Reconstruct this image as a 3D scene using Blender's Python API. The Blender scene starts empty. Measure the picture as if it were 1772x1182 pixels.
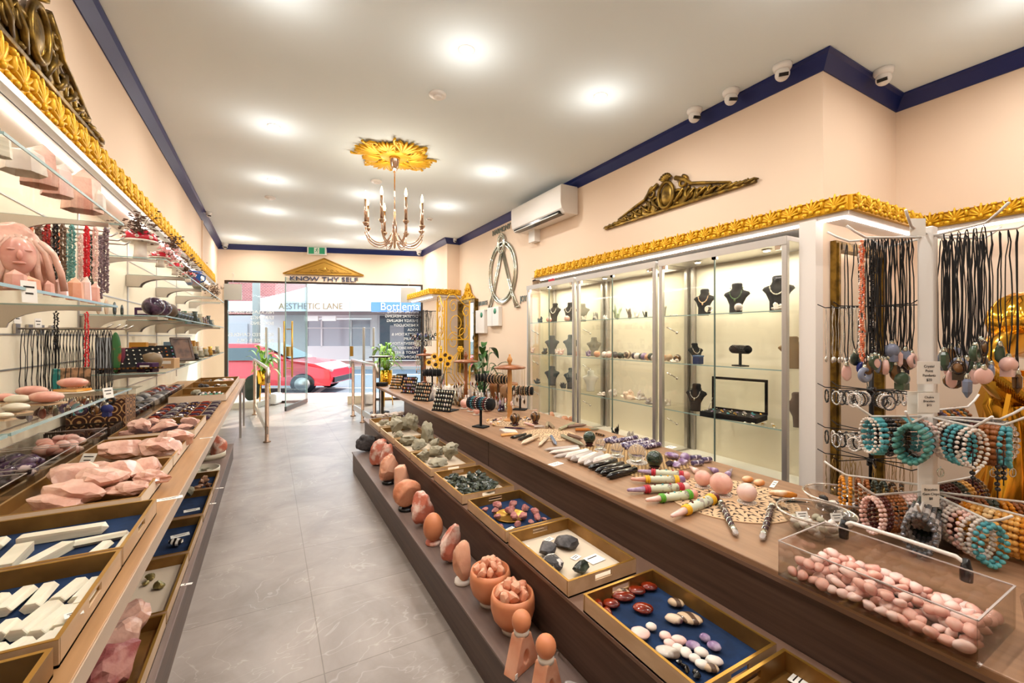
import bpy, bmesh, math, random
from mathutils import Vector, Matrix, Euler, noise
R = math.radians
PI = math.pi
sc = bpy.context.scene
COL = sc.collection
random.seed(7)

# ------------------------------------------------------------------ camera
F = 750.0; CX = 886.0; Y0 = 582.0
TH = math.atan(420 / 750.0); SN = math.sin(TH); CS = math.cos(TH); CH = 1.37
cam_d = bpy.data.cameras.new('camera'); cam = bpy.data.objects.new('camera', cam_d); COL.objects.link(cam)
cam.location = (0, 0, CH); cam.rotation_euler = (R(90), 0, -TH)
cam_d.sensor_width = 36; cam_d.lens = F / 1772 * 36; cam_d.shift_y = (Y0 - 591) / 1772
cam_d.clip_start = 0.02; cam_d.clip_end = 200
sc.camera = cam
sc.view_settings.view_transform = 'Standard'; sc.view_settings.look = 'None'
sc.view_settings.gamma = 1; sc.view_settings.exposure = 0.6
try: sc.view_settings.use_curve_mapping = False
except Exception: pass
sc.cycles.use_denoising = True
sc.cycles.max_bounces = 8; sc.cycles.transparent_max_bounces = 24
sc.cycles.caustics_reflective = False; sc.cycles.caustics_refractive = False
sc.cycles.sample_clamp_indirect = 6

# ------------------------------------------------------------------ sky and sun
w = bpy.data.worlds.new('sky'); sc.world = w; w.use_nodes = True
nt = w.node_tree; bg = nt.nodes['Background']
bg.inputs[0].default_value = (0.80, 0.90, 1.0, 1); bg.inputs[1].default_value = 2.6
sun_d = bpy.data.lights.new('sun', 'SUN'); sun_d.energy = 5.0; sun_d.angle = R(1.0); sun_d.color = (1, .93, .82)
sun = bpy.data.objects.new('sun', sun_d); COL.objects.link(sun)
sun.rotation_euler = Vector((-0.55, -0.62, -0.72)).to_track_quat('-Z', 'Y').to_euler()
CEIL = 3.2
LIGHTS = [(1.10, 2.56), (2.20, 2.55), (.035, 4.31), (.03, 5.79), (2.17, 4.32), (1.10, 5.83), (2.16, 5.78), (1.08, 7.34), (.03, 7.25),
          (2.17, 7.33), (1.09, 8.98), (-.43, 9.5), (1.62, 8.34), (2.46, 8.64), (1.1, 1.0), (2.2, 1.0), (.03, 2.56), (0.03, 1.0), (3.5, .6), (1.1, -.5), (2.5, -.5)]
LAMPS = []
for i, (x, y) in enumerate(LIGHTS):
    ld = bpy.data.lights.new('downlight_lamp', 'AREA'); ld.shape = 'DISK'; ld.size = .10
    ld.energy = 7.5; ld.color = (1, .955, .91); ld.spread = R(165)
    lo = bpy.data.objects.new('downlight_lamp', ld); COL.objects.link(lo)
    lo.location = (x, y, CEIL - .02); LAMPS.append(lo)
    ld = bpy.data.lights.new('added_fill_light', 'POINT'); ld.energy = 1.9; ld.color = (1, .955, .90); ld.shadow_soft_size = .05  # unseen point light added below each downlight to brighten walls and ceiling
    lo = bpy.data.objects.new('added_fill_light', ld); COL.objects.link(lo); lo.location = (x, y, CEIL - .24)

# ------------------------------------------------------------------ pixel helpers (photo pixel -> point on a real plane)
def ray(px, py):
    r = (px - CX) / F; v = -(py - Y0) / F
    return (r * CS + SN, CS - r * SN, v)
def on(px, py, z):
    a = ray(px, py); t = (z - CH) / a[2]; return Vector((a[0] * t, a[1] * t, z))
def onx(px, py, X):
    a = ray(px, py); t = X / a[0]; return Vector((X, a[1] * t, CH + a[2] * t))
def atd(px, py, d):
    a = ray(px, py); return Vector((a[0] * d, a[1] * d, CH + a[2] * d))
def dep(p): return p[0] * SN + p[1] * CS
def hpx(n, p): return n * dep(p) / F          # size in metres of n photo pixels at point p

# ------------------------------------------------------------------ materials
def lin(c):
    c = c / 255.0
    return c / 12.92 if c <= .04045 else ((c + .055) / 1.055) ** 2.4
def rgb(r, g, b): return (lin(r), lin(g), lin(b), 1)
MATS = {}
def mat(name, col, rough=.5, metal=0, spec=.5, trans=0, ior=1.45, col2=None, scale=8, detail=4, emit=None, es=0, sub=0, bump=0, bscale=40,
        stretch=None, lo=.4, hi=.6, coat=0, alpha=1, kind='noise'):
    if name in MATS: return MATS[name]
    m = bpy.data.materials.new(name); m.use_nodes = True
    n = m.node_tree.nodes; l = m.node_tree.links; b = n['Principled BSDF']
    b.inputs['Base Color'].default_value = rgb(*col); b.inputs['Roughness'].default_value = rough
    b.inputs['Metallic'].default_value = metal; b.inputs['IOR'].default_value = ior
    b.inputs['Specular IOR Level'].default_value = spec; b.inputs['Transmission Weight'].default_value = trans
    b.inputs['Coat Weight'].default_value = coat; b.inputs['Alpha'].default_value = alpha
    if sub:
        b.inputs['Subsurface Weight'].default_value = sub; b.inputs['Subsurface Radius'].default_value = (1, .5, .35)
        b.inputs['Subsurface Scale'].default_value = .02
    if emit: b.inputs['Emission Color'].default_value = rgb(*emit); b.inputs['Emission Strength'].default_value = es
    tc = n.new('ShaderNodeTexCoord'); mp = n.new('ShaderNodeMapping')
    l.new(tc.outputs['Object'], mp.inputs[0])
    if stretch: mp.inputs['Scale'].default_value = stretch
    if col2:
        if kind == 'noise':
            t = n.new('ShaderNodeTexNoise'); t.inputs['Scale'].default_value = scale; t.inputs['Detail'].default_value = detail; fac = t.outputs['Fac']
        elif kind == 'wave':
            t = n.new('ShaderNodeTexWave'); t.inputs['Scale'].default_value = scale; t.inputs['Distortion'].default_value = 4; fac = t.outputs['Fac']
        else:
            t = n.new('ShaderNodeTexVoronoi'); t.inputs['Scale'].default_value = scale; fac = t.outputs['Distance']
        l.new(mp.outputs[0], t.inputs[0])
        r = n.new('ShaderNodeValToRGB'); r.color_ramp.elements[0].position = lo; r.color_ramp.elements[1].position = hi
        r.color_ramp.elements[0].color = rgb(*col); r.color_ramp.elements[1].color = rgb(*col2)
        l.new(fac, r.inputs[0]); l.new(r.outputs[0], b.inputs['Base Color'])
    if bump:
        t = n.new('ShaderNodeTexNoise'); t.inputs['Scale'].default_value = bscale; l.new(mp.outputs[0], t.inputs[0])
        bp = n.new('ShaderNodeBump'); bp.inputs['Strength'].default_value = bump; bp.inputs['Distance'].default_value = .01
        l.new(t.outputs['Fac'], bp.inputs['Height']); l.new(bp.outputs[0], b.inputs['Normal'])
    MATS[name] = m; return m
def pane(name, col, refl, fr):
    """thin clear sheet: mostly lets light through, mirrors a little, more at grazing angles"""
    if name in MATS: return MATS[name]
    m = bpy.data.materials.new(name); m.use_nodes = True; n = m.node_tree.nodes; l = m.node_tree.links
    for x in list(n): n.remove(x)
    o = n.new('ShaderNodeOutputMaterial'); mx = n.new('ShaderNodeMixShader'); t = n.new('ShaderNodeBsdfTransparent'); g = n.new('ShaderNodeBsdfGlossy')
    t.inputs[0].default_value = rgb(*col); g.inputs['Roughness'].default_value = .02
    lw = n.new('ShaderNodeLayerWeight'); lw.inputs[0].default_value = .35
    ma = n.new('ShaderNodeMath'); ma.operation = 'MULTIPLY_ADD'; ma.inputs[1].default_value = fr; ma.inputs[2].default_value = refl
    l.new(lw.outputs['Fresnel'], ma.inputs[0]); l.new(ma.outputs[0], mx.inputs[0]); l.new(t.outputs[0], mx.inputs[1]); l.new(g.outputs[0], mx.inputs[2])
    l.new(mx.outputs[0], o.inputs[0]); MATS[name] = m; return m

PEACH = mat('peach_paint', (238, 214, 190), .85, bump=.03)
CREAM = mat('cream_panel', (242, 232, 208), .7)
WHITE = mat('white_laminate', (236, 228, 220), .5)
WHITEP = mat('white_plastic', (235, 230, 224), .35)
CEILM = mat('ceiling_paint', (232, 242, 244), .9)
NAVY = mat('navy_gloss_paint', (18, 32, 92), .4)
GOLD = mat('yellow_gold_paint', (232, 178, 40), .38, .35, bump=.12, bscale=60)
AGOLD = mat('antique_gold', (150, 118, 48), .35, .75, col2=(92, 70, 28), scale=14, bump=.2)
PGOLD = mat('polished_gold', (236, 178, 60), .12, 1)
BGOLD = mat('brushed_gold', (196, 152, 70), .3, .9)
CHROME = mat('chrome', (215, 210, 205), .1, 1)
STEEL = mat('brushed_steel', (185, 178, 170), .28, 1)
ALU = mat('satin_aluminium', (190, 186, 182), .35, .8)
BLACK = mat('black_velvet', (14, 13, 14), .9)
BLACKG = mat('black_gloss', (16, 15, 17), .2)
WIRE = mat('black_wire', (30, 28, 28), .4, .6)
WALNUT = mat('dark_walnut', (92, 70, 58), .45, col2=(70, 52, 43), scale=3, stretch=(6, .8, 20), detail=6, lo=.3, hi=.7)
OAKTOP = mat('walnut_worktop', (160, 122, 92), .4, col2=(132, 98, 72), scale=3.5, stretch=(9, .7, 9), detail=6, lo=.3, hi=.7)
OAKL = mat('oak_worktop', (178, 134, 88), .4, col2=(150, 108, 66), scale=3.5, stretch=(9, .7, 9), detail=6, lo=.3, hi=.7)
PLINTH = mat('grey_wood_plinth', (126, 106, 96), .45, col2=(104, 86, 78), scale=3, stretch=(8, .8, 20), lo=.3, hi=.7)
TRAYW = mat('champagne_wood', (214, 184, 150), .4, .15, col2=(196, 164, 128), scale=4, stretch=(3, 1, 3))
TRAYI = mat('brass_tray', (160, 118, 62), .35, .5, col2=(128, 92, 44), scale=5)
FELT = mat('blue_felt', (15, 44, 82), .95, col2=(10, 34, 66), scale=20)
PAPER = mat('paper', (240, 236, 228), .8)
BEIGE = mat('beige_paper', (214, 196, 172), .8)
GLASS = pane('clear_glass', (254, 254, 252), .012, .10)
GLASSD = pane('shop_window_glass', (240, 247, 247), .015, .12)
ACRY = pane('clear_acrylic', (246, 245, 243), .035, .3)
GEDGE = mat('glass_edge', (150, 176, 172), .2)
CRYS = mat('clear_crystal', (245, 240, 236), .05, trans=.9, ior=1.45)
CRYSS = mat('cloudy_crystal', (240, 228, 222), .12, trans=.5, ior=1.4)
ROSE = mat('rose_quartz', (232, 182, 166), .2, col2=(216, 154, 140), scale=12, sub=.25)
ROSER = mat('rough_rose_quartz', (232, 190, 170), .38, col2=(206, 156, 138), scale=9, sub=.15, bump=.5, bscale=30, coat=.3)
ROSEP = mat('pale_rose_quartz', (240, 208, 198), .25, col2=(228, 184, 172), scale=9, sub=.2)
SELEN = mat('selenite', (226, 218, 198), .4, col2=(204, 196, 174), scale=6, stretch=(1, 1, 12), sub=.2)
SALT = mat('salt_orange', (226, 158, 122), .5, col2=(206, 130, 92), scale=9, sub=.3, bump=.5, bscale=25)
SALTS = mat('smooth_salt', (218, 144, 102), .42, col2=(202, 122, 78), scale=4, sub=.3)
SALTP = mat('pale_salt', (232, 176, 146), .5, col2=(218, 146, 112), scale=8, sub=.3, bump=.3, bscale=25)
SALTR = mat('red_white_salt', (200, 112, 88), .5, col2=(236, 206, 190), scale=16, bump=.6, bscale=30, lo=.45, hi=.62)
DARKR = mat('dark_grey_rock', (96, 92, 92), .6, col2=(52, 48, 50), scale=14, bump=.7, bscale=25)
GREYR = mat('grey_green_rock', (168, 160, 136), .6, col2=(132, 126, 106), scale=8, bump=.8, bscale=22)
GREENR = mat('dark_green_rock', (44, 52, 44), .25, col2=(92, 100, 84), scale=20, bump=.4, lo=.5, hi=.7)
REDR = mat('ruby_red_rock', (158, 84, 82), .5, col2=(186, 128, 118), scale=20, bump=.6)
JASP = mat('red_jasper', (140, 44, 16), .12, col2=(88, 20, 10), scale=10, coat=.5)
AGATE = mat('banded_agate', (88, 66, 52), .15, col2=(200, 172, 140), scale=9, kind='wave', coat=.4)
PURP = mat('amethyst', (128, 96, 140), .15, col2=(190, 172, 196), scale=18, coat=.4)
DPURP = mat('dark_amethyst', (46, 30, 52), .12, col2=(110, 84, 110), scale=18, coat=.5, lo=.5, hi=.75)
JADE = mat('dark_green_jade', (14, 34, 24), .08, col2=(34, 60, 40), scale=6, coat=.6)
TIGER = mat('tiger_eye', (110, 74, 34), .1, col2=(52, 30, 14), scale=12, kind='wave', coat=.5)
OBSID = mat('obsidian', (16, 14, 16), .12, coat=.5)
ORANGE = mat('orange_calcite', (226, 150, 56), .3, col2=(240, 196, 130), scale=9)
TURQ = mat('turquoise_bead', (96, 178, 184), .25, col2=(78, 150, 160), scale=20)
WOODB = mat('turned_light_wood', (206, 150, 88), .4, col2=(186, 126, 66), scale=8, stretch=(1, 1, .2))
WOODR = mat('turned_red_wood', (150, 88, 44), .35, col2=(120, 64, 30), scale=8, stretch=(1, 1, .2))
LEAF = mat('green_leaf', (86, 140, 42), .45, col2=(150, 190, 60), scale=6)
DLEAF = mat('dark_green_leaf', (34, 72, 30), .35, col2=(58, 104, 40), scale=6)
MAPM = mat('whitened_stone', (236, 226, 214), .4, col2=(214, 200, 190), scale=9, sub=.1)
LEDM = mat('led_strip', (255, 255, 255), .5, emit=(255, 246, 240), es=9)
LAMPM = mat('lamp_lens', (255, 255, 255), .5, emit=(255, 236, 205), es=14)
FLAME = mat('candle_bulb', (255, 240, 210), .3, emit=(255, 214, 150), es=10)

# ------------------------------------------------------------------ mesh builder
class MB:
    def __init__(s): s.v = []; s.f = []; s.m = []; s.sm = []; s.mats = []
    def mi(s, m):
        if m not in s.mats: s.mats.append(m)
        return s.mats.index(m)
    def add(s, vs, fs, m=None, smooth=False, M=None):
        o = len(s.v)
        if M is not None: vs = [M @ Vector(v) for v in vs]
        s.v.extend([tuple(v) for v in vs])
        k = s.mi(m) if m else 0
        for f in fs: s.f.append(tuple(i + o for i in f)); s.m.append(k); s.sm.append(smooth)
        return s
    def box(s, c, d, m=None, rz=0, M=None, smooth=False):
        x, y, z = d[0] / 2, d[1] / 2, d[2] / 2
        vs = [(a * x, b * y, e * z) for a in (-1, 1) for b in (-1, 1) for e in (-1, 1)]
        T = Matrix.Translation(c) @ Matrix.Rotation(rz, 4, 'Z')
        if M is not None: T = M @ T
        return s.add(vs, [(0, 1, 3, 2), (4, 6, 7, 5), (0, 4, 5, 1), (2, 3, 7, 6), (0, 2, 6, 4), (1, 5, 7, 3)], m, smooth, T)
    def bx(s, x0, x1, y0, y1, z0, z1, m=None): return s.box(((x0 + x1) / 2, (y0 + y1) / 2, (z0 + z1) / 2), (x1 - x0, y1 - y0, z1 - z0), m)
    def lathe(s, prof, m=None, n=16, c=(0, 0, 0), M=None, smooth=True, cap=True):
        vs = []; fs = []
        for (r, z) in prof:
            for i in range(n): a = 2 * PI * i / n; vs.append((c[0] + r * math.cos(a), c[1] + r * math.sin(a), c[2] + z))
        for j in range(len(prof) - 1):
            for i in range(n): fs.append((j * n + i, j * n + (i + 1) % n, (j + 1) * n + (i + 1) % n, (j + 1) * n + i))
        if cap:
            fs.append(tuple(range(n - 1, -1, -1))); fs.append(tuple((len(prof) - 1) * n + i for i in range(n)))
        return s.add(vs, fs, m, smooth, M)
    def cyl(s, a, b, r, m=None, n=10, r2=None, smooth=True):
        a = Vector(a); b = Vector(b); d = b - a; L = d.length
        if L < 1e-6: return s
        M = Matrix.Translation(a) @ d.to_track_quat('Z', 'Y').to_matrix().to_4x4()
        return s.lathe([(r, 0), (r if r2 is None else r2, L)], m, n, M=M, smooth=smooth)
    def tube(s, pts, r, m=None, n=6, closed=False, smooth=True):
        pts = [Vector(p) for p in pts]; N = len(pts); vs = []; fs = []; up = None
        for i, p in enumerate(pts):
            if closed: t = pts[(i + 1) % N] - pts[i - 1]
            else: t = pts[min(i + 1, N - 1)] - pts[max(i - 1, 0)]
            if t.length < 1e-9: t = Vector((0, 0, 1))
            t.normalize()
            if up is None: up = Vector((0, 0, 1)) if abs(t.z) < .9 else Vector((1, 0, 0))
            u = t.cross(up)
            if u.length < 1e-4: u = t.cross(Vector((1, .3, 0)))
            u.normalize(); v = u.cross(t).normalized(); up = v
            rr = r[i] if isinstance(r, (list, tuple)) else r
            for k in range(n): a = 2 * PI * k / n; vs.append(p + (u * math.cos(a) + v * math.sin(a)) * rr)
        for i in range(N if closed else N - 1):
            j = (i + 1) % N
            for k in range(n): fs.append((i * n + k, i * n + (k + 1) % n, j * n + (k + 1) % n, j * n + k))
        if not closed: fs.append(tuple(range(n - 1, -1, -1))); fs.append(tuple((N - 1) * n + k for k in range(n)))
        return s.add(vs, fs, m, smooth)
    def ball(s, c, r, m=None, n=2, M=None, sc3=(1, 1, 1)):
        vs, fs = ICO[n]
        T = Matrix.Translation(c) @ Matrix.Diagonal((r * sc3[0], r * sc3[1], r * sc3[2], 1))
        if M is not None: T = M @ T
        return s.add(vs, fs, m, True, T)
    def rock(s, c, size, m=None, seed=0, cuts=9, rough=.12, n=2, smooth=False, M=None, rot=None, freq=1.6):
        rn = random.Random(seed); vs, fs = ICO[n]; out = []
        pl = []
        for _ in range(cuts):
            a = Vector((rn.gauss(0, 1), rn.gauss(0, 1), rn.gauss(0, 1))).normalized(); pl.append((a, rn.uniform(.55, .85)))
        off = Vector((rn.uniform(-50, 50), rn.uniform(-50, 50), rn.uniform(-50, 50)))
        for v in vs:
            p = Vector(v); p = p * (1 + rough * 2 * (noise.noise(p * freq + off)) + rough * .7 * noise.noise(p * freq * 3 + off))
            for a, h in pl:
                d = p.dot(a) - h
                if d > 0: p = p - a * d
            out.append(p)
        T = Matrix.Translation(c) @ ((rot or Euler((0, 0, rn.uniform(0, 6.28)))).to_matrix().to_4x4()) @ Matrix.Diagonal((size[0] / 2, size[1] / 2, size[2] / 2, 1))
        if M is not None: T = M @ T
        return s.add(out, fs, m, smooth, T)
    def poly(s, pts, h, m=None, M=None, smooth=False):
        """outline in xy extruded by h in z"""
        n = len(pts); vs = [(p[0], p[1], 0) for p in pts] + [(p[0], p[1], h) for p in pts]
        fs = [tuple(range(n - 1, -1, -1)), tuple(range(n, 2 * n))] + [(i, (i + 1) % n, n + (i + 1) % n, n + i) for i in range(n)]
        return s.add(vs, fs, m, smooth, M)
    def build(s, name, m=None, parent=None, loc=None, rz=0, bevel=0):
        me = bpy.data.meshes.new(name); me.from_pydata(s.v, [], s.f)
        if s.mats:
            for q in s.mats: me.materials.append(q)
            me.polygons.foreach_set('material_index', s.m)
        elif m: me.materials.append(m)
        me.polygons.foreach_set('use_smooth', s.sm); me.update()
        o = bpy.data.objects.new(name, me); COL.objects.link(o)
        if parent: o.parent = parent
        if loc is not None: o.location = loc
        if rz: o.rotation_euler = (0, 0, rz)
        if bevel:
            b = o.modifiers.new('bevel', 'BEVEL'); b.width = bevel; b.segments = 2; b.limit_method = 'ANGLE'
        return o
ICO = {}
for k in (1, 2, 3, 4):
    bm = bmesh.new(); bmesh.ops.create_icosphere(bm, subdivisions=k, radius=1)
    ICO[k] = ([tuple(v.co) for v in bm.verts], [tuple(v.index for v in f.verts) for f in bm.faces]); bm.free()

def tag(o, label=None, cat=None, group=None, kind=None):
    if label: o['label'] = label
    if cat: o['category'] = cat
    if group: o['group'] = group
    if kind: o['kind'] = kind
    return o
def S(name, mb, m=None, parent=None, bevel=0):
    o = mb.build(name, m, parent, bevel=bevel)
    if not parent: o['kind'] = 'structure'
    return o
def E(name, loc, label, cat, group=None, rz=0):
    o = bpy.data.objects.new(name, None); o.empty_display_size = .05; COL.objects.link(o); o.location = loc; o.rotation_euler = (0, 0, rz)
    return tag(o, label, cat, group)
def dup(o, loc=None, rz=None, label=None, group=None, scale=None, parent=None):
    c = o.copy(); COL.objects.link(c)
    if parent is not None: c.parent = parent
    if loc is not None: c.location = loc
    if rz is not None: c.rotation_euler = (c.rotation_euler[0], c.rotation_euler[1], rz)
    if scale is not None: c.scale = (scale,) * 3 if not hasattr(scale, '__len__') else scale
    if label: c['label'] = label
    if group: c['group'] = group
    for ch in KIDS.get(o.name, []): pass
    for ch in [x for x in o.children]: dup(ch, parent=c)
    return c
KIDS = {}
def text(s, name, m, loc, size, rot, ext=.004, parent=None, align='CENTER', sx=1, mesh=True):
    cu = bpy.data.curves.new(name, 'FONT'); cu.body = s; cu.size = size; cu.extrude = ext; cu.align_x = align; cu.align_y = 'CENTER'
    cu.materials.append(m); t0 = bpy.data.objects.new(name, cu); COL.objects.link(t0); dg = bpy.context.evaluated_depsgraph_get(); me = bpy.data.meshes.new_from_object(t0.evaluated_get(dg)); bpy.data.objects.remove(t0)
    if not me.materials: me.materials.append(m)
    o = bpy.data.objects.new(name, me); COL.objects.link(o); o.location = loc; o.rotation_euler = rot
    if sx != 1: o.scale = (sx, 1, 1)
    if parent: o.parent = parent
    return o
ORD = ['first', 'second', 'third', 'fourth', 'fifth', 'sixth', 'seventh', 'eighth', 'ninth', 'tenth', 'eleventh', 'twelfth', 'thirteenth', 'fourteenth',
       'fifteenth', 'sixteenth', 'seventeenth', 'eighteenth', 'nineteenth', 'twentieth']
# ================================================================== SETTING
WL = -.885; WLB = -1.16; WR = 3.15; RX = 4.23; PY_ = 1.475; SOFL = 2.31; SOFR = 2.12; YB = -2.2
SA = Vector((-1.2, 10.445, 0)); SB = Vector((2.92, 9.137, 0)); SU = (SB - SA).normalized(); SNV = Vector((-SU.y, SU.x, 0))
def sf(u, n=0, z=0):   # u metres along the shopfront from the left wall line, n outwards
    p = Vector((-.9, 10.35, 0)) + SU * u + SNV * n; return Vector((p.x, p.y, z))
# floor: 0.6 m stone tiles
fm = bpy.data.materials.new('stone_tile_floor'); fm.use_nodes = True; n = fm.node_tree.nodes; l = fm.node_tree.links; b = n['Principled BSDF']
tc = n.new('ShaderNodeTexCoord'); mp = n.new('ShaderNodeMapping'); mp.inputs['Location'].default_value = (-.195, -.107, 0); l.new(tc.outputs['Object'], mp.inputs[0])
br = n.new('ShaderNodeTexBrick'); br.offset = 0; br.inputs['Scale'].default_value = 1; br.inputs['Brick Width'].default_value = .594; br.inputs['Row Height'].default_value = .6
br.inputs['Mortar Size'].default_value = .0025; br.inputs['Mortar Smooth'].default_value = .2
br.inputs['Color1'].default_value = (1, 1, 1, 1); br.inputs['Color2'].default_value = (.93, .93, .93, 1); br.inputs['Mortar'].default_value = (.62, .6, .58, 1)
l.new(mp.outputs[0], br.inputs[0])
no = n.new('ShaderNodeTexNoise'); no.inputs['Scale'].default_value = 2.2; no.inputs['Detail'].default_value = 10; no.inputs['Roughness'].default_value = .62; no.inputs['Distortion'].default_value = .6
l.new(tc.outputs['Object'], no.inputs[0])
cr = n.new('ShaderNodeValToRGB'); cr.color_ramp.elements[0].position = .32; cr.color_ramp.elements[1].position = .72
cr.color_ramp.elements[0].color = rgb(128, 115, 106); cr.color_ramp.elements[1].color = rgb(164, 152, 143); l.new(no.outputs['Fac'], cr.inputs[0])
# thin pale veins
mp2 = n.new('ShaderNodeMapping'); mp2.inputs['Rotation'].default_value = (0, 0, .5); mp2.inputs['Scale'].default_value = (1, 2.2, 1); l.new(tc.outputs['Object'], mp2.inputs[0])
ve = n.new('ShaderNodeTexNoise'); ve.inputs['Scale'].default_value = 1.3; ve.inputs['Detail'].default_value = 3; ve.inputs['Distortion'].default_value = 1.8; l.new(mp2.outputs[0], ve.inputs[0])
vr = n.new('ShaderNodeValToRGB'); e = vr.color_ramp.elements; e[0].position = .494; e[0].color = (0, 0, 0, 1); e[1].position = .5; e[1].color = (1, 1, 1, 1); x = e.new(.506); x.color = (0, 0, 0, 1)
l.new(ve.outputs['Fac'], vr.inputs[0])
mk = n.new('ShaderNodeMath'); mk.operation = 'MULTIPLY'; mk.inputs[1].default_value = .35; l.new(vr.outputs[0], mk.inputs[0])
mv = n.new('ShaderNodeMixRGB'); l.new(mk.outputs[0], mv.inputs[0]); l.new(cr.outputs[0], mv.inputs[1]); mv.inputs[2].default_value = rgb(196, 186, 178)
mm = n.new('ShaderNodeMixRGB'); mm.blend_type = 'MULTIPLY'; mm.inputs[0].default_value = 1; l.new(mv.outputs[0], mm.inputs[1]); l.new(br.outputs['Color'], mm.inputs[2])
l.new(mm.outputs[0], b.inputs['Base Color']); b.inputs['Roughness'].default_value = .34
f = MB(); f.poly([(-1.2, YB), (RX, YB), (RX, PY_), (WR + .4, PY_), (WR + .4, 9.0), (SB.x, SB.y), (SA.x, SA.y)], -.05); S('floor', f, fm)
c = MB(); c.poly([(-1.2, YB), (RX, YB), (RX, 2.5), (WR + .2, 2.5), (WR + .2, 9.05), (SB.x + .1, SB.y), (SA.x, SA.y)], .12, M=Matrix.Translation((0, 0, CEIL))); S('ceiling', c, CEILM)
a = MB()
a.bx(WL - .3, WL, YB, 10.3, SOFL, CEIL); S('wall_left', a, PEACH)
a = MB(); a.bx(WLB - .1, WLB, YB, 10.4, 0, SOFL); S('wall_shelving', a, CREAM)
a = MB(); a.bx(WLB, WL - .005, YB, 9.6, SOFL - .012, SOFL); S('trim_1', a, WHITE)
a = MB(); a.bx(WR, WR + .1, PY_ + .1, 7.66, SOFR, CEIL); a.bx(WR, WR + .1, 5.05, 7.66, 0, SOFR); S('wall_right', a, PEACH)
a = MB(); a.bx(2.9, WR + .1, 7.6601, 9.13, 0, CEIL); S('wall_pier', a, PEACH)
a = MB(); a.bx(WR + .0, RX, PY_, PY_ + .1, 0, CEIL); S('wall_return', a, PEACH)
a = MB(); a.bx(RX, RX + .1, YB, PY_ + .1, 0, CEIL); S('wall_recess', a, PEACH)
a = MB(); a.bx(WLB - .1, RX + .1, YB - .1, YB, 0, CEIL); S('wall_back', a, PEACH)
# cabinet alcove under the bulkhead
a = MB(); a.bx(3.52, 3.6, PY_ + .1, 5.05, 0, SOFR); a.bx(WR + .1, 3.52, 5.0, 5.05, 0, SOFR); S('wall_alcove', a, CREAM)
a = MB(); a.bx(WR - .0, 3.6, PY_ + .1, 5.05, SOFR + .001, SOFR + .02); a.bx(3.09, WR, PY_, 5.0, SOFR + .036, SOFR + .04); S('trim_2', a, WHITE)
a = MB(); a.bx(3.06, WR, PY_, PY_ + .1, 0, SOFR); a.bx(WR, 3.5, PY_ + .1, PY_ + .12, 0, SOFR); S('trim_3', a, WHITE)
# shopfront: bulkhead, frame
SM = Matrix.Translation(sf(0)) @ Matrix.Rotation(math.atan2(SU.y, SU.x), 4, 'Z')
def sfb(mb, u0, u1, n0, n1, z0, z1, m=None):
    return mb.box(((u0 + u1) / 2, (n0 + n1) / 2, (z0 + z1) / 2), (u1 - u0, n1 - n0, z1 - z0), m, M=SM)
a = MB(); sfb(a, -.35, 4.05, 0, .2, 2.49, CEIL); S('wall_front', a, PEACH)
FR = mat('dark_bronze_frame', (70, 58, 50), .4, .6)
a = MB(); sfb(a, .12, 4.02, .02, .08, 2.455, 2.49); sfb(a, 3.95, 4.0, .02, .08, 0, 2.46); sfb(a, .12, .17, .02, .08, 0, 2.46); sfb(a, 2.49, 4.0, .02, .08, 0, .05); sfb(a, .15, 1.55, .02, .08, 0, .05)
S('window_frame', a, FR)
a = MB(); sfb(a, -.35, .12, 0, .2, 0, 2.49); S('wall_front_pier', a, PEACH)
def glazed(name, u0, u1):
    a = MB(); sfb(a, u0, u1, .045, .055, .05, 2.455); o = S(name, a, GLASSD)
    e = MB(); sfb(e, u0, u0 + .008, .043, .057, .05, 2.455); sfb(e, u1 - .008, u1, .043, .057, .05, 2.455); S('window_edge', e, GEDGE, o); return o
w1 = glazed('window_1', .17, 1.62); w2 = glazed('window_2', 2.475, 3.95)
a = MB(); sfb(a, 2.49, 2.55, .02, .075, .95, 1.16); S('lock_plate', a, BGOLD, w2)
# mirror-written lettering, painted to be read from the street
LW = mat('white_vinyl', (240, 240, 240), .6)
az = math.atan2(SU.y, SU.x)
for i, s_ in enumerate(['HERBAL HEALING', 'CRYSTAL HEALING', 'ENERGY HEALING', 'KINESIOLOGY', 'YOGA', 'MEDITATION &', 'GROUPS', 'PRESENTATIONS &', 'WORKSHOPS', 'TAROT & ASTROLOGY', 'READINGS AVAILABLE']):
    p = sf(3.34 if i < 10 else 3.42, .04, 2.02 - i * .098)
    t = text(s_, 'window_lettering', LW, (0, 0, 0), .082, (0, 0, 0), .001, align='LEFT'); t.parent = w2
    t.location = sf(3.9, .04, 1.90 - i * .098); t.rotation_euler = (R(90), 0, az + PI)
    t.matrix_world
for i, s_ in enumerate(['NECKLACES BRACELETS', 'EARRINGS', 'BOOKING', '', 'SCENTED CANDLES', 'INCENSE & OILS', 'CARDS', 'GIFTS']):
    if not s_: continue
    t = text(s_, 'window_lettering', LW, sf(1.02, .04, 1.86 - i * .115), .095, (R(90), 0, az + PI), .001, parent=w1, align='LEFT')
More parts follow.
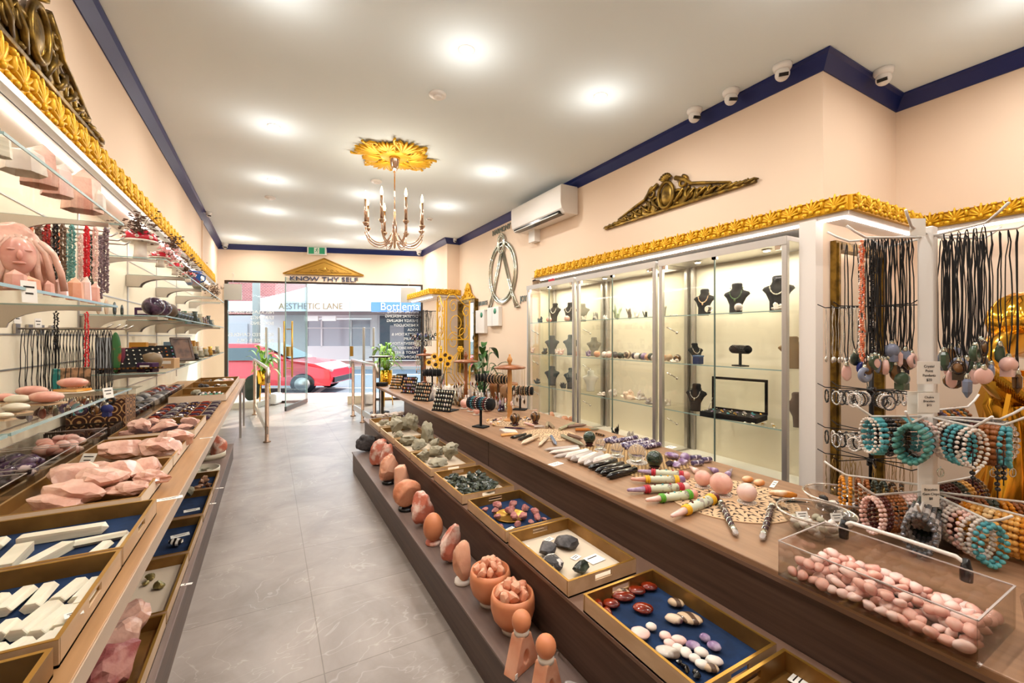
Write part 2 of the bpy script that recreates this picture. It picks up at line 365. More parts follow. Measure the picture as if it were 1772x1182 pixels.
# open glass door leaf swung inwards
dh = sf(1.66, -.02); de = Vector((.255, 8.86, 0)); dl = (de - dh).length; da = math.atan2(de.y - dh.y, de.x - dh.x)
DM = Matrix.Translation((dh.x, dh.y, 0)) @ Matrix.Rotation(da, 4, 'Z')
dr = bpy.data.objects.new('door_1', None); COL.objects.link(dr); dr['kind'] = 'structure'
dr.matrix_world = DM
def dpart(name, mb, m): return S(name, mb, m, dr)
a = MB(); a.bx(0, dl, -.006, .006, .09, 2.45); dpart('door_glass', a, GLASSD)
a = MB(); a.bx(dl - .012, dl, -.008, .008, .02, 2.45); a.bx(0, .01, -.008, .008, .02, 2.45); dpart('door_edge', a, GEDGE)
a = MB(); a.bx(0, dl, -.015, .015, .012, .09); dpart('door_rail', a, FR)
for sgn in (-1, 1):
    a = MB(); a.tube([(dl - .12, sgn * .07, .62), (dl - .12, sgn * .07, 1.65)], .016, n=8)
    for z in (.78, 1.5): a.cyl((dl - .12, sgn * .07, z), (dl - .12, 0, z), .009)
    dpart('door_handle', a, BGOLD)
a = MB(); a.bx(dl - .2, dl - .07, -.03, .03, 1.0, 1.18); dpart('door_lock', a, BGOLD)
# navy cornice
def run(name, pts, m, w=.075, h=.1, z=CEIL, side=1):
    """square-profiled cornice swept along wall lines, room side to the left of travel"""
    a = MB(); P = [Vector((p[0], p[1], 0)) for p in pts]; N = len(P); off = []
    for i in range(N):
        d0 = (P[i] - P[i - 1]).normalized() if i else (P[1] - P[0]).normalized()
        d1 = (P[i + 1] - P[i]).normalized() if i < N - 1 else d0
        n0 = Vector((-d0.y, d0.x, 0)); n1 = Vector((-d1.y, d1.x, 0)); bi = (n0 + n1).normalized(); k = 1 / max(.3, bi.dot(n0)); off.append(bi * k * side)
    prof = [(.001, -h), (w * .12, -h), (w * .2, -h * .9), (w * .75, -h * .25), (w, -h * .12), (w, -.001), (.001, -.001)]; vs = []; fs = []
    for i in range(N):
        for (u, v) in prof: q = P[i] + off[i] * u; vs.append((q.x, q.y, z + v))
    K = len(prof)
    for i in range(N - 1):
        for k in range(K): fs.append((i * K + k, i * K + (k + 1) % K, (i + 1) * K + (k + 1) % K, (i + 1) * K + k))
    a.add(vs, fs); return S(name, a, m)
c0 = sf(0); c1 = sf(3.97)
run('trim_4', [(RX, YB), (RX, PY_), (WR, PY_), (WR, 7.66), (2.9, 7.66), (2.9, c1.y), (WL, c0.y), (WL, YB)], NAVY)
# stub pilaster on the left wall
a = MB(); a.bx(WL, WL + .02, 7.9, 7.96, SOFL + .2, CEIL - .1); S('trim_5', a, PEACH)

# gold leaf-and-bell moulding
def moulding(name, A, B, nrm, z, h=.155, pitch=.17, sh=1):
    """gilded moulding from A to B, ornament facing nrm"""
    A = Vector((A[0], A[1], 0)); B = Vector((B[0], B[1], 0)); d = (B - A); L = d.length; d.normalize(); nv = Vector((nrm[0], nrm[1], 0))
    Mx = Matrix(((d.x, nv.x, 0, A.x), (d.y, nv.y, 0, A.y), (0, 0, 1, z), (0, 0, 0, 1)))
    a = MB()
    pr = [(0, 0), (.022, 0), (.026, h * .07), (.02, h * .12), (.024, h * .3), (.018, h * .36), (.018, h * .8), (.03, h * .86), (.008, h * .9), (0, h * .9)]
    vs = []; K = len(pr)
    for x in (0, L):
        for (u, v) in pr: vs.append((x, u, v))
    fs = [(k, (k + 1) % K, K + (k + 1) % K, K + k) for k in range(K)] + [tuple(range(K)), tuple(range(2 * K - 1, K - 1, -1))]
    a.add(vs, fs, M=Mx)
    N = max(1, round(L / pitch)); p = L / N
    def lobe(x, zz, ang, ln, wd, dp):
        T = Mx @ Matrix.Translation((x, .022, zz)) @ Matrix.Rotation(-ang, 4, 'Y') @ Matrix.Translation((0, 0, ln / 2)) @ Matrix.Diagonal((wd, dp, ln / 2 * 1.05, 1))
        a.add(ICO[2][0] if p > .0 else ICO[1][0], ICO[2][1], None, True, T)
    for i in range(N):
        x = (i + .5) * p
        for ang in (-1.3, -.87, -.43, 0, .43, .87, 1.3): lobe(x, h * .3, ang, h * (.78 - abs(ang) * .14), .0085, .014)
        T = Mx @ Matrix.Translation((x, .03, h * .25)) @ Matrix.Diagonal((.014, .014, .018, 1)); a.add(ICO[2][0], ICO[2][1], None, True, T)
        xb = i * p + p * .04
        if i:
            lobe(xb, h * .35, 0, h * .5, .012, .018); lobe(xb, h * .75, .5, h * .22, .012, .018); lobe(xb, h * .75, -.5, h * .22, .012, .018)
        for s_ in (-1, 1):
            T = Mx @ Matrix.Translation((x + s_ * p * .3, .026, h * .16)) @ Matrix.Diagonal((.018, .012, .016, 1)); a.add(ICO[2][0], ICO[2][1], None, True, T)
    return S(name, a, GOLD)
moulding('trim_6', (WL, -1.0), (WL, 9.5), (1, 0), SOFL + .02)
a = MB(); a.bx(WL - .01, WL + .035, -1, 9.5, SOFL - .012, SOFL + .02); S('trim_7', a, ALU)
moulding('trim_8', (3.08, 1.30), (3.08, 4.86), (-1, 0), SOFR + .02, .105, .13)
moulding('trim_9', (4.12, 1.30), (3.08, 1.30), (0, -1), SOFR + .02, .105, .13)
moulding('trim_10', (4.12, -.6), (4.12, 1.30), (-1, 0), SOFR + .02, .105, .13)
# pelmet boxes that carry it
a = MB(); a.bx(3.08, WR - .001, PY_, 4.86, SOFR - .005, SOFR + .035); a.bx(3.08, 4.12, 1.30, PY_ - .001, SOFR - .005, SOFR + .035)
a.bx(4.12, RX - .001, -.6, PY_ - .001, SOFR - .005, SOFR + .035); S('trim_11', a, WHITE)
# LED strips
def led(A, B, wd=.012):
    a = MB(); a.cyl(A, B, wd / 2, n=6)
    return a
a = led((WL - .05, -1, SOFL - .02), (WL - .05, 9.4, SOFL - .02), .011); o = a.build('led_strip', LEDM); tag(o, 'long white light strip glowing under the soffit above the left shelves', 'light strip')
a = led((3.12, 1.34, SOFR - .012), (3.12, 4.8, SOFR - .012), .012); a.cyl((3.12, 1.34, SOFR - .012), (4.1, 1.34, SOFR - .012), .006, n=6); a.cyl((4.16, 1.3, SOFR - .012), (4.16, -.5, SOFR - .012), .006, n=6)
tag(a.build('led_strip', LEDM), 'white light strip glowing under the gold pelmet above the glass cabinets', 'light strip')
for (x, y0, y1, z, e) in ((WL - .12, -1, 4.2, SOFL - .03, 6), (WL - .12, 4.2, 9.4, SOFL - .03, 6)):
    ld = bpy.data.lights.new('shelf_light', 'AREA'); ld.shape = 'RECTANGLE'; ld.size = .03; ld.size_y = y1 - y0; ld.energy = e; ld.color = (1, .93, .87)
    lo = bpy.data.objects.new('shelf_light', ld); COL.objects.link(lo); lo.location = (x, (y0 + y1) / 2, z)
for (y0, y1) in ((1.6, 3.2), (3.2, 4.8)):
    ld = bpy.data.lights.new('pelmet_light', 'AREA'); ld.shape = 'RECTANGLE'; ld.size = .02; ld.size_y = y1 - y0; ld.energy = 3; ld.color = (1, .95, .9)
    lo = bpy.data.objects.new('pelmet_light', ld); COL.objects.link(lo); lo.location = (3.17, (y0 + y1) / 2, SOFR - .014)
# downlights
DS = []
for k, lo in enumerate(LAMPS):
    x, y = lo.location.x, lo.location.y
    if k == 0:
        d0 = E('downlight', (x, y, CEIL), 'x', 'downlight', 'round recessed downlights in the ceiling')
        a = MB(); a.lathe([(.042, -.002), (.05, -.004), (.055, -.0015), (.055, 0)], n=20); a.build('rim', WHITEP, d0)
        a = MB(); a.lathe([(.04, -.0045), (.04, -.003)], n=20); a.build('lens', LAMPM, d0); dd = d0
    else: dd = dup(d0, (x, y, CEIL))
    DS.append(dd)
    row = ['leftmost', 'middle', 'right'][0 if x < .5 else 1 if x < 1.8 else 2]
    dd['label'] = 'round glowing ceiling downlight in the %s row, %.1f metres into the shop' % (row, y) if y > 0 else 'round ceiling downlight behind the viewer in the %s row' % row
DLN = {0: 'nearest downlight of the middle row, at the top centre of the ceiling', 1: 'nearest downlight of the right row, left of the cameras', 2: 'nearest bright downlight above the left aisle',
       3: 'second downlight above the left aisle, left of the chandelier', 4: 'downlight between the chandelier and the air conditioner', 5: 'downlight behind the chandelier near its upper left candle',
       6: 'downlight just right of the chandelier arms', 7: 'small downlight left of the chandelier arms', 8: 'third downlight above the left aisle, before the exit sign', 9: 'downlight behind the right chandelier arm',
       10: 'small downlight close to the exit sign, right of it', 11: 'farthest downlight near the left front corner', 12: 'small downlight seen through the chandelier loops', 13: 'far downlight near the right front corner of the ceiling'}
for k, o in enumerate(DS):
    if k in DLN: o['label'] = DLN[k]
    if k > 13: o['label'] = ['recessed ceiling light above the near aisle', 'recessed ceiling light above the near end of the counter', 'recessed ceiling light above the near left trays', 'recessed ceiling light above the viewer on the left', 'recessed ceiling light in the gold statue recess', 'recessed ceiling light behind the viewer, centre', 'recessed ceiling light behind the viewer, right'][k - 14]
# smoke detectors and blank plates
for (x, y, s_, lb) in ((1.11, 3.13, 1, 'white round smoke detector between the two nearest downlights'), (1.1, 5.23, 1.0, 'white round speaker disc on the ceiling behind the gold rose'), (2.17, 6.5, .8, 'white smoke detector near the right chandelier arm'), (.013, 6.52, 1.0, 'white ceiling disc above the left aisle')):
    e0 = E('smoke_detector', (x, y, CEIL), lb, 'smoke detector', 'round white ceiling fittings', )
    a = MB(); a.lathe([(.065 * s_, 0), (.065 * s_, -.012), (.055 * s_, -.02)][::-1], n=20); a.build('base', WHITEP, e0)
    a = MB(); a.lathe([(.012, -.034), (.03, -.032), (.035, -.02)], n=16); a.build('sensor', ALU if s_ < 1 else WHITEP, e0)
# dome cameras
def camera_dome(loc, yaw, label, s_=1):
    e0 = E('security_camera', loc, label, 'security camera', 'white dome cameras', yaw)
    a = MB(); a.lathe([(.058, 0), (.058, -.02), (.05, -.035), (.046, -.04)][::-1], n=20); a.build('base', WHITEP, e0)
    a = MB(); a.ball((0, 0, -.062), .045, n=3); a.build('eyeball', WHITEP, e0)
    M = Matrix.Translation((0, 0, -.065)) @ Matrix.Rotation(R(25), 4, 'X')
    a = MB(); a.box((0, -.036, 0), (.055, .03, .022), M=M); a.build('lens_window', BLACKG, e0)
    e0.scale = (s_,) * 3
    return e0
camera_dome((2.99, 2.33, CEIL), R(-20), 'white dome camera farthest from the wall corner, third in the row')
camera_dome((3.0, 2.02, CEIL), R(-30), 'white dome camera in the middle of the row of three')
camera_dome((3.02, 1.66, CEIL), R(-50), 'white dome camera of the row right beside the wall corner')
camera_dome((3.68, 1.35, CEIL), R(-80), 'white dome camera alone right of the wall corner')
camera_dome((-.78, 7.75, CEIL), R(30), 'tiny white camera high on the left wall', .7)
camera_dome((-.76, 10.2, CEIL), R(10), 'white dome camera in the left front corner over the window', 1)
camera_dome((2.78, 9.02, CEIL), R(10), 'white dome camera in the right front corner over the window', 1)
camera_dome((3.03, 7.6, CEIL), R(10), 'small white camera in the corner of the right pier', .7)
# ================================================================== RIGHT STEPPED ISLAND
L1, L2, L3 = .19, .42, .64
NOS = mat('walnut_nosing', (120, 92, 76), .4)
e = E('display_plinth', (.84, 2, 0), 'low walnut plinth by the aisle carrying the row of salt lamps', 'display plinth')
e.location = (0, 0, 0)
a = MB(); a.bx(.742, .948, -.9, 4.64, 0, L1 - .012); a.build('plinth_body', WALNUT, e)
a = MB(); a.bx(.735, .949, -.9, 4.66, L1 - .012, L1); a.build('plinth_top', PLINTH, e, bevel=.002)
e = E('display_step', (0, 0, 0), 'middle walnut step of the island carrying the row of gold trays', 'display step')
a = MB(); a.bx(.952, 1.396, -.9, 5.15, 0, L2 - .015); a.build('step_body', WALNUT, e)
a = MB(); a.bx(.942, 1.397, -.9, 5.2, L2 - .015, L2); a.build('step_top', NOS, e, bevel=.002)
isl = E('display_counter', (0, 0, 0), 'long brown-topped counter of the island, crowded with crystals and jewellery', 'counter')
a = MB(); a.bx(1.40, 2.25, -.9, 5.13, 0, L3 - .035, WALNUT); a.bx(1.3985, 1.405, 2.85, 2.853, L2, L3 - .03, BLACK); a.build('cabinet_body', None, isl)
a = MB(); a.bx(1.38, 2.27, -.9, 6.62, L3 - .03, L3); a.build('worktop', OAKTOP, isl, bevel=.004)
a = MB(); a.bx(1.379, 1.383, -.9, 6.62, L3 - .034, L3 - .02); a.build('edge_strip', NOS, isl)
for (x, y) in ((1.45, 6.5), (2.2, 6.5)):
    a = MB(); a.bx(x - .02, x + .02, y - .02, y + .02, 0, L3 - .03); a.build('leg', STEEL, isl)

def tray(name, x0, x1, y0, y1, z, label, h=.055, handles='y', lining=None, linz=.006, group=None, wall=TRAYW, inner=TRAYI, skew=0):
    cx, cy = (x0 + x1) / 2, (y0 + y1) / 2; W, D = x1 - x0, y1 - y0; t = .009
    e = E(name, (cx, cy, z), label, 'tray', group, skew)
    a = MB(); a.box((0, 0, .003), (W, D, .006), inner); a.build('base', None, e)
    def side(ax, sgn, hole):
        """one wall; outer skin and inner skin differ, with a slot handle if asked"""
        a = MB(); L = W if ax == 'y' else D - 2 * t
        def seg(u0, u1, v0, v1):
            for (o, m_) in ((t * .25, wall), (t * .75, inner)):
                off = sgn * ((D if ax == 'y' else W) / 2 - o)
                if ax == 'y': a.box(((u0 + u1) / 2, off, (v0 + v1) / 2), (u1 - u0, t / 2, v1 - v0), m_)
                else: a.box((off, (u0 + u1) / 2, (v0 + v1) / 2), (t / 2, u1 - u0, v1 - v0), m_)
        if hole:
            hw = .042; seg(-L / 2, -hw, 0, h); seg(hw, L / 2, 0, h); seg(-hw, hw, 0, h * .5); seg(-hw, hw, h * .86, h)
        else: seg(-L / 2, L / 2, 0, h)
        a.build('tray_side', None, e)
    side('y', -1, handles == 'y'); side('y', 1, handles == 'y'); side('x', -1, handles == 'x'); side('x', 1, handles == 'x')
    a = MB()
    for (cx_, cy_, w_, d_) in ((0, -D / 2 + t / 2, W, t), (0, D / 2 - t / 2, W, t), (-W / 2 + t / 2, 0, t, D - 2 * t), (W / 2 - t / 2, 0, t, D - 2 * t)): a.box((cx_, cy_, h + .0006), (w_, d_, .0012))
    a.build('rim', BGOLD, e)
    if lining:
        a = MB(); a.box((0, 0, linz + .002), (W - 2 * t - .002, D - 2 * t - .002, .004)); a.build('lining', lining, e)
    return e
TG = 'gold trays along the tray step of the island'
TX0, TX1 = .945, 1.28
tray('tray', TX0, TX1, .72, 1.185, L2, 'gold tray with blue lining holding red jasper, agate and white palm stones', lining=FELT, group=TG, h=.06)
tray('tray', TX0, TX1, .24, .70, L2, 'empty shiny brass tray cut off by the bottom edge, nearest of the tray step', wall=TRAYI, group=TG, h=.06)
tray('tray', TX0, TX1, 1.27, 1.72, L2, 'gold tray lined with beige paper holding four grey rocks', lining=BEIGE, group=TG, h=.06)
tray('tray', TX0, TX1, 1.745, 2.185, L2, 'gold tray with blue lining and reddish ruby rocks around a round brass dish', lining=FELT, group=TG, h=.055)
tray('tray', TX0, TX1, 2.26, 2.74, L2, 'gold tray filled with dark green raw stones', lining=BEIGE, group=TG, h=.055)
tray('tray', TX0, TX1, 2.81, 3.28, L2, 'gold tray with pale paper and four grey-green rocks, beyond the dark green stones', lining=BEIGE, group=TG)
tray('tray', TX0, TX1, 3.31, 3.77, L2, 'gold tray with large pale grey-green rocks, third from the far end', lining=BEIGE, group=TG)
tray('tray', TX0, TX1, 3.82, 4.31, L2, 'gold tray heaped with tall grey rocks, second from the far end', lining=BEIGE, group=TG)
tray('tray', TX0, TX1, 4.39, 4.85, L2, 'gold tray of small greenish rocks at the far end of the row', lining=BEIGE, group=TG)
def card(px, py, z, w_=.05, d_=.035, rz=0, label='small white price card', wh=None, tilt=0, lines=2, group='small printed cards'):
    p = on(px, py, z) if wh is None else Vector(wh)
    e = E('price_card', p, label, 'price card', group, rz); e.rotation_euler = (tilt, 0, rz)
    a = MB(); a.box((0, 0, .0006), (w_, d_, .0012)); a.build('sheet', PAPER, e)
    a = MB()
    for i in range(lines): a.box((0, d_ * (.22 - .3 * i), .0014), (w_ * (.7 - .2 * (i % 2)), d_ * .08, .0006))
    a.build('print', BLACKG, e); return e
def rockobj(name, p, size, m, seed, label, cat='rock', group=None, smooth=False, cuts=9, rough=.14, rz=None, sink=0, n=2, freq=1.6, tilt=(0, 0)):
    a = MB(); a.rock((0, 0, 0), size, None, seed, cuts, rough, n, smooth, rot=Euler((0, 0, 0)), freq=freq)
    e = Euler((tilt[0], tilt[1], rz if rz is not None else random.uniform(0, 6.28)))
    Mr = e.to_matrix(); vs = [Mr @ Vector(v) for v in a.v]
    mz = min(v.z for v in vs); a.v = [tuple(v) for v in vs]
    o = a.build(name, m, loc=(p[0], p[1], p[2] - mz - sink)); return tag(o, label, cat, group)
zt = L2 + .012
# four grey rocks tray
for i, (px, py, w_, d_, h_, m, lb) in enumerate(((796, 285, .105, .07, .055, DARKR, 'largest dark grey rock at the back of the paper-lined tray'), (682, 337, .08, .07, .05, DARKR, 'brownish grey rock left of centre in the paper-lined tray'),
        (728, 432, .07, .075, .06, GREYR, 'black and white speckled rock at the front of the paper-lined tray'), (905, 460, .08, .05, .045, GREENR, 'dark green rock at the right of the paper-lined tray'))):
    w_ *= 1.25; d_ *= 1.25; h_ *= 1.2; p = on(760 + px / 3.67, 860 + py / 3.67 + 8, zt)
    rockobj('rock', p, (w_, d_, h_), mat('speckled_rock', (60, 56, 56), .6, col2=(220, 214, 208), scale=26, bump=.6, lo=.52, hi=.6) if i == 2 else m, 20 + i, lb, 'rock', 'rocks on beige paper', sink=.002)
for (px, py, lb) in ((698, 270, 'white card left of the largest dark rock'), (868, 384, 'white card at the middle right of the paper-lined tray'), (540, 320, 'tiny card by the left rim of the paper-lined tray')):
    card(760 + px / 3.67, 860 + py / 3.67, zt, .045, .03, .3, lb)
p = on(760 + 985 / 3.67, 860 + 395 / 3.67, zt); card(0, 0, 0, .075, .06, .1, 'grey barcode sheet in the paper-lined tray', wh=p, lines=1)
# ruby rocks round a brass dish
p = on(600 + 1390 / 4.922, 700 + 955 / 4.922, zt)
e = E('round_dish', p, 'round brass dish lying on blue felt among the ruby rocks', 'dish')
a = MB(); a.lathe([(.0, .001), (.082, .001), (.085, .009), (.082, .009), (.08, .004), (0, .004)], n=32, cap=False); a.build('dish_bowl', BGOLD, e)
for i, (px, py, s_) in enumerate(((1180, 900, .034), (1290, 865, .05), (1265, 910, .04), (1282, 962, .036), (1410, 860, .05), (1390, 915, .055), (1520, 885, .048), (1425, 965, .048), (1500, 970, .046), (1600, 930, .05), (1625, 985, .046), (1568, 1000, .03), (1455, 1028, .04), (1305, 1042, .038), (1205, 965, .028), (1680, 975, .03))):
    p = on(600 + px / 4.922, 700 + (py + 16) / 4.922, zt + .004)
    rockobj('ruby_rock', p, (s_ * 1.3, s_ * .95, s_ * .9), REDR, 40 + i, 'small angular pinkish red raw stone on or around the brass dish', 'rock', 'ruby red rocks around the brass dish', cuts=14)
card(600 + 1390 / 4.922, 700 + 1058 / 4.922, zt, .05, .02, .3, 'narrow pale card at the front of the ruby rock tray')
# dark green stones
rn = random.Random(5)
for i in range(74):
    u, v = rn.uniform(.06, .93), rn.uniform(.1, .9); s_ = rn.uniform(.045, .08)
    x = TX0 + .02 + u * .29; y = 2.29 + v * .40
    rockobj('green_stone', (x, y, zt + (.018 if i % 3 == 0 else 0)), (s_, s_ * .6, s_ * .5), GREENR, 100 + i, 'dark green raw stone in the heap filling the gold tray', 'stone', 'dark green raw stones', cuts=7, n=1 if i > 30 else 2, tilt=(rn.uniform(-.3, .3), 0))
# grey green rocks in far trays
k = 0
for (ty, lst) in (((2.81, 3.28), ((660, 465, .12, .08, 'pale rock at the left of the four'), (740, 415, .13, .07, 'flat greenish rock at the back of the four'), (875, 450, .14, .11, 'tall pinkish grey rock at the right of the four'), (785, 505, .13, .07, 'striped grey rock in front of the four'))),
                  ((3.31, 3.77), ((540, 320, .17, .09, 'yellowish green rock in the tray third from the far end'), (700, 290, .15, .15, 'pointed grey rock in the tray third from the far end'), (615, 365, .17, .08, 'pale rock at the front of the tray third from the far end'), (755, 345, .13, .08, 'right-hand grey rock in the tray third from the far end'))),
                  ((3.82, 4.31), ((420, 230, .17, .14, 'large folded grey rock in the second tray'), (500, 200, .15, .13, 'grey rock in the middle of the second tray'), (560, 215, .13, .16, 'tall standing rock at the right of the second tray'), (440, 268, .12, .06, 'low grey rock in front of the second tray'))),
                  ((4.39, 4.85), ((300, 155, .07, .05, 'small rock at the left of the far tray'), (340, 145, .08, .05, 'small rock near the back of the far tray'), (400, 135, .10, .08, 'yellowish rock standing in the far tray'), (440, 150, .1, .08, 'grey rock at the right of the far tray'), (360, 165, .1, .04, 'flat rock at the front of the far tray')))):
    for (px, py, w_, h_, lb) in lst:
        p = on(600 + px / 4.922, 700 + (py + 22) / 4.922, zt); k += 1
        p.x = min(max(p.x, TX0 + .05), TX1 - .06); p.y = min(max(p.y, ty[0] + .05), ty[1] - .05)
        rockobj('grey_rock', p, (w_, w_ * .72, h_ * 1.15), GREYR, 200 + k, lb, 'rock', 'grey-green rocks in the far trays', cuts=8, rough=.3, n=3, freq=2.2)
for i in range(9):
    p = on(640 + 9 * i, 720 - (i % 3) * 2.2, L2); p.y = min(p.y, 5.15); p.x = max(p.x, .97)
    rockobj('pale_rock', p, (.12, .09, .06), mat('pale_rock_m', (206, 190, 176), .7, bump=.5), 250 + i, 'pale pinkish rock lying on bare step beyond the last tray', 'rock', 'pale rocks at the far end of the tray step', rough=.25)
# jasper tray stones: (px,py in crop 980,860 x3.67, w, d, mat, kind)
def pebble(name, px, py, w_, d_, h_, m, rz, label, group, z, ox=980, oy=860, s=3.67, cat='palm stone', cuts=0, lift=0):
    p = on(ox + px / s, oy + py / s, z + h_ * .4); p.z = z + lift
    rockobj(name, p, (w_, d_, h_), m, int(px + py), label, cat, group, smooth=True, cuts=cuts, rough=.05, rz=rz, n=3)
J = [(360, 610, .05, .04, AGATE, 'thin translucent agate slice half hidden behind the dark red stone'), (360, 632, .085, .055, JASP, 'large dark red jasper palm stone at the back left'), (445, 595, .065, .05, JASP, 'orange-red jasper stone with pale patch at the back'),
     (525, 572, .062, .048, JASP, 'round red jasper stone nearest the far corner'), (285, 680, .06, .048, JASP, 'deep red jasper stone left of the group'), (488, 710, .07, .058, JASP, 'oval red jasper stone apart from the rest'), (205, 680, .06, .03, JASP, 'thin jasper stone leaning on left rim, upper'),
     (262, 738, .055, .03, JASP, 'jasper stone leaning on the left rim, middle'), (295, 790, .058, .03, JASP, 'jasper stone leaning on the left rim, lower')]
for i, (px, py, w_, d_, m, lb) in enumerate(J): pebble('jasper_stone', px, py, w_, d_, .022, m, -.7 if i < 6 else 1.2, lb, 'red jasper palm stones', zt)
for i, (px, py, w_, d_, m, lb) in enumerate([(695, 675, .055, .038, AGATE, 'dark banded agate at the back of the blue tray'), (785, 775, .08, .055, AGATE, 'large brown banded agate with yellow edge'), (685, 780, .058, .04, mat('cream_agate', (220, 196, 170), .15, col2=(90, 60, 66), scale=7, coat=.4, lo=.55, hi=.62), 'cream agate with purple edge')]):
    pebble('agate_stone', px, py, w_, d_, .026, m, -.9, lb, 'agates in the blue tray', zt)
for i, (px, py, w_, d_, m, lb) in enumerate([(470, 870, .06, .056, ROSEP, 'largest clear quartz pebble, alone at the left'), (540, 828, .034, .03, MAPM, 'small white pebble above the large clear quartz'), (628, 885, .036, .034, ROSEP, 'pale pink pebble at the left of the cluster'), (715, 912, .046, .032, ROSEP, 'pale pink pebble at the top of the cluster'),
      (655, 935, .034, .03, ROSEP, 'pinkish pebble behind the brown-lined one'), (645, 990, .07, .05, mat('brown_white_agate', (206, 196, 184), .2, col2=(110, 92, 80), scale=8, lo=.5, hi=.6, coat=.4), 'large white pebble with brown lines'), (708, 965, .034, .03, MAPM, 'white pebble in the centre of the cluster'), (760, 995, .034, .04, MAPM, 'tall white oval pebble'),
      (805, 945, .042, .032, PURP, 'pale lilac pebble with white lines'), (858, 990, .04, .034, MAPM, 'clear white pebble right of the cluster'), (815, 1030, .034, .028, MAPM, 'small white pebble in the front row'), (862, 1068, .038, .032, MAPM, 'white pebble near the front rim'), (940, 1045, .048, .034, MAPM, 'white pebble at the far right'),
      (918, 1090, .042, .03, AGATE, 'grey pebble with dark centre near the front rim'), (880, 898, .032, .03, PURP, 'small dark lilac pebble'), (938, 952, .04, .034, PURP, 'larger dark lilac pebble')]):
    pebble('pebble', px, py, w_, d_, .022, m, -.8, lb, 'white and lilac pebbles on blue felt', zt)
for i, (px, py) in enumerate([(715, 1072), (748, 1095), (765, 1115), (822, 1132), (830, 1148)]):
    p = on(980 + px / 3.67, 860 + py / 3.67, zt); rockobj('black_tourmaline', p, (.026, .02, .018), OBSID, 300 + i, 'little glossy black raw crystal at the front of the blue tray', 'stone', 'little black crystals', cuts=12)
card(980 + 1480 / 3.67, 860 + 1165 / 3.67, zt, .05, .04, .1, 'white printed label in the empty brass tray')

# ---------------------------------------------------------------- salt lamps on the low plinth
SG = 'salt and stone lamps along the low plinth'
def lamp(px, yb, yt, wpx, m, seed, label, base=None, sx=1, cuts=6, rough=.12, lean=0, smooth=True, egg=False, taper=0, dd=.85):
    p = on(px, yb - 3, L1); h = hpx(yb - yt, p) * .96; w_ = hpx(wpx, p)
    p = p + Vector((.0, w_ * .3, 0)); p.x = min(max(p.x, .735 + w_ / 2), .94 - w_ * .45)
    e = E('salt_lamp', p, label, 'salt lamp', SG); zb = 0
    if base:
        zb = h * .1; a = MB(); a.lathe([(w_ * .36, 0), (w_ * .38, .005), (w_ * .36, zb)], n=20); a.build('lamp_base', base, e)
    a = MB()
    if egg:
        pr = [(max(.001, math.sin(t * PI / 14) * w_ * .5 * (1 - .16 * (t / 14 - .4))), (h - zb) * (.5 - .5 * math.cos(t * PI / 14))) for t in range(15)]
        a.lathe(pr, n=28, c=(0, 0, zb))
    else:
        a.rock((0, 0, zb + (h - zb) / 2), (w_ * 1.22, w_ * dd * 1.15, (h - zb) * 1.1), None, seed, cuts, rough, 4, smooth, rot=Euler((0, lean, 0)), freq=1.4)
        if taper:
            a.v = [(x * (1 - taper * max(0, z - zb) / h), y * (1 - taper * max(0, z - zb) / h), z) for (x, y, z) in a.v]
        mz = min(v[2] for v in a.v); a.v = [(x, y, z - mz + zb * .95) for (x, y, z) in a.v]
    a.build('salt_body', m, e); return e, w_, h
lamp(637, 786, 759, 27, DARKR, 1, 'squat dark grey rock at the far end of the low plinth', rough=.15)
lamp(658, 810, 759, 25, SALTR, 2, 'tall red-brown salt pillar leaning right, beside the dark grey rock', cuts=5, lean=.12)
lamp(671, 826, 775, 22, SALTR, 3, 'reddish salt lamp third from the far end', taper=.2)
lamp(676, 842, 790, 33, SALTP, 4, 'pale orange raw salt lamp on a black base', base=BLACKG, taper=.35, smooth=False)
lamp(697, 860, 810, 29, SALTP, 5, 'smooth peach salt lamp with a rounded top', taper=.1)
lamp(707, 889, 838, 39, SALT, 6, 'round bulky orange salt lamp on a dark wood base', base=BLACKG, cuts=1, rough=.07)
lamp(733, 916, 863, 33, SALTR, 7, 'white-veined red salt lamp between the round one and the smooth egg', cuts=3)
lamp(753, 948, 892, 35, SALTS, 8, 'smooth egg-shaped orange salt lamp', base=SALTR, egg=True)
lamp(783, 980, 919, 33, SALTR, 9, 'white-veined red salt lamp just before the faceted obelisk', cuts=4)
lamp(805, 1017, 941, 38, SALTP, 10, 'faceted peach obelisk lamp on a white base', base=MAPM, cuts=11, rough=.03, taper=.25, smooth=False)
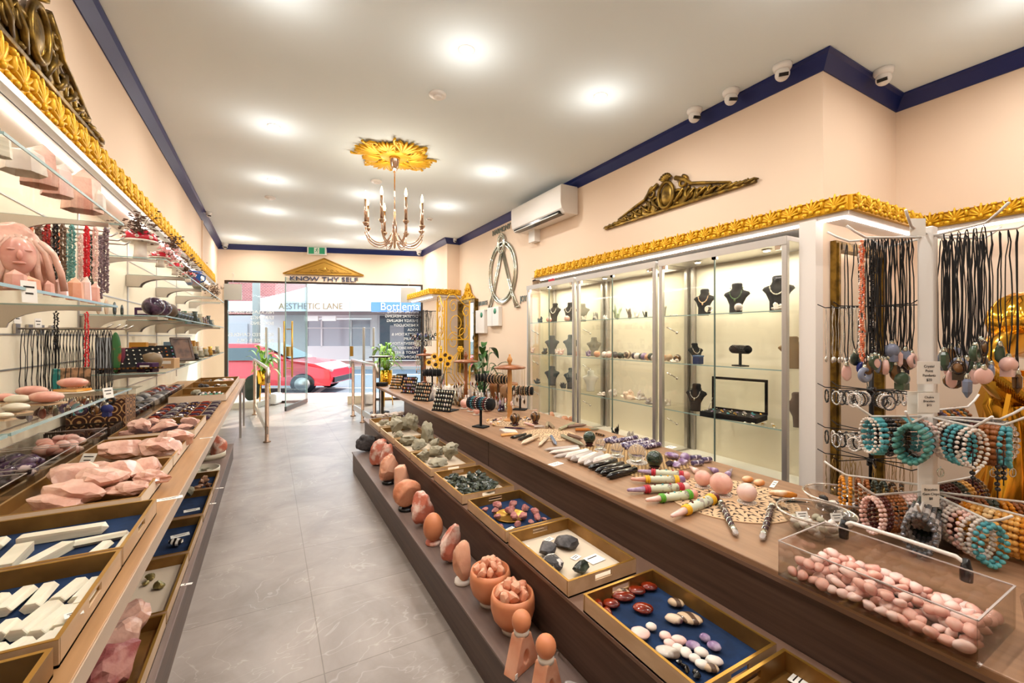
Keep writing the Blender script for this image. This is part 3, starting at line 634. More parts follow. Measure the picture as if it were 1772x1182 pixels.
def chunkbowl(px, yb, yr, yt, wpx, label, seed):
    p = on(px, yb - 2, L1); d = dep(p); W = wpx * d / F; H = (yb - yr) * d / F * .72; p = p + Vector((0, W * .3, 0)); p.x = .942 - W / 2
    e = E('salt_bowl', p, label, 'salt lamp', 'salt bowls filled with chunks')
    r = W / 2; a = MB(); a.lathe([(r * .45, 0), (r * .62, H * .06), (r * .88, H * .28), (r * 1.0, H * .55), (r, H * .82), (r * .93, H), (r * .85, H * .98), (r * .84, H * .7), (r * .3, H * .5)], n=32, c=(0, 0, .018)); a.build('bowl_body', SALTS, e)
    a = MB(); a.lathe([(r * .5, 0), (r * .52, .012), (r * .48, .02)], n=24); a.build('lamp_base', MAPM, e)
    rr = random.Random(seed)
    for i in range(13):
        a1 = i * 2.4; q = r * .68 * math.sqrt((i + .5) / 13)
        s_ = rr.uniform(.045, .06)
        b = MB(); b.rock((0, 0, 0), (s_, s_ * .8, s_ * 1.1), None, seed * 20 + i, 12, .05, 2); o = b.build('salt_chunk', SALTP, e)
        o.location = (q * math.cos(a1), q * math.sin(a1), H + .012 + (.03 if q < r * .4 else .01)); o.rotation_euler = (rr.uniform(-.4, .4), rr.uniform(-.4, .4), a1)
chunkbowl(846, 1062, 985, 960, 73, 'orange salt bowl filled with white-orange chunks, farther of the two', 3)
chunkbowl(889, 1110, 1026, 995, 79, 'orange salt bowl filled with chunks, nearer and larger of the two', 4)
def figure(px, yb, yt, wpx, label):
    p = on(px, yb - 4, L1); d = dep(p); W = wpx * d / F * 1.2; H = (yb - yt) * d / F * .95; p = p + Vector((.0, W * .3, 0))
    e = E('salt_figure', p, label, 'salt lamp', 'bottle-shaped salt lamps with round heads', R(20)); h2 = H * .64; t_ = W * .36
    # trapezoid body with an oval opening
    a = MB(); N = 24; out = []; inn = []
    for i in range(N):
        an = 2 * PI * i / N; cx_, cz_ = math.cos(an), math.sin(an)
        k = 1 / max(abs(cx_), abs(cz_)); zz = cz_ * k; xx = cx_ * k
        hw = W * (.5 - .32 * (zz + 1) / 2); out.append((xx * hw, (zz + 1) / 2 * h2)); inn.append((-W * .02 + cx_ * W * .11, h2 * .40 + cz_ * h2 * .2))
    vs = [(x, -t_ / 2, z) for x, z in out] + [(x, -t_ / 2, z) for x, z in inn] + [(x, t_ / 2, z) for x, z in out] + [(x, t_ / 2, z) for x, z in inn]; fs = []
    for i in range(N):
        j = (i + 1) % N; fs += [(i, j, N + j, N + i), (2 * N + i, 3 * N + i, 3 * N + j, 2 * N + j), (i, 2 * N + i, 2 * N + j, j), (N + i, N + j, 3 * N + j, 3 * N + i)]
    a.add(vs, fs); a.build('salt_body', SALTP, e, bevel=.004)
    a = MB(); a.lathe([(W * .2, h2 - .004), (W * .2, h2 + H * .04), (W * .15, h2 + H * .07)], n=20); a.build('collar', MAPM, e)
    a = MB(); a.ball((0, 0, h2 + H * .2), W * .25, n=3, sc3=(1, 1, 1.1)); a.build('head', SALTS, e)
    a = MB(); a.box((-W * .42, -t_ / 2 - .001, h2 * .1), (.012, .002, .018)); a.build('price_sticker', PAPER, e)
figure(913, 1172, 1070, 58, 'pink bottle-shaped salt lamp with orange ball head, beside the larger chunk bowl')
figure(957, 1232, 1112, 62, 'pink bottle-shaped salt lamp with orange ball head, cut off by the bottom edge')
lamp(993, 1235, 1177, 26, CRYSS, 31, 'clear rounded crystal just peeking in at the bottom edge')
# ================================================================== RIGHT WALL FITTINGS
def spiral(mb, c, r, turns, a0, thick, to3, n=22, out=1, sgn=1):
    pts = []; th = []
    for i in range(n + 1):
        t = i / n; a = a0 + sgn * turns * 2 * PI * t; q = r * (1 - .85 * t); pts.append(to3(c[0] + q * math.cos(a), c[1] + q * math.sin(a), .012 + .012 * t)); th.append(thick * (1 - .45 * t))
    mb.tube(pts, th, n=6)
def carving(X, nx, y0, y1, z, h, label):
    """gilded overdoor carving: raised cartouche and shell with scrolls falling to both ends"""
    yc = (y0 + y1) / 2; L = (y1 - y0) / 2
    e = E('wall_ornament', (X, yc, z), label, 'wall ornament'); s_ = nx
    def T(u, w_, dpt=.02): return (s_ * dpt, u, w_)
    a = MB(); a.box((s_ * .014, 0, .012), (.028, 2 * L, .024)); a.build('base_rail', AGOLD, e, bevel=.005)
    def top(u):
        t = abs(u) / L; return h * (.10 + .9 * max(0, (1 - t)) ** 1.55 * (.62 if t > .2 else .62 + .0))
    N = 40; vs = []; fs = []
    for i in range(N + 1):
        u = -L + 2 * L * i / N; hh = top(u) * .92
        vs += [T(u, .02, 0), T(u, hh, 0), T(u, hh, .012), T(u, .02, .016)]
    for i in range(N):
        for k in range(4): fs.append((i * 4 + k, i * 4 + (k + 1) % 4, i * 4 + 4 + (k + 1) % 4, i * 4 + 4 + k))
    a = MB(); a.add(vs, fs); a.build('back_plate', AGOLD, e)
    a = MB()
    for sg in (-1, 1):
        for i, t in enumerate((.16, .30, .43, .55, .66, .76, .85, .93)):
            u = sg * t * L; r = top(u) * .42
            spiral(a, (u, top(u) * .55 + .01), r, 1.1, PI / 2 + (0 if i % 2 else PI), .010 + .01 * (1 - t), T, sgn=sg * (1 if i % 2 else -1))
            a.tube([T(u - sg * .05, .03, .02), T(u, top(u) * .5, .03), T(u + sg * .05, top(u) * .85, .022), T(u + sg * .08, top(u) * .6, .02)], [.012, .016, .012, .005], n=6)
        a.tube([T(sg * .10, h * .8), T(sg * .2, h * .66), T(sg * .26, h * .5), T(sg * .36, h * .42), T(sg * .5, h * .3), T(sg * .62, h * .2)], [.022, .02, .016, .016, .012, .008], n=8)
        spiral(a, (sg * .17, h * .62), .055, 1.2, PI / 2, .017, T, sgn=-sg)
    a.build('leaf_scrolls', AGOLD, e)
    a = MB(); a.tube([T(.085 * math.cos(i * PI / 12), h * .42 + .115 * math.sin(i * PI / 12), .03) for i in range(24)], .016, n=8, closed=True); a.ball(T(0, h * .42, .012), .08, n=3, sc3=(.35, .9, 1.25)); a.build('cartouche', AGOLD, e)
    a = MB()
    for i in range(7):
        an = (i - 3) * .34; a.tube([T(0, h * .78, .025), T(math.sin(an) * .05, h * .78 + math.cos(an) * .05, .04), T(math.sin(an) * .075, h * .8 + math.cos(an) * h * .2, .03)], [.006, .012, .014], n=6)
    a.build('shell', AGOLD, e)
    return e
carving(WR - .001, -1, 1.91, 3.555, 2.505, .33, 'antique gold carved overdoor ornament with cartouche on the right peach wall')
carving(WL + .001, 1, 1.75, 3.43, 2.49, .40, 'dark antique gold carved ornament standing above the left yellow gold moulding')

# air conditioner
e = E('air_conditioner', (WR - .003, 4.04, 2.79), 'white split air conditioner high on the right wall', 'air conditioner')
W = 1.16; pr = [(0, 0), (-.19, .0), (-.235, .05), (-.25, .12), (-.25, .30), (-.235, .325), (0, .325)]
a = MB(); vs = [(x, 0, z) for x, z in pr] + [(x, W, z) for x, z in pr]; K = len(pr)
a.add(vs, [(k, (k + 1) % K, K + (k + 1) % K, K + k) for k in range(K)] + [tuple(range(K - 1, -1, -1)), tuple(range(K, 2 * K))]); a.build('housing', WHITEP, e, bevel=.008)
a = MB(); a.box((-.222, W / 2, .018), (.05, W * .88, .006), rz=0, M=Matrix.Identity(4)); a.v = [(x, y, z - (x + .222) * -.9) for x, y, z in a.v]; a.build('louvre', WHITEP, e)
a = MB(); a.bx(-.236, -.150, W * .05, W * .95, -.003, .03); a.build('air_slot', BLACKG, e)
a = MB(); a.bx(-.14, -.05, W * .05, W * .9, -.002, .004); a.build('underside_grille', WHITEP, e)
a = MB(); a.bx(-.09, 0, W - .35, W - .2, -.16, -.002); tag(a.build('pipe_cover', WHITEP, e), 'small white box hanging under the unit')

# emblem and words
SILV = mat('mirror_silver', (206, 208, 196), .12, .95)
def W3(y, z, x=-.02): return (WR + x, y, z)
e = E('wall_emblem', (WR, 5.9, 2.35), 'large silver emblem of an oval ring with an A inside, on the right wall', 'wall emblem'); e.location = (0, 0, 0)
yc, zc, ry, rz_ = 5.905, 2.35, .44, .47
a = MB()
for q in (0, .055): a.tube([W3(yc + (ry - q) * math.cos(i * PI / 24), zc + (rz_ - q) * math.sin(i * PI / 24)) for i in range(48)], .016, n=6, closed=True)
vs = []; fs = []
for i in range(48):
    for q in (0, -.06):
        vs.append(W3(yc + (ry + q) * math.cos(i * PI / 24), zc + (rz_ + q) * math.sin(i * PI / 24), -.012))
for i in range(48): j = (i + 1) % 48; fs.append((2 * i, 2 * i + 1, 2 * j + 1, 2 * j))
a.add(vs, fs); a.build('ring', SILV, e)
a = MB()
for q in (0, .035): a.tube([W3(yc + (.11 - q) * math.cos(i * PI / 12), 2.80 + (.15 - q) * math.sin(i * PI / 12), -.035) for i in range(24)], .013, n=6, closed=True)
a.build('top_loop', SILV, e)
a = MB()
for sg in (-1, 1):
    for q in (0, .05): a.tube([W3(yc + sg * (0.0 + q), 2.66 - q * .0), W3(yc + sg * (.30 + q), 2.0), W3(yc + sg * (.42 + q * 1.4), 1.80)], .014, n=6)
    a.tube([W3(yc + sg * .40, 1.80), W3(yc + sg * .53, 1.80)], .014, n=6)
a.build('letter_legs', SILV, e)
SIGNM = mat('grey_green_letters', (128, 136, 128), .3, .5)
for s_, y_, z_, sz, sx in (('HARMONY', 5.95, 3.02, .12, 1.0), ('BALANCE', 6.61, 1.925, .10, .8), ('JOY', 5.28, 1.90, .12, .9)):
    t = text(s_, 'wall_lettering', SIGNM, (WR - .01, y_, z_), sz, (R(90), 0, R(-90)), .006, sx=sx); tag(t, 'small raised grey word %s beside the silver emblem' % s_, 'wall lettering')
# wall cabinets for first aid
GRN = mat('green_badge', (60, 140, 110), .5)
for (y0, y1, z0, z1, n_, lb) in ((6.44, 6.78, 1.42, 1.81, 1, 'narrow white wall box with one green badge'), (5.93, 6.33, 1.53, 1.83, 2, 'double white wall box with a green badge, nearer the glass cabinets')):
    e = E('wall_box', (WR, (y0 + y1) / 2, z0), lb, 'wall box', 'white wall boxes under the emblem')
    w_ = y1 - y0; h_ = z1 - z0
    a = MB(); a.box((-.035, 0, h_ / 2), (.07, w_, h_)); a.build('case', WHITEP, e, bevel=.008)
    a = MB(); a.lathe([(.045, 0), (.045, .003)], n=20, M=Matrix.Translation((-.073, -w_ * .2, h_ * .78)) @ Matrix.Rotation(R(90), 4, 'Y')); a.build('badge', GRN, e)
    if n_ == 2: a = MB(); a.box((-.0705, 0.02, h_ / 2), (.002, .006, h_ * .96)); a.build('door_seam', ALU, e)

# ================================================================== GLASS CABINETS
ZS = (.325, .733, 1.14, 1.548); CX0, CX1 = 3.0, 3.46
SHG = 'glass display cabinets along the right wall'
def cabinet(y0, y1, label):
    e = E('display_cabinet', (0, 0, 0), label, 'display cabinet', SHG)
    for (x, y) in ((CX0 + .02, y0 + .02), (CX0 + .02, y1 - .02), (CX1 - .02, y0 + .02), (CX1 - .02, y1 - .02)):
        a = MB(); a.bx(x - .018, x + .018, y - .018, y + .018, .10, 2.03); a.build('post', ALU, e, bevel=.006)
    a = MB(); a.bx(CX0, CX1, y0, y1, 2.01, 2.04); a.bx(CX0 - .002, CX0 + .02, y0 + .001, y1 - .001, 1.985, 2.041); a.build('top_panel', ALU, e)
    a = MB(); a.bx(CX0, CX1, y0, y1, 0, .32); a.build('base_box', WHITE, e)
    a = MB(); a.bx(CX1 - .006, CX1, y0 + .04, y1 - .04, .32, 2.01); a.build('back_panel', CREAM, e)
    for y in (y0 + .01, y1 - .01): a = MB(); a.bx(CX0 + .04, CX1 - .04, y - .003, y + .003, .32, 2.01); a.build('side_glass', GLASS, e)
    ym = (y0 + y1) / 2
    for i, (q0, q1) in enumerate(((y0 + .042, ym - .002), (ym + .002, y1 - .042))):
        a = MB(); a.bx(CX0 + .012, CX0 + .017, q0, q1, .33, 1.985); d = a.build('door', GLASS, e)
        a = MB(); yy = q1 if i == 0 else q0; a.bx(CX0 + .010, CX0 + .019, yy - .0025, yy + .0025, .33, 1.985); a.build('glass_edge', mat('dark_glass_edge', (96, 112, 104), .2), d)
        a = MB(); hy = q0 + .02 if i == 0 else q1 - .02; a.bx(CX0 + .002, CX0 + .024, hy - .018, hy + .018, 1.955, 1.985); a.build('hinge', CHROME, d); a = MB(); a.bx(CX0 + .002, CX0 + .024, yy - .02, yy + .02, 1.965, 1.99); a.build('door_clamp', CHROME, d)
    for z in ZS[1:]:
        a = MB(); a.bx(CX0 + .04, CX1 - .03, y0 + .02, y1 - .02, z - .007, z); g = a.build('glass_shelf', GLASS, e)
        a = MB(); a.bx(CX0 + .038, CX0 + .041, y0 + .02, y1 - .02, z - .0075, z + .0005); a.build('shelf_edge', GEDGE, g)
    for yy in (y0 + .25, y1 - .25):
        a = MB(); a.lathe([(.032, 2.0), (.036, 2.009)], n=16, c=(3.2, yy, 0)); s0 = a.build('cabinet_spotlight', CHROME, e)
        a = MB(); a.lathe([(.022, 1.996), (.022, 2.0)], n=12, c=(3.2, yy, 0)); a.build('lens', LAMPM, s0)
    for z in (1.43, 1.03, .63):
        a = MB(); a.tube([(CX0 + .05, y1 - .05, z + .02), (CX0 + .08, y1 - .07, z), (CX0 + .11, y1 - .09, z - .02)], .006, n=6); a.ball((CX0 + .12, y1 - .1, z - .03), .012, n=2); a.build('clip', CHROME, e)
    ld = bpy.data.lights.new('cabinet_lamp', 'AREA'); ld.shape = 'RECTANGLE'; ld.size = .3; ld.size_y = .9; ld.energy = 7; ld.color = (1, .93, .76)
    lo = bpy.data.objects.new('cabinet_lamp', ld); COL.objects.link(lo); lo.location = (3.2, ym, 1.99)
    return e
cabinet(1.62, 2.71, 'nearest glass cabinet with black necklace busts and an open black case')
cabinet(2.745, 3.885, 'middle glass cabinet with crystal trees, a row of spheres and white clusters')
cabinet(3.93, 4.96, 'farthest glass cabinet, partly mirroring the street, with several busts')
RED = mat('red_sign', (190, 40, 50), .5)
a = MB(); a.bx(3.02, 3.03, 4.35, 4.47, 2.045, 2.08); tag(a.build('red_sticker', RED), 'tiny red sticker on top of the farthest glass cabinet', 'sticker')

def bust(loc, h, m, label, rz=0, chain=None, pend=None, group='necklace busts', lean=.1, cat='necklace bust', small=False):
    e = E('necklace_bust', loc, label, cat, group, rz)
    rings = [(0, .20, .13, 0), (.04, .19, .12, 0), (.3, .20, .10, .0), (.52, .30, .11, .02), (.63, .40, .11, .04), (.70, .36, .10, .05), (.76, .20, .10, .055), (.84, .155, .10, .05), (.96, .16, .11, .035), (1.0, .12, .08, .03)]
    n = 20; vs = []; fs = []
    for (z, w_, d_, o) in rings:
        for k in range(n): a_ = 2 * PI * k / n; vs.append((w_ * h * math.cos(a_), (o + lean * z) * h + d_ * h * math.sin(a_), z * h))
    for j in range(len(rings) - 1):
        for k in range(n): fs.append((j * n + k, j * n + (k + 1) % n, (j + 1) * n + (k + 1) % n, (j + 1) * n + k))
    fs += [tuple(range(n - 1, -1, -1)), tuple((len(rings) - 1) * n + k for k in range(n))]
    a = MB(); a.add(vs, fs, smooth=True); a.build('bust_form', m, e)
    if chain:
        a = MB(); pts = []
        for i in range(25):
            t = -PI * .95 / 2 + PI * .95 * i / 24 - PI / 2
            x = .17 * h * math.cos(t + 0) * 1.15; zz = .84 - .36 * (math.cos((i - 12) / 12 * PI / 2)) ** .8
            q = (zz - .48) / .36
            y = (.02 + lean * zz) * h - (.105 + .02 * (1 - q)) * h - .002
            pts.append(Vector((.17 * h * math.sin((i - 12) / 12 * PI / 2) * (1.1 - .0 * q), y + (.10 * h if abs(i - 12) > 10 else 0), zz * h)))
        for i, p in enumerate(pts): a.ball(p, h * (.016 if i % 3 else .022), n=1)
        a.build('necklace', chain, e)
        if pend: a = MB(); a.ball(pts[12] + Vector((0, -.004, -.045 * h)), h * .05, n=2, sc3=(.6, .4, 1.2)); a.build('pendant', pend, e)
    return e
CHAINP = mat('peach_beads', (226, 180, 140), .3); CHAING = mat('green_beads', (70, 96, 50), .3); CHAINW = mat('pearl_beads', (232, 224, 206), .3)
FACE = R(-75)
def cb(px, py, z, X): p = onx(px, py, X); p.z = z; return p
bust(cb(1217, 535, ZS[3], 3.25), .23, BLACK, 'black bust with peach bead necklace, left on the top shelf of the nearest cabinet', FACE, CHAINP, CHAINP)
bust(cb(1273, 535, ZS[3], 3.25), .25, BLACK, 'black bust with green bead necklace, middle on the top shelf of the nearest cabinet', FACE, CHAING, CHAING)
bust(cb(1345, 535, ZS[3], 3.25), .27, BLACK, 'black bust with pearl necklace, right on the top shelf behind the cabinet post', FACE, CHAINW)
bust(cb(1207, 622, ZS[2], 3.25), .17, BLACK, 'small leaning black bust above a blue ring box', R(-30), CHAINW, lean=.35)
bust(cb(1372, 632, ZS[2], 3.25), .23, mat('gold_brown_bust', (120, 90, 48), .5), 'gold-brown bust on the second shelf behind the cabinet post', R(-60))
bust(cb(1203, 702, ZS[1], 3.18), .23, BLACK, 'black bust with a long silver pendant on the third shelf', FACE, mat('silver_chain', (210, 208, 204), .2, .9), SILV)
bust(cb(1385, 732, ZS[1], 3.25), .24, mat('brown_bust', (84, 58, 44), .7), 'dark brown bust at the right end of the third shelf', R(-30))
BUST2 = mat('slate_bust', (58, 66, 70), .7)
for (px, z, X, h_, m, lb, rz) in ((958, ZS[3], 3.2, .25, BLACK, 'black bust with white ribbon on the top shelf of the far cabinet', FACE), (984, ZS[3], 3.2, .24, BLACK, 'second black bust on the top shelf of the far cabinet', FACE),
        (955, ZS[2], 3.2, .24, BUST2, 'slate bust on the second shelf of the far cabinet', R(-40)), (988, ZS[2], 3.2, .25, BUST2, 'slate bust near the post on the second shelf of the far cabinet', R(-40)),
        (955, ZS[1], 3.2, .25, BUST2, 'slate bust on the third shelf of the far cabinet', R(-40)), (988, ZS[1], 3.2, .25, BUST2, 'slate bust near the post on the third shelf of the far cabinet', R(-50)),
        (1028, ZS[2], 3.3, .22, mat('grey_bust', (120, 114, 104), .7), 'grey bust behind the first spheres in the middle cabinet', R(-40)), (1022, ZS[1], 3.25, .24, mat('white_bust', (214, 210, 204), .5), 'white bust on the third shelf of the middle cabinet', R(-40)),
        (1008, ZS[3], 3.3, .22, mat('grey_bust', (120, 114, 104), .7), 'grey bust in the corner of the top shelf, middle cabinet', R(-40))):
    bust(cb(px, 600, z, X), h_, m, lb, rz, CHAINW if m is BLACK else None)
def sphere(loc, r, m, label, stand=None, group=None, name='crystal_sphere', cat='sphere'):
    e = E(name, loc, label, cat, group); zb = 0
    if stand:
        zb = r * .5; a = MB(); a.lathe([(r * .62, 0), (r * .7, r * .1), (r * .45, r * .25), (r * .62, r * .48), (r * .66, r * .62), (r * .5, r * .6)], n=20); a.build('stand', stand, e)
    a = MB(); a.ball((0, 0, zb + r * .98), r, n=4); a.build('ball', m, e); return e
sp = [(1033, .036, mat('peach_stone', (214, 150, 110), .2, coat=.4)), (1046, .032, MAPM), (1054, .036, ROSEP), (1064, .034, DARKR), (1073, .032, GREENR), (1086, .042, AGATE), (1098, .034, DPURP), (1103, .034, MAPM), (1111, .034, JADE), (1115, .036, PURP), (1121, .032, mat('peach_stone', (214, 150, 110))), (1127, .036, GREENR), (1131, .03, MAPM), (1078, .03, JADE)]
SPN = ['peach', 'white', 'pale pink', 'dark grey', 'mossy green', 'banded brown', 'dark violet', 'small white', 'black-green', 'lilac', 'second peach', 'dark mottled', 'last white', 'small jade']
for (px, r, m), nm in zip(sp, SPN): sphere(cb(px, 615, ZS[2], 3.16 if px % 2 else 3.21), r, m, nm + ' sphere in the row on the second shelf of the middle cabinet', group='row of stone spheres in the middle cabinet')
for (px, r, m, nm) in ((1149, .03, mat('peach_stone', (214, 150, 110)), 'small peach'), (1158, .034, mat('tan_stone', (196, 160, 124), .2), 'tan'), (1172, .034, TIGER, 'brown')): sphere(cb(px, 615, ZS[2], 3.2), r, m, nm + ' sphere at the left of the nearest cabinet, second shelf', group='three spheres in the nearest cabinet')
sphere(cb(1226, 535, ZS[3], 3.12), .03, CRYS, 'clear sphere in front of the peach-necklace bust', BLACKG); sphere(cb(1278, 535, ZS[3], 3.12), .03, CRYSS, 'cloudy sphere in front of the green-necklace bust', BLACKG)
sphere(cb(950, 548, ZS[3], 3.1), .035, ROSE, 'pink sphere left on the top shelf of the far cabinet'); sphere(cb(981, 548, ZS[3], 3.1), .035, ROSE, 'pink sphere right on the top shelf of the far cabinet')
def cluster(loc, w_, h_, m, label, n=7, seed=0, group=None, name='crystal_cluster', cat='crystal'):
    rr = random.Random(seed); a = MB(); a.rock((0, 0, h_ * .22), (w_, w_ * .7, h_ * .5), None, seed, 8, .15, 2)
    for i in range(n):
        x = rr.uniform(-.35, .35) * w_; y = rr.uniform(-.2, .2) * w_; hh = h_ * rr.uniform(.6, 1); r = w_ * rr.uniform(.07, .13)
        M = Matrix.Translation((x, y, h_ * .1)) @ Matrix.Rotation(rr.uniform(-.5, .5), 4, 'Y') @ Matrix.Rotation(rr.uniform(-.4, .4), 4, 'X')
        a.lathe([(r, 0), (r, hh * .7), (.0005, hh * .9)], n=6, M=M, smooth=False)
    o = a.build(name, m, loc=loc); return tag(o, label, cat, group)
for (px, z, X, w_, h_, m, nm) in ((1350, ZS[3], 3.12, .12, .08, MAPM, 'white crystal cluster in front of the pearl-necklace bust'), (1165, ZS[2], 3.1, .10, .04, MAPM, 'low white cluster left on the second shelf of the nearest cabinet'),
        (1068, ZS[3], 3.2, .08, .17, mat('pale_fluorite', (190, 204, 170), .2, trans=.3), 'tall pale green crystal at the centre of the top shelf'), (1030, ZS[3], 3.2, .09, .11, mat('grey_quartz', (150, 146, 134), .3), 'grey crystal tree on the top shelf'), (1010, ZS[3], 3.2, .07, .08, MAPM, 'white crystal at the left of the top shelf'),
        (1090, ZS[3], 3.2, .07, .12, mat('smoky_quartz', (120, 108, 96), .3), 'smoky crystal castle on the top shelf'), (1102, ZS[3], 3.2, .05, .09, MAPM, 'thin white crystal right of the castle'), (1117, ZS[3], 3.2, .04, .08, GREENR, 'dark pointed crystal at the right of the top shelf'), (1048, ZS[3], 3.2, .06, .06, MAPM, 'tiny white crystal between the trees'),
        (1148, ZS[3], 3.2, .04, .12, GREENR, 'green crystal point at the left end of the nearest top shelf'), (1166, ZS[3], 3.2, .1, .03, MAPM, 'flat white crystal on the nearest top shelf'),
        (1019, ZS[2], 3.15, .08, .09, PURP, 'purple geode beside the first sphere'), (1062, ZS[1], 3.15, .12, .10, MAPM, 'white cluster, centre left of the third shelf'), (1088, ZS[1], 3.15, .18, .12, mat('peach_crystal', (240, 214, 190), .4), 'peach-white crystal, largest on the third shelf'), (1108, ZS[1], 3.2, .14, .12, MAPM, 'white cluster right on the third shelf'), (1125, ZS[1], 3.1, .1, .07, CRYSS, 'clear cluster by the post on the third shelf'), (1040, ZS[1], 3.1, .12, .05, MAPM, 'low white cluster left on the third shelf'), (1155, ZS[1], 3.15, .07, .08, MAPM, 'upright white crystal at the left of the nearest third shelf'),
        (1066, ZS[0], 3.1, .08, .16, BLACKG, 'dark split geode on the floor of the middle cabinet'), (1094, ZS[0], 3.15, .12, .11, CRYSS, 'clear crystal ball of points on the cabinet floor'), (1115, ZS[0], 3.1, .1, .1, MAPM, 'white cluster right on the floor of the middle cabinet'), (1080, ZS[0], 3.1, .12, .05, MAPM, 'low white stone on the cabinet floor'), (1130, ZS[0], 3.1, .09, .07, CRYSS, 'clear cluster by the post on the cabinet floor'),
        (1020, ZS[0], 3.1, .08, .05, MAPM, 'white stone at the left of the cabinet floor')):
    cluster(cb(px, 600, z, X), w_, h_, m, nm, seed=px, group='crystals in the glass cabinets')
for i, (px, m, s_) in enumerate(((925, ROSEP, .09), (940, CRYSS, .06), (955, SALTP, .10), (968, MAPM, .08), (978, SALTP, .12), (988, SALTP, .11), (935, MAPM, .06))):
    rockobj('stone', cb(px, 640, ZS[0], 3.12), (s_, s_ * .8, s_ * .9), m, 400 + i, ['pale pink', 'clear', 'peach', 'white', 'tall orange', 'second orange', 'small white'][i] + ' stone on the floor of the far cabinet', 'stone', 'stones on the floor of the far cabinet')
for i, (px, z, m) in enumerate(((942, ZS[2], BUST2), (970, ZS[2], ROSEP), (1000, ZS[2], SALTP), (930, ZS[1], BUST2), (975, ZS[1], BUST2), (935, ZS[3], BUST2), (965, ZS[2], MAPM), (920, ZS[2], ROSEP))):
    cluster(cb(px, 600, z, 3.12), .09, .09, m, ['dark crystal left on the second shelf', 'pink cluster on the second shelf', 'orange cluster by the post', 'dark small house crystal on the third shelf', 'dark cluster centre of the third shelf', 'dark winged crystal at the left of the top shelf', 'white cluster centre of the second shelf', 'pale pink cluster at the left of the second shelf'][i] + ' of the far cabinet', seed=500 + i, group='crystals in the far cabinet')
# ring box, bracelet bar, case
def box_simple(name, loc, d_, m, label, cat, group=None, rz=0, bev=.003, lid=None):
    a = MB(); a.box((0, 0, d_[2] / 2), d_); o = a.build(name, m, loc=loc, rz=rz, bevel=bev); return tag(o, label, cat, group)
e = E('ring_box', cb(1208, 628, ZS[2], 3.1), 'small dark blue ring box with a light lid edge on the second shelf', 'box')
a = MB(); a.box((0, 0, .03), (.06, .06, .06)); a.build('box_body', mat('dark_blue_card', (26, 48, 92), .5), e, bevel=.003)
a = MB(); a.box((0, 0, .066), (.066, .066, .012)); a.build('lid', mat('blue_lid', (70, 100, 140), .4), e, bevel=.002)
def beadring(mb, c, r, br, n, M=None, jit=0, ax='x', mats=None):
    for i in range(n):
        t = 2 * PI * i / n; u, v = r * math.cos(t), r * math.sin(t)
        p = (c[0], c[1] + u, c[2] + v) if ax == 'x' else (c[0] + u, c[1], c[2] + v)
        mb.ball(p, br, (mats[i % len(mats)] if mats else None), n=1, M=M)
def tbar(loc, w_, h_, r, mats, label, rz, nb, standm=BLACK, cat='bracelet stand', group=None):
    e = E('bracelet_stand', loc, label, cat, group, rz)
    a = MB(); a.box((0, 0, .005), (w_ * .5, w_ * .38, .01)); a.cyl((0, 0, 0), (0, 0, h_ - r), .011, n=8); a.build('stand_foot', standm, e, bevel=.002)
    a = MB(); a.cyl((-w_ / 2, 0, h_), (w_ / 2, 0, h_), r, n=20, smooth=True); a.build('velvet_roll', BLACK, e)
    b0 = None
    for i in range(nb):
        m = mats[i % len(mats)]; b = MB(); beadring(b, (0, 0, 0), r + .005, .0055, 18); o = b.build('bracelet', m, e); o.location = (-w_ * .44 + w_ * .88 * (i + .5) / nb, 0, h_); o.rotation_euler = (i * .3, 0, random.uniform(-.1, .1))
    return e
tbar(cb(1281, 628, ZS[2], 3.15), .2, .13, .024, [mat('dark_beads', (52, 46, 44), .3)], 'black bracelet bar with dark beads on the second shelf of the nearest cabinet', R(70), 12)
p = cb(1268, 715, ZS[1], 3.15)
e = E('jewellery_case', p, 'open black glass-lidded jewellery case on the third shelf', 'jewellery case', rz=R(-78))
a = MB(); a.box((0, 0, .02), (.42, .22, .04)); a.build('case_base', BLACK, e, bevel=.002)
a = MB()
for (x, z, w_, h_) in ((0, .005, .42, .02), (0, .255, .42, .02), (-.2, .13, .02, .26), (.2, .13, .02, .26)): a.box((x, .115, .04 + z), (w_, .014, h_))
lid = a.build('lid_frame', BLACKG, e); a = MB(); a.box((0, .115, .17), (.38, .003, .24)); a.build('lid_glass', GLASS, lid)
a = MB(); a.cyl((-.2, .02, .04), (-.2, .1, .13), .003, n=6); a.build('lid_stay', STEEL, e)
rr = random.Random(3)
for i in range(26):
    a = MB(); a.rock((0, 0, .007), (.028, .02, .014), None, i, 6, .1, 1); o = a.build('gem', [SILV, BGOLD, TURQ, CRYSS, PURP][i % 5], e); o.location = (-.18 + .36 * ((i * 7) % 13) / 12, -.09 + .15 * (i % 4) / 3, .04)
for i in range(14):
    px = 1290 + (i * 17) % 70; p = cb(px, 730, ZS[1], 3.06 + .05 * (i % 3))
    rockobj('gem', p, (.03, .022, .012), [SILV, BGOLD, MAPM][i % 3], 600 + i, 'small jewel loose on the third shelf right of the black case', 'gem', 'loose jewels right of the black case')
for i, (px, m) in enumerate(((1193, JASP), (1205, TIGER), (1207, BLACKG))):
    p = cb(px, 780, ZS[0], (3.06, 3.04, 3.12)[i]); a = MB(); a.lathe([(.012, 0), (.03, .012), (.036, .024), (.032, .024), (.01, .006)], n=20); tag(a.build('stone_bowl', m, loc=p), ['reddish', 'tan', 'black'][i] + ' little stone bowl on the floor of the nearest cabinet', 'bowl', 'little stone bowls')
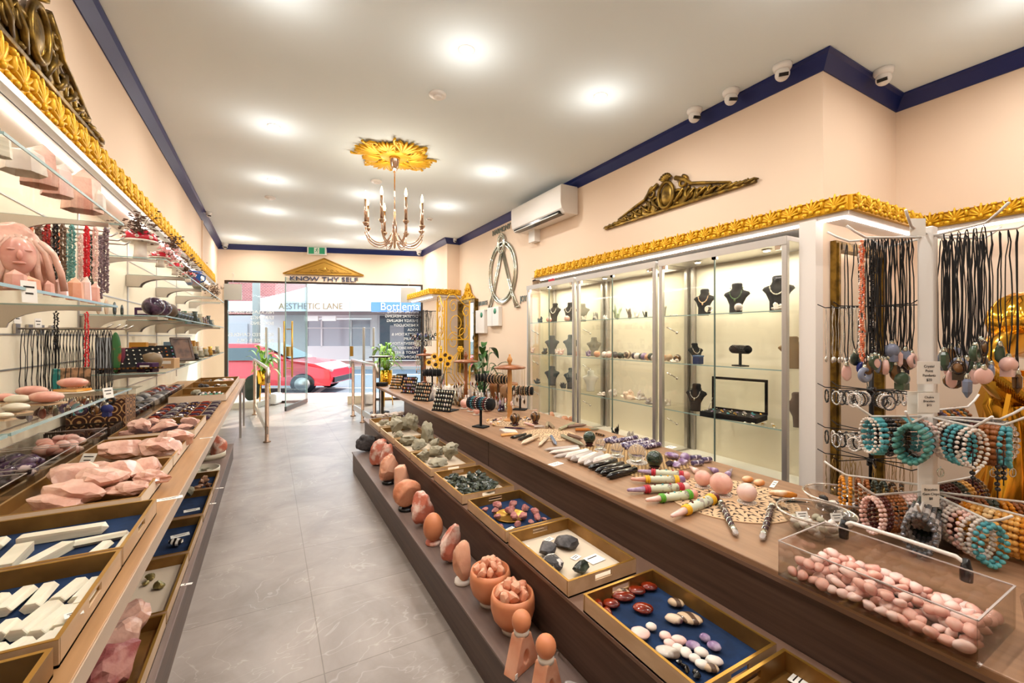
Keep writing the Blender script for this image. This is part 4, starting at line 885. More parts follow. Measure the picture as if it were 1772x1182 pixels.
for i in range(34):
    px = 1222 + i * 5.6; m = [PURP, JASP, TIGER, JASP, ORANGE, ORANGE, ORANGE, ORANGE, OBSID, SILV, MAPM, MAPM][min(11, i * 12 // 34)]
    p = cb(px, 780, ZS[0], 3.08 + .06 * ((i * 5) % 4) / 2); 
    rockobj('tumbled_stone', p, (.028, .02, .014), m, 640 + i, 'small tumbled stone in the coloured row on the floor of the nearest cabinet', 'stone', 'row of small stones on the cabinet floor', smooth=True, cuts=3)
a = MB(); a.bx(CX0 + .045, CX1 - .02, 1.67, 2.66, ZS[0] - .004, ZS[0] + .0); tag(a.build('shelf_paper', PAPER), 'white lining on the floor of the nearest glass cabinet', 'liner')

# mirror in the recess return wall, gold framed
e = E('wall_mirror', (0, 0, 0), 'tall gold-framed mirror on the return wall behind the necklace racks', 'mirror')
mx0, mx1 = 3.24, 3.95
a = MB()
for (x0, x1, z0, z1) in ((mx0, mx0 + .06, 0.02, 2.0), (mx1 - .06, mx1, 0.02, 2.0), (mx0 + .06, mx1 - .06, 1.94, 2.0)): a.bx(x0, x1, PY_ - .035, PY_ - .001, z0, z1); a.bx(x0 + .018 if x1 - x0 < .1 else x0, x1 - .018 if x1 - x0 < .1 else x1, PY_ - .045, PY_ - .03, z0 + .0, z1 - .015)
a.build('mirror_frame', AGOLD, e)
a = MB(); a.bx(mx0 + .06, mx1 - .06, PY_ - .012, PY_ - .004, .02, 1.94); a.build('mirror_glass', mat('mirror_m', (235, 232, 226), .02, 1), e)
# ================================================================== COUNTER TOP GOODS
T = L3 + .0005
class Crop:
    def __init__(s, ox, oy, k): s.ox, s.oy, s.k = ox, oy, k
    def __call__(s, x, y, z=T): return on(s.ox + x / s.k, s.oy + y / s.k, z)
Z3 = Crop(640, 600, 6.33); Z4 = Crop(1060, 740, 4.922); Z5 = Crop(840, 680, 4.922); ZB = Crop(1310, 830, 3.357)
def between(A, B, z):
    A = Vector((A.x, A.y, z)); B = Vector((B.x, B.y, z)); return A, B
def wand(A, B, r, m, label, name='crystal_wand', cat='crystal wand', group=None, n=6, tip=.18, tip2=0, flat=1.0, r2=None, lift=0, parts=None):
    A, B = between(A, B, 0); d = B - A; L = d.length; e = None; r2 = r if r2 is None else r2
    M = Matrix.Rotation(PI / 2, 4, 'Y') @ Matrix.Rotation(PI / n, 4, 'Z')
    pr = []
    if tip2: pr += [(r2 * .15, 0), (r2, L * tip2)]
    else: pr += [(r2 * .9, 0), (r2, L * .02)]
    pr += [(r, L * (1 - tip)), (r * .12, L)]
    a = MB(); a.lathe(pr, n=n, M=M, smooth=n > 8); mz = min(v[2] for v in a.v); a.v = [(x, y, (z - mz) * flat) for x, y, z in a.v]
    rz = math.atan2(d.y, d.x); loc = Vector((A.x, A.y, T + lift))
    if parts is None:
        o = a.build(name, m, loc=loc, rz=rz); return tag(o, label, cat, group)
    e = E(name, loc, label, cat, group, rz); a.build('crystal_body', m, e)
    for (pn, t0, t1, rr_, pm, nn) in parts:
        a = MB(); a.lathe([(rr_ * .85, L * t0), (rr_, L * (t0 * .7 + t1 * .3)), (rr_, L * (t0 * .3 + t1 * .7)), (rr_ * .85, L * t1)], n=nn, M=Matrix.Rotation(PI / 2, 4, 'Y')); a.v = [(x, y, z + r) for x, y, z in a.v]; a.build(pn, pm, e)
    return e
# lace-cut round mats
def lacemat(p, r, label, wood=TRAYW, rings=((.95, 70, .035), (.86, 60, .045), (.74, 46, .06), (.62, 40, .05), (.5, 32, .06), (.38, 24, .06), (.24, 14, .06)), name='lace_mat', cat='mat', group='cut-out round mats'):
    e = E(name, (p.x, p.y, T), label, cat, group)
    a = MB(); a.lathe([(.001, 0), (r, 0), (r, .003), (.001, .003)], n=48, cap=False, smooth=False); a.build('disc', mat('cut_paper_board', (206, 172, 134), .7), e)
    a = MB()
    for (q, n_, w_) in rings:
        for i in range(n_):
            t = 2 * PI * i / n_; s_ = r * w_; M = Matrix.Translation((r * q * math.cos(t), r * q * math.sin(t), .0032)) @ Matrix.Rotation(t + (.5 if i % 2 else -.5), 4, 'Z')
            a.add([(-s_, -s_ * .5, 0), (s_, 0, 0), (-s_, s_ * .5, 0)], [(0, 1, 2)], None, False, M)
    a.build('cut_pattern', mat('cut_shadow', (62, 42, 30), .8), e); return e
pc = Z5(535, 358); lacemat(pc, .20, 'round cut-out mandala mat under the fan of wands beyond the black rods')
pd = on(884, 730, T); lacemat(pd, .21, 'round cut-out mat dotted with small stones under the nearest wooden spinner')
pe = on(1262, 862, T); lacemat(pe, .27, 'largest round cut-out mat, under the pink spheres and the spiral wands')
# woven mat
c1_, c2_, c3_ = on(1084, 831, T), on(1194, 810, T), on(1003, 778, T)
e = E('woven_mat', ((c2_.x + c3_.x) / 2, (c1_.y + c3_.y) / 2, T), 'rectangular woven straw mat under the clear spheres and the purple rods', 'mat')
mw, md = abs(c2_.x - c1_.x) + .02, abs(c3_.y - c1_.y) + .05; mw = max(mw, .36)
STRAW = mat('straw', (190, 156, 108), .8)
a = MB(); a.box((0, 0, .001), (mw, md, .002)); a.build('mat_base', mat('straw_dark', (120, 92, 60), .8), e)
a = MB(); nx_ = int(mw / .014); ny_ = int(md / .014)
for i in range(nx_):
    for j in range(ny_):
        if (i + j) % 2 == 0: a.box((-mw / 2 + (i + .5) * .014, -md / 2 + (j + .5) * .014, .003), (.0125, .0125, .002))
a.build('weave', STRAW, e)
WG = 'wands fanned around the mandala mat'
for i, (x1, y1, x2, y2, r, m, lb) in enumerate([
    (165, 300, 345, 310, .006, DPURP, 'thin dark wand with pale band pointing to the mat, far left'), (135, 372, 285, 357, .011, ORANGE, 'orange wand at the left of the fan'),
    (345, 362, 210, 395, .011, OBSID, 'black tapered wand, upper of the left pair'), (388, 372, 275, 412, .012, OBSID, 'black tapered wand, lower of the left pair'),
    (450, 388, 305, 452, .014, mat('tan_quartz', (196, 168, 138), .15, col2=(226, 208, 184)), 'tan clear wand in front left of the mat'), (530, 395, 452, 468, .011, mat('tan_quartz', (196, 168, 138)), 'short tan wand in front of the mat'),
    (560, 385, 605, 460, .012, mat('blue_quartz', (120, 136, 160), .1, coat=.5), 'bluish wand with clear tip in front of the mat'), (650, 382, 845, 470, .014, mat('olive_quartz', (136, 132, 106), .2), 'long olive wand with amber tip'),
    (705, 372, 835, 408, .012, mat('smoky_q', (124, 98, 84), .15), 'smoky brown wand right of the mat'), (765, 330, 900, 330, .013, mat('amber_q', (178, 110, 44), .15), 'amber wand with green end, right of the mat'),
    (520, 308, 535, 215, .013, mat('smoky_clear', (150, 132, 108), .1), 'upright smoky wand behind the mat'), (580, 312, 668, 245, .013, mat('smoky_clear', (150, 132, 108)), 'smoky wand leaning back right of the upright one'),
    (632, 325, 770, 265, .013, mat('sage_q', (164, 158, 128), .2), 'sage green wand behind the mat'), (335, 268, 420, 292, .010, ROSEP, 'pale pink wand behind left of the mat'), (415, 302, 505, 298, .011, CRYSS, 'cloudy white wand behind left of the mat'),
    (700, 302, 862, 285, .012, mat('smoky_q', (124, 98, 84)), 'smoky wand at the back right of the fan'), (872, 322, 970, 322, .010, mat('olive_quartz', (136, 132, 106)), 'olive wand beyond the jade sphere'), (940, 358, 1022, 382, .009, TIGER, 'small brown wand right of the far jade sphere')]):
    A, B = Z5(x1, y1), Z5(x2, y2)
    if 'upright' in lb: B = Z5(530, 262)
    wand(A, B, r, m, lb, group=WG, lift=.004 if i > 3 else 0)
a = MB(); q = [Z5(118, 320), Z5(165, 345), Z5(275, 348), Z5(255, 325), Z5(175, 315)]; a.poly([(v.x - q[0].x, v.y - q[0].y) for v in q], .012); tag(a.build('crystal_slab', MAPM, loc=q[0]), 'flat white slab at the far left of the wand fan', 'crystal')
for i, (x1, y1, x2, y2) in enumerate([(790, 472, 500, 498), (795, 488, 542, 524), (830, 512, 578, 560), (870, 532, 680, 582), (900, 548, 725, 602), (940, 560, 790, 625), (985, 555, 842, 645), (1050, 578, 915, 625)]):
    wand(Z5(x1, y1), Z5(x2, y2), .019 if i < 3 else .023, MAPM if i % 2 else CRYSS, 'white selenite or quartz rod, %s of eight counted from the far end' % ORD[i], 'white_rod', 'crystal rod', 'row of white rods', flat=.6 if i < 3 else 1, n=8)
for i, (x1, y1, x2, y2) in enumerate([(1110, 600, 875, 668), (1170, 630, 933, 696), (1225, 652, 975, 716), (1280, 676, 1030, 745)]):
    wand(Z5(x1, y1), Z5(x2, y2), .017, OBSID, '%s polished black rod beside the white rods' % ['farthest', 'second', 'third', 'nearest'][i], 'black_rod', 'crystal rod', 'four polished black rods', n=12, tip=.14)
for i, (x1, y1, x2, y2) in enumerate([(1110, 402, 1010, 430), (1290, 398, 1065, 440), (1380, 418, 1150, 470), (1440, 434, 1190, 490), (1490, 456, 1290, 492)]):
    wand(Z5(x1, y1), Z5(x2, y2), .017, mat('chevron_amethyst', (74, 60, 92), .2, col2=(206, 196, 206), scale=60, lo=.5, hi=.58, coat=.4), '%s purple and white banded rod behind the clear spheres' % ORD[i], 'banded_rod', 'crystal rod', 'purple and white banded rods', n=12, tip=.03)
for (x, y, lb) in ((600, 606, 'white card in front of the white rods'), (1375, 485, None)):
    if lb: p = Z5(x, y); card(0, 0, 0, .085, .05, R(12), lb, wh=p)
p = Z4(1375, 482); card(0, 0, 0, .02, .12, R(-70), 'long white card beside the orange tumbled stones', wh=p)
p = Z4(500, 215); card(0, 0, 0, .06, .05, R(10), 'white card on the amethyst slab', wh=p + Vector((0, 0, .035)))
def coaster(p, r, label):
    e = E('coaster', (p.x, p.y, T + .003), label, 'coaster', 'small patterned round coasters'); a = MB(); a.lathe([(.001, 0), (r, 0), (r, .004), (.001, .004)], n=32, cap=False, smooth=False); a.build('disc', MAPM, e)
    a = MB()
    for i in range(20): t = 2 * PI * i / 20; a.box((r * .86 * math.cos(t), r * .86 * math.sin(t), .0042), (r * .12, r * .06, .001), rz=t)
    a.build('cut_pattern', BLACKG, e)
for i, (x, yc_, r_, ycb, m, lb) in enumerate(((980, 455, 45, 497, CRYS, 'smallest clear sphere, on the farthest patterned coaster'), (1118, 500, 55, 552, CRYS, 'middle clear sphere, on a patterned coaster'), (1290, 538, 78, 606, CRYS, 'largest clear sphere, beside the nearest jade ball'))):
    p = Z5(x, ycb - 8); r = hpx(r_ / 4.922, p) * .97; coaster(p, r * 1.15, ['far', 'middle', 'near'][i] + ' patterned coaster under a clear sphere'); sphere((p.x, p.y, T + .008), r, m, lb, group='clear crystal spheres')
for (x, r_, yb, m, lb) in ((885, 52, 462, JADE, 'far dark green jade sphere on a dark wooden stand'), (1440, 68, 668, JADE, 'near dark green jade sphere on a red-brown stand'), (252, 44, 288, TIGER, 'tiger eye sphere on a stand, left of the pair'), (425, 42, 270, TIGER, 'tiger eye sphere on a stand, right of the pair')):
    p = Z5(x, yb - 8); sphere(p, hpx(r_ / 4.922, p), m, lb, mat('dark_red_wood', (62, 26, 24), .25), group='spheres on turned stands')
for i, (x, y, r_, ycb, m, sx_, lb) in enumerate(((768, 445, 66, 520, ROSE, 1, 'smaller rose quartz sphere on a coaster'), (925, 488, 90, 590, ROSE, 1, 'larger rose quartz sphere on a coaster, in the middle of the big round mat'), (1143, 585, 78, 655, ROSEP, 1, 'milky white polished sphere on a coaster, nearest on the big round mat'))):
    p = Z4(x, ycb - 12); r = hpx(r_ / 4.922, p); coaster(p, r * .95, ['left', 'middle', 'right'][i] + ' patterned coaster on the big round mat'); sphere((p.x, p.y, T + .008), r, m, lb, group='pink spheres on coasters')
p = Z5(1700, 590); sphere(p, .028, PURP, 'small amethyst sphere behind the amethyst clusters')
wand(Z4(720, 400), Z4(652, 352), .016, ROSEP, 'pink pointed crystal left behind the pink spheres', tip=.8, n=10)
wand(Z4(885, 398), Z4(805, 358), .016, PURP, 'lilac-banded point behind the larger pink sphere', tip=.8, n=10)
wand(Z4(975, 432), Z4(1022, 372), .016, PURP, 'lilac point right of the larger pink sphere', tip=.8, n=10)
for (x, y, w_, lb) in ((1150, 455, .06, 'upper orange-cream tumbled stone on the mat edge'), (1250, 486, .058, 'lower orange-cream tumbled stone on the mat edge')): p = Z4(x, y + 12); rockobj('tumbled_stone', p, (w_, w_ * .65, .034), mat('cream_orange', (232, 196, 158), .25, col2=(214, 140, 80), scale=12), int(x), lb, 'stone', 'orange-cream stones', smooth=True, cuts=1, rough=.04, rz=-.4)
p = Z4(1455, 592); rockobj('polished_slab', p, (.12, .045, .03), mat('orange_white_slab', (236, 214, 186), .25, col2=(206, 130, 50), scale=9), 77, 'orange and white polished slab beside the black leaf shape', 'stone', None, smooth=True, cuts=2, rough=.03, rz=-.9)
wand(Z4(1365, 622), Z4(1685, 655), .012, OBSID, 'long black leaf-shaped obsidian piece by the glass bowls', flat=.5, tip=.5, tip2=.3, n=10, r2=.016)
wand(Z4(1432, 690), Z4(1500, 715), .012, OBSID, 'short black obsidian piece beside the nearer glass bowl', flat=.5, tip=.4, tip2=.3, n=10)
for i, (x, y, w_, d_, h_, m, lb) in enumerate(((1585, 550, .11, .08, .045, PURP, 'amethyst slab with a card on it'), (1575, 615, .06, .05, .04, DPURP, 'small amethyst cluster left'), (1625, 625, .07, .05, .045, PURP, 'amethyst cluster with white lines'), (1690, 605, .06, .05, .045, PURP, 'amethyst cluster right'))): p = Z5(x, y + 12); rockobj('amethyst', p, (w_, d_, h_), m, 700 + i, lb + ' at the mat corner', 'crystal', 'amethyst pieces at the mat corner', cuts=10)
for i, (x1, y1, x2, y2) in enumerate(((665, 282, 750, 275), (765, 300, 838, 292), (680, 330, 766, 318))): wand(Z4(x1, y1), Z4(x2, y2), .016, mat('chevron_amethyst', (74, 60, 92)), '%s of three short purple cylinders' % ['left', 'right', 'front'][i], 'purple_cylinder', 'crystal', 'three short purple cylinders', n=12, tip=.05)
# massage wands with clay bands
MOS = mat('mosaic_clay', (206, 210, 186), .5, col2=(150, 140, 130), scale=40, lo=.55, hi=.62)
def massage(x1, y1, x2, y2, tipm, bandm, endm, label, k=1):
    A, B = Z4(x1, y1), Z4(x2, y2); A, B = between(A, B, 0); L = (B - A).length; r = .019 * k
    e = E('massage_wand', (A.x, A.y, T), label, 'massage wand', 'clay-banded massage wands', math.atan2((B - A).y, (B - A).x))
    MY = Matrix.Translation((0, 0, r)) @ Matrix.Rotation(PI / 2, 4, 'Y')
    a = MB(); a.lathe([(.004, 0), (.008, .006), (r * .75, L * .3)], n=10, M=MY); a.build('tip', tipm, e)
    a = MB(); a.lathe([(r * .8, L * .28), (r * .95, L * .5), (r, L * .88)], n=16, M=MY); a.build('sleeve', MOS, e)
    for (t, rr_) in ((.30, r * 1.0), (.345, r * 1.02), (.85, r * 1.15), (.895, r * 1.15)):
        a = MB(); a.lathe([(rr_ * .9, L * (t - .022)), (rr_ * 1.06, L * t), (rr_ * .9, L * (t + .022))], n=16, M=MY); a.build('clay_band', bandm, e)
    for i in range(3): a = MB(); a.ball((L * (.45 + .13 * i), 0, 2 * r * .97), .005, n=2); a.build('bead', [JASP, TURQ, bandm][i], e)
    a = MB(); a.ball((L * .97, 0, r * 1.05), r * 1.08, n=3); a.build('end_ball', endm, e)
REDC = mat('red_clay', (186, 44, 58), .5); YELC = mat('yellow_clay', (232, 178, 36), .5); GRNC = mat('green_clay', (96, 166, 50), .5)
massage(215, 400, 640, 440, PURP, REDC, ROSE, 'red-banded massage wand with amethyst tip, farthest of the five')
massage(155, 470, 600, 478, ROSE, YELC, PURP, 'yellow-banded massage wand with a pink tip and purple end')
massage(125, 568, 640, 540, PURP, REDC, ROSEP, 'red-banded massage wand with a black-tipped purple point, third of the five')
massage(282, 655, 700, 600, ROSEP, GRNC, ROSE, 'green-banded massage wand with a pale pink tip')
massage(500, 800, 880, 635, ROSEP, YELC, JASP, 'yellow-banded massage wand with a brown end, nearest of the five', 1.1)
TWW = mat('spiral_dark_stone', (66, 44, 46), .2, coat=.4)
for (x1, y1, x2, y2, lb) in ((918, 655, 1055, 945, 'left spiral-wrapped dark wand with clear ends'), (1365, 682, 1272, 982, 'right spiral-wrapped dark wand with clear ends')):
    A, B = between(Z4(x1, y1), Z4(x2, y2), 0); L = (B - A).length; e = E('spiral_wand', (A.x, A.y, T), lb, 'crystal wand', 'spiral-wrapped wands', math.atan2((B - A).y, (B - A).x)); r = .0135
    MY = Matrix.Translation((0, 0, r)) @ Matrix.Rotation(PI / 2, 4, 'Y')
    a = MB(); a.lathe([(r * .95, L * .06), (r, L * .3), (r * .7, L * .82)], n=14, M=MY); a.build('stone_shaft', TWW, e)
    a = MB(); a.tube([(L * (.08 + .72 * i / 60), (r * 1.0 - r * .25 * i / 60) * math.cos(i * .62), r + (r * 1.0 - r * .25 * i / 60) * math.sin(i * .62)) for i in range(61)], .0022, n=5); a.build('silver_coil', SILV, e)
    a = MB(); a.lathe([(r * 1.0, L * .02), (r * 1.1, L * .1)], n=14, M=MY); a.lathe([(r * .8, L * .8), (r * .85, L * .9)], n=14, M=MY); a.build('silver_cap', SILV, e)
    a = MB(); a.lathe([(r * .75, L * .88), (r * .8, L * .97), (r * .3, L * 1.0)], n=6, M=MY, smooth=False); a.ball((0, 0, r), r * .8, n=2); a.build('clear_tip', CRYSS, e)

# wooden spinner stands with hanging pendants
def spinner(px, py, H, R_, m, n_, label, k=1):
    p = on(px, py, T); e = E('wooden_spinner', p, label, 'jewellery spinner', 'turned wooden spinner stands')
    a = MB(); a.lathe([(.055, 0), (.058, .006), (.05, .014), (.028, .022), (.022, .04), (.026, .05), (.018, .06), (.024, .075), (.02, .12), (.026, .13), (.019, .15), (.021, H * .7), (.018, H * .76), (.024, H * .78), (.024, H - .13)], n=20); a.build('post', m, e)
    a = MB(); a.lathe([(.02, H - .135), (R_ * .9, H - .125), (R_, H - .118), (R_ * .96, H - .108), (R_ * .5, H - .095), (.03, H - .09)], n=32); a.build('top_disc', WOODR, e)
    a = MB(); a.lathe([(.016, H - .095), (.012, H - .08), (.022, H - .06), (.024, H - .045), (.012, H - .02), (.008, H - .015), (.010, H - .005), (.002, H + .002)], n=16); a.build('finial', m, e)
    rr = random.Random(px)
    for i in range(n_):
        t = 2 * PI * i / n_; x, y = R_ * .93 * math.cos(t), R_ * .93 * math.sin(t); dz = rr.uniform(.2, .27) * k
        a = MB(); a.cyl((x, y, H - .118), (x, y, H - .118 - dz), .0012, n=4); s0 = a.build('hanging_chain', mat('gold_chain', (190, 160, 100), .3, .9), e)
        a = MB(); a.lathe([(.002, 0), (.009, -.012), (.008, -.03), (.001, -.045)][::-1], n=6, c=(x, y, H - .118 - dz), smooth=False); a.build('pendant_stone', rr.choice([PURP, ROSEP, CRYSS, TIGER, JASP, MAPM]), s0)
spinner(882, 728, .575, .14, WOODB, 16, 'nearest turned wooden spinner, pale post, hung with pendants')
spinner(806, 694, .56, .14, WOODR, 12, 'middle red-brown turned wooden spinner with a studded disc')
spinner(735, 662, .55, .14, WOODR, 12, 'farthest red-brown turned wooden spinner near the window')
# stones dotted on mat
rr = random.Random(12)
for i in range(34):
    t = rr.uniform(0, 2 * PI); q = .10 + .12 * rr.random(); p = pd + Vector((q * math.cos(t), q * math.sin(t), .0035))
    rockobj('small_stone', p, (.026, .02, .016), rr.choice([ORANGE, DARKR, JASP, MAPM, DPURP, ROSEP, GREENR]), 800 + i, 'small tumbled stone dotted on the round mat around the nearest wooden spinner', 'stone', 'small stones on the spinner mat', smooth=True, cuts=4)
# beaded roll stand and other rolls
BM = [mat('black_beads', (24, 24, 28), .25), mat('blue_beads', (60, 90, 130), .25), TURQ, mat('silver_beads', (190, 190, 188), .2, .8), mat('red_beads', (150, 40, 40), .3), MAPM]
tbar(on(832, 739, T) , .23, .19, .045, BM, 'black velvet bracelet bar loaded with beaded bracelets in front of the spinner', R(-62), 13, group='black velvet jewellery rolls')
tbar(on(900, 709, T), .26, .19, .04, [BLACKG, CHAINP, SILV], 'black velvet roll with hanging pendants right of the nearest spinner', R(-45), 14, group='black velvet jewellery rolls')
tbar(on(862, 700, T), .30, .27, .042, [BLACKG, CHAINP], 'tall black roll with gold and black bangles behind the spinner', R(-60), 14, group='black velvet jewellery rolls')
tbar(on(748, 676, T), .24, .24, .045, [DARKR, BLACK], 'grey banded velvet roll in front of the sunflowers', R(-30), 8, group='black velvet jewellery rolls')
tbar(on(838, 693, T), .20, .26, .04, [SILV, BLACK], 'velvet roll with silver pendants behind the middle spinner', R(-20), 10, group='black velvet jewellery rolls')
def eboard(px, py, w_, h_, label, mm, nx_=7, ny_=5):
    p = on(px, py, T); e = E('earring_board', p, label, 'earring board', 'slanted black earring boards', R(-58))
    a = MB(); a.box((0, .07, .004), (w_, .16, .008)); a.build('foot', BLACK, e)
    M = Matrix.Rotation(R(-20), 4, 'X')
    a = MB(); a.box((0, 0, h_ / 2 + .004), (w_, .008, h_), M=M); a.build('panel', BLACK, e, bevel=.001)
    rr = random.Random(px)
    for i in range(nx_):
        for j in range(ny_):
            a = MB(); q = M @ Vector((-w_ / 2 + w_ * (i + .5) / nx_, -.008, h_ * (j + .55) / ny_)); a.ball((0, 0, 0), .014, n=1, sc3=(.85, .5, 1.2)); o = a.build('earring', rr.choice(mm), e); o.location = q
eboard(763, 712, .22, .21, 'nearest slanted black board with rows of silver earrings', [SILV, MAPM, SILV])
eboard(728, 694, .22, .21, 'second slanted earring board, silver above and orange below', [SILV, mat('peach_beads', (226, 180, 140)), SILV])
eboard(705, 681, .22, .21, 'third slanted earring board with mixed coloured earrings', [JASP, SILV, ORANGE, PURP])
eboard(683, 673, .20, .19, 'farthest slanted earring board with pale gold earrings', [CHAINP, MAPM, BGOLD])
for (px, py, d_, lb) in ((660, 668, (.16, .12, .05), 'low black velvet box at the far corner of the counter'), (684, 662, (.14, .12, .16), 'black velvet block behind the farthest earring board'), (707, 664, (.16, .14, .11), 'wide black velvet block behind the third earring board')):
    p = on(px, py, T); p.x = min(p.x, 2.15); p.y = min(p.y, 6.5); box_simple('velvet_block', p, d_, BLACK, lb, 'display block', 'black velvet blocks', R(-30))
for i, (px, py, r) in enumerate(((804, 707, .045), (815, 712, .036), (825, 718, .032))):
    p = on(px, py, T); coaster(p, r * 1.1, ['far', 'middle', 'near'][i] + ' coaster under a rose sphere by the beaded roll'); sphere((p.x, p.y, T + .008), r, ROSE, ['largest and farthest', 'middle', 'smallest'][i] + ' rose quartz sphere behind the beaded roll', group='rose spheres behind the beaded roll')
for i, (px, py, w_, h_, m) in enumerate(((755, 690, .16, .12, MAPM), (775, 692, .20, .14, MAPM), (792, 688, .14, .1, CRYSS), (770, 700, .09, .06, DPURP), (728, 680, .14, .07, TRAYW), (786, 700, .08, .06, GREYR), (760, 680, .12, .1, CRYSS), (795, 703, .07, .09, TIGER), (845, 712, .09, .1, ROSEP), (866, 712, .07, .06, DPURP))):
    cluster(on(px, py, T), w_ * 1.35, h_ * 1.5, m, ['big white cluster behind the second earring board', 'largest white crystal cluster mid-counter', 'clear cluster left of the middle spinner', 'dark violet cluster in front of the white ones', 'flat tan driftwood stone beside the far boards', 'grey rock in front of the white clusters', 'clear cluster behind the white ones', 'brown standing crystal by the middle spinner', 'pink cluster left of the nearest spinner', 'dark violet stone by the nearest spinner post'][i], seed=900 + i, group='crystals behind the earring boards')
# small glittering bottles and charms in the crowd behind
for i in range(70):
    px = 740 + (i * 37) % 150; py = 676 + (i * 13) % 22 + (px - 745) * .12; p = on(px, py, T)
    a = MB(); rr = random.Random(i); h_ = rr.uniform(.07, .16); a.lathe([(.012, 0), (.016, h_ * .2), (.014, h_ * .6), (.006, h_ * .75), (.008, h_)], n=8); e_ = a.build('charm_bottle', rr.choice([CRYSS, SILV, TIGER, MAPM, CRYSS]), loc=p); tag(e_, 'tiny upright bottle or charm in the glittering crowd around the wooden spinners', 'charm', 'small charms around the wooden spinners')
# brown leather basket
BR = mat('brown_leather', (142, 88, 44), .5, bump=.3)
e = E('leather_basket', on(858, 694, T), 'brown leather basket behind the nearest wooden spinner', 'basket', rz=R(-30)); e.location.x += .1
a = MB(); a.lathe([(.11, 0), (.15, .08), (.17, .16), (.16, .2), (.15, .2), (.15, .1), (.09, .01)], n=24, cap=False); a.build('basket_wall', BR, e); a = MB(); a.lathe([(.0, .008), (.11, .01), (.11, 0), (0, 0)], n=24, cap=False); a.build('basket_base', BR, e)
rockobj('wooden_carving', (2.16, 3.98, T), (.14, .12, .24), mat('tan_wood_m', (134, 94, 58), .5), 71, 'rounded brown wooden carving beside the glass cabinets', 'carving', smooth=True, cuts=2, rough=.1, n=3)

# glass bowls with stones
def bowl(px, py, R_, H, label, m, n_, labels, s_=(.036, .026)):
    p = on(px, py, T); e = E('glass_bowl', p, label, 'bowl', 'clear glass bowls', 0)
    a = MB(); a.lathe([(R_ * .45, 0), (R_ * .7, H * .25), (R_ * .95, H * .8), (R_, H), (R_ * 1.04, H * 1.02), (R_ * 1.02, H * .97), (R_ * .92, H * .75), (R_ * .66, H * .28), (R_ * .3, H * .08)], n=40, cap=False); a.build('bowl_wall', ACRY, e)
    a = MB(); a.tube([(R_ * 1.03 * math.cos(i * PI / 20), R_ * 1.03 * math.sin(i * PI / 20), H) for i in range(40)], .004, n=6, closed=True); a.build('rim', CRYS, e)
    rr = random.Random(px)
    for i in range(n_):
        t = rr.uniform(0, 6.28); lay = i / n_; q = R_ * .62 * math.sqrt(rr.random()); z = p.z + .008 + lay * H * .35
        rockobj('bowl_stone', (p.x + q * math.cos(t), p.y + q * math.sin(t), z), (s_[0], s_[0] * .75, s_[1]), m if not isinstance(m, list) else m[i % len(m)], i + px, labels, 'stone', labels, smooth=True, cuts=3, rough=.06, tilt=(rr.uniform(-.4, .4), 0))
bowl(1412, 925, .12, .085, 'clear glass bowl of pale stones with two price stickers, nearer of the two', [MAPM, GREYR, MAPM], 42, 'pale pebble heaped in the nearer glass bowl')
bowl(1458, 893, .13, .085, 'clear glass bowl of glossy black stones behind the pale one', [OBSID, OBSID, OBSID, MAPM], 38, 'glossy dark stone heaped in the farther glass bowl', (.045, .03))
for (x, y, rz, lb) in ((262, 208, .2, 'white sticker inside the pale-stone bowl'), (462, 218, .1, 'white sticker on the black-stone bowl rim')):
    p = ZB(x, y, T + .06); e = card(0, 0, 0, .045, .028, R(25), lb, wh=p); e.rotation_euler = (R(70), 0, R(-25))

# acrylic box of rose quartz tumbles
bA, bB, bC = ZB(115, 560), ZB(1290, 1088), ZB(1480, 800)
bx0, bx1, by0, by1 = bA.x + .0, bA.x + .33, bB.y + .0, bA.y
bx0 = min(bA.x, bB.x) + .01; bx1 = bx0 + .27; BH = .105
e = E('acrylic_box', ((bx0 + bx1) / 2, (by0 + by1) / 2, T), 'long clear acrylic box full of pink tumbled rose quartz on the near counter edge', 'acrylic box'); W, D = bx1 - bx0, by1 - by0
a = MB(); a.box((0, 0, .002), (W, D, .004)); a.build('box_floor', ACRY, e)
for (cx_, cy_, w_, d_) in ((0, -D / 2, W, .003), (0, D / 2, W, .003), (-W / 2, 0, .003, D), (W / 2, 0, .003, D)):
    a = MB(); a.box((cx_, cy_, BH / 2), (w_, d_, BH)); s0 = a.build('box_side', ACRY, e)
    a = MB(); a.box((cx_, cy_, BH), (max(w_, .004), max(d_, .004), .003)); a.build('box_edge', CRYSS, s0)
WC = mat('white_tube', (228, 222, 214), .4)
h0 = ZB(630, 430, T + .10); h1 = ZB(1245, 640, T + .10)
a = MB(); hx = bx1 + .012 - e.location.x; y0_, y1_ = min(.18, D / 2 - .05), -D / 2 + .09
a.tube([(hx, y0_, BH - .02), (hx, y0_, BH + .01), (hx, y0_ - .02, BH + .022), (hx, (y0_ + y1_) / 2, BH + .024), (hx, y1_ + .02, BH + .022), (hx, y1_, BH + .01), (hx, y1_, BH - .02)], .006, n=8); hd = a.build('handle', WC, e)
for yy in (y0_, y1_): a = MB(); a.lathe([(.013, BH - .035), (.014, BH - .01), (.007, BH + .025)], n=10, c=(hx, yy, 0)); a.build('handle_grip', BLACKG, hd)
rr = random.Random(99); RQL = 'pink tumbled rose quartz stone in the long clear box'
slots = []
for lay in range(2):
    for i in range(15):
        for j in range(6 if lay == 0 else 4):
            slots.append((lay, i + rr.uniform(-.25, .25), j + rr.uniform(-.2, .2)))
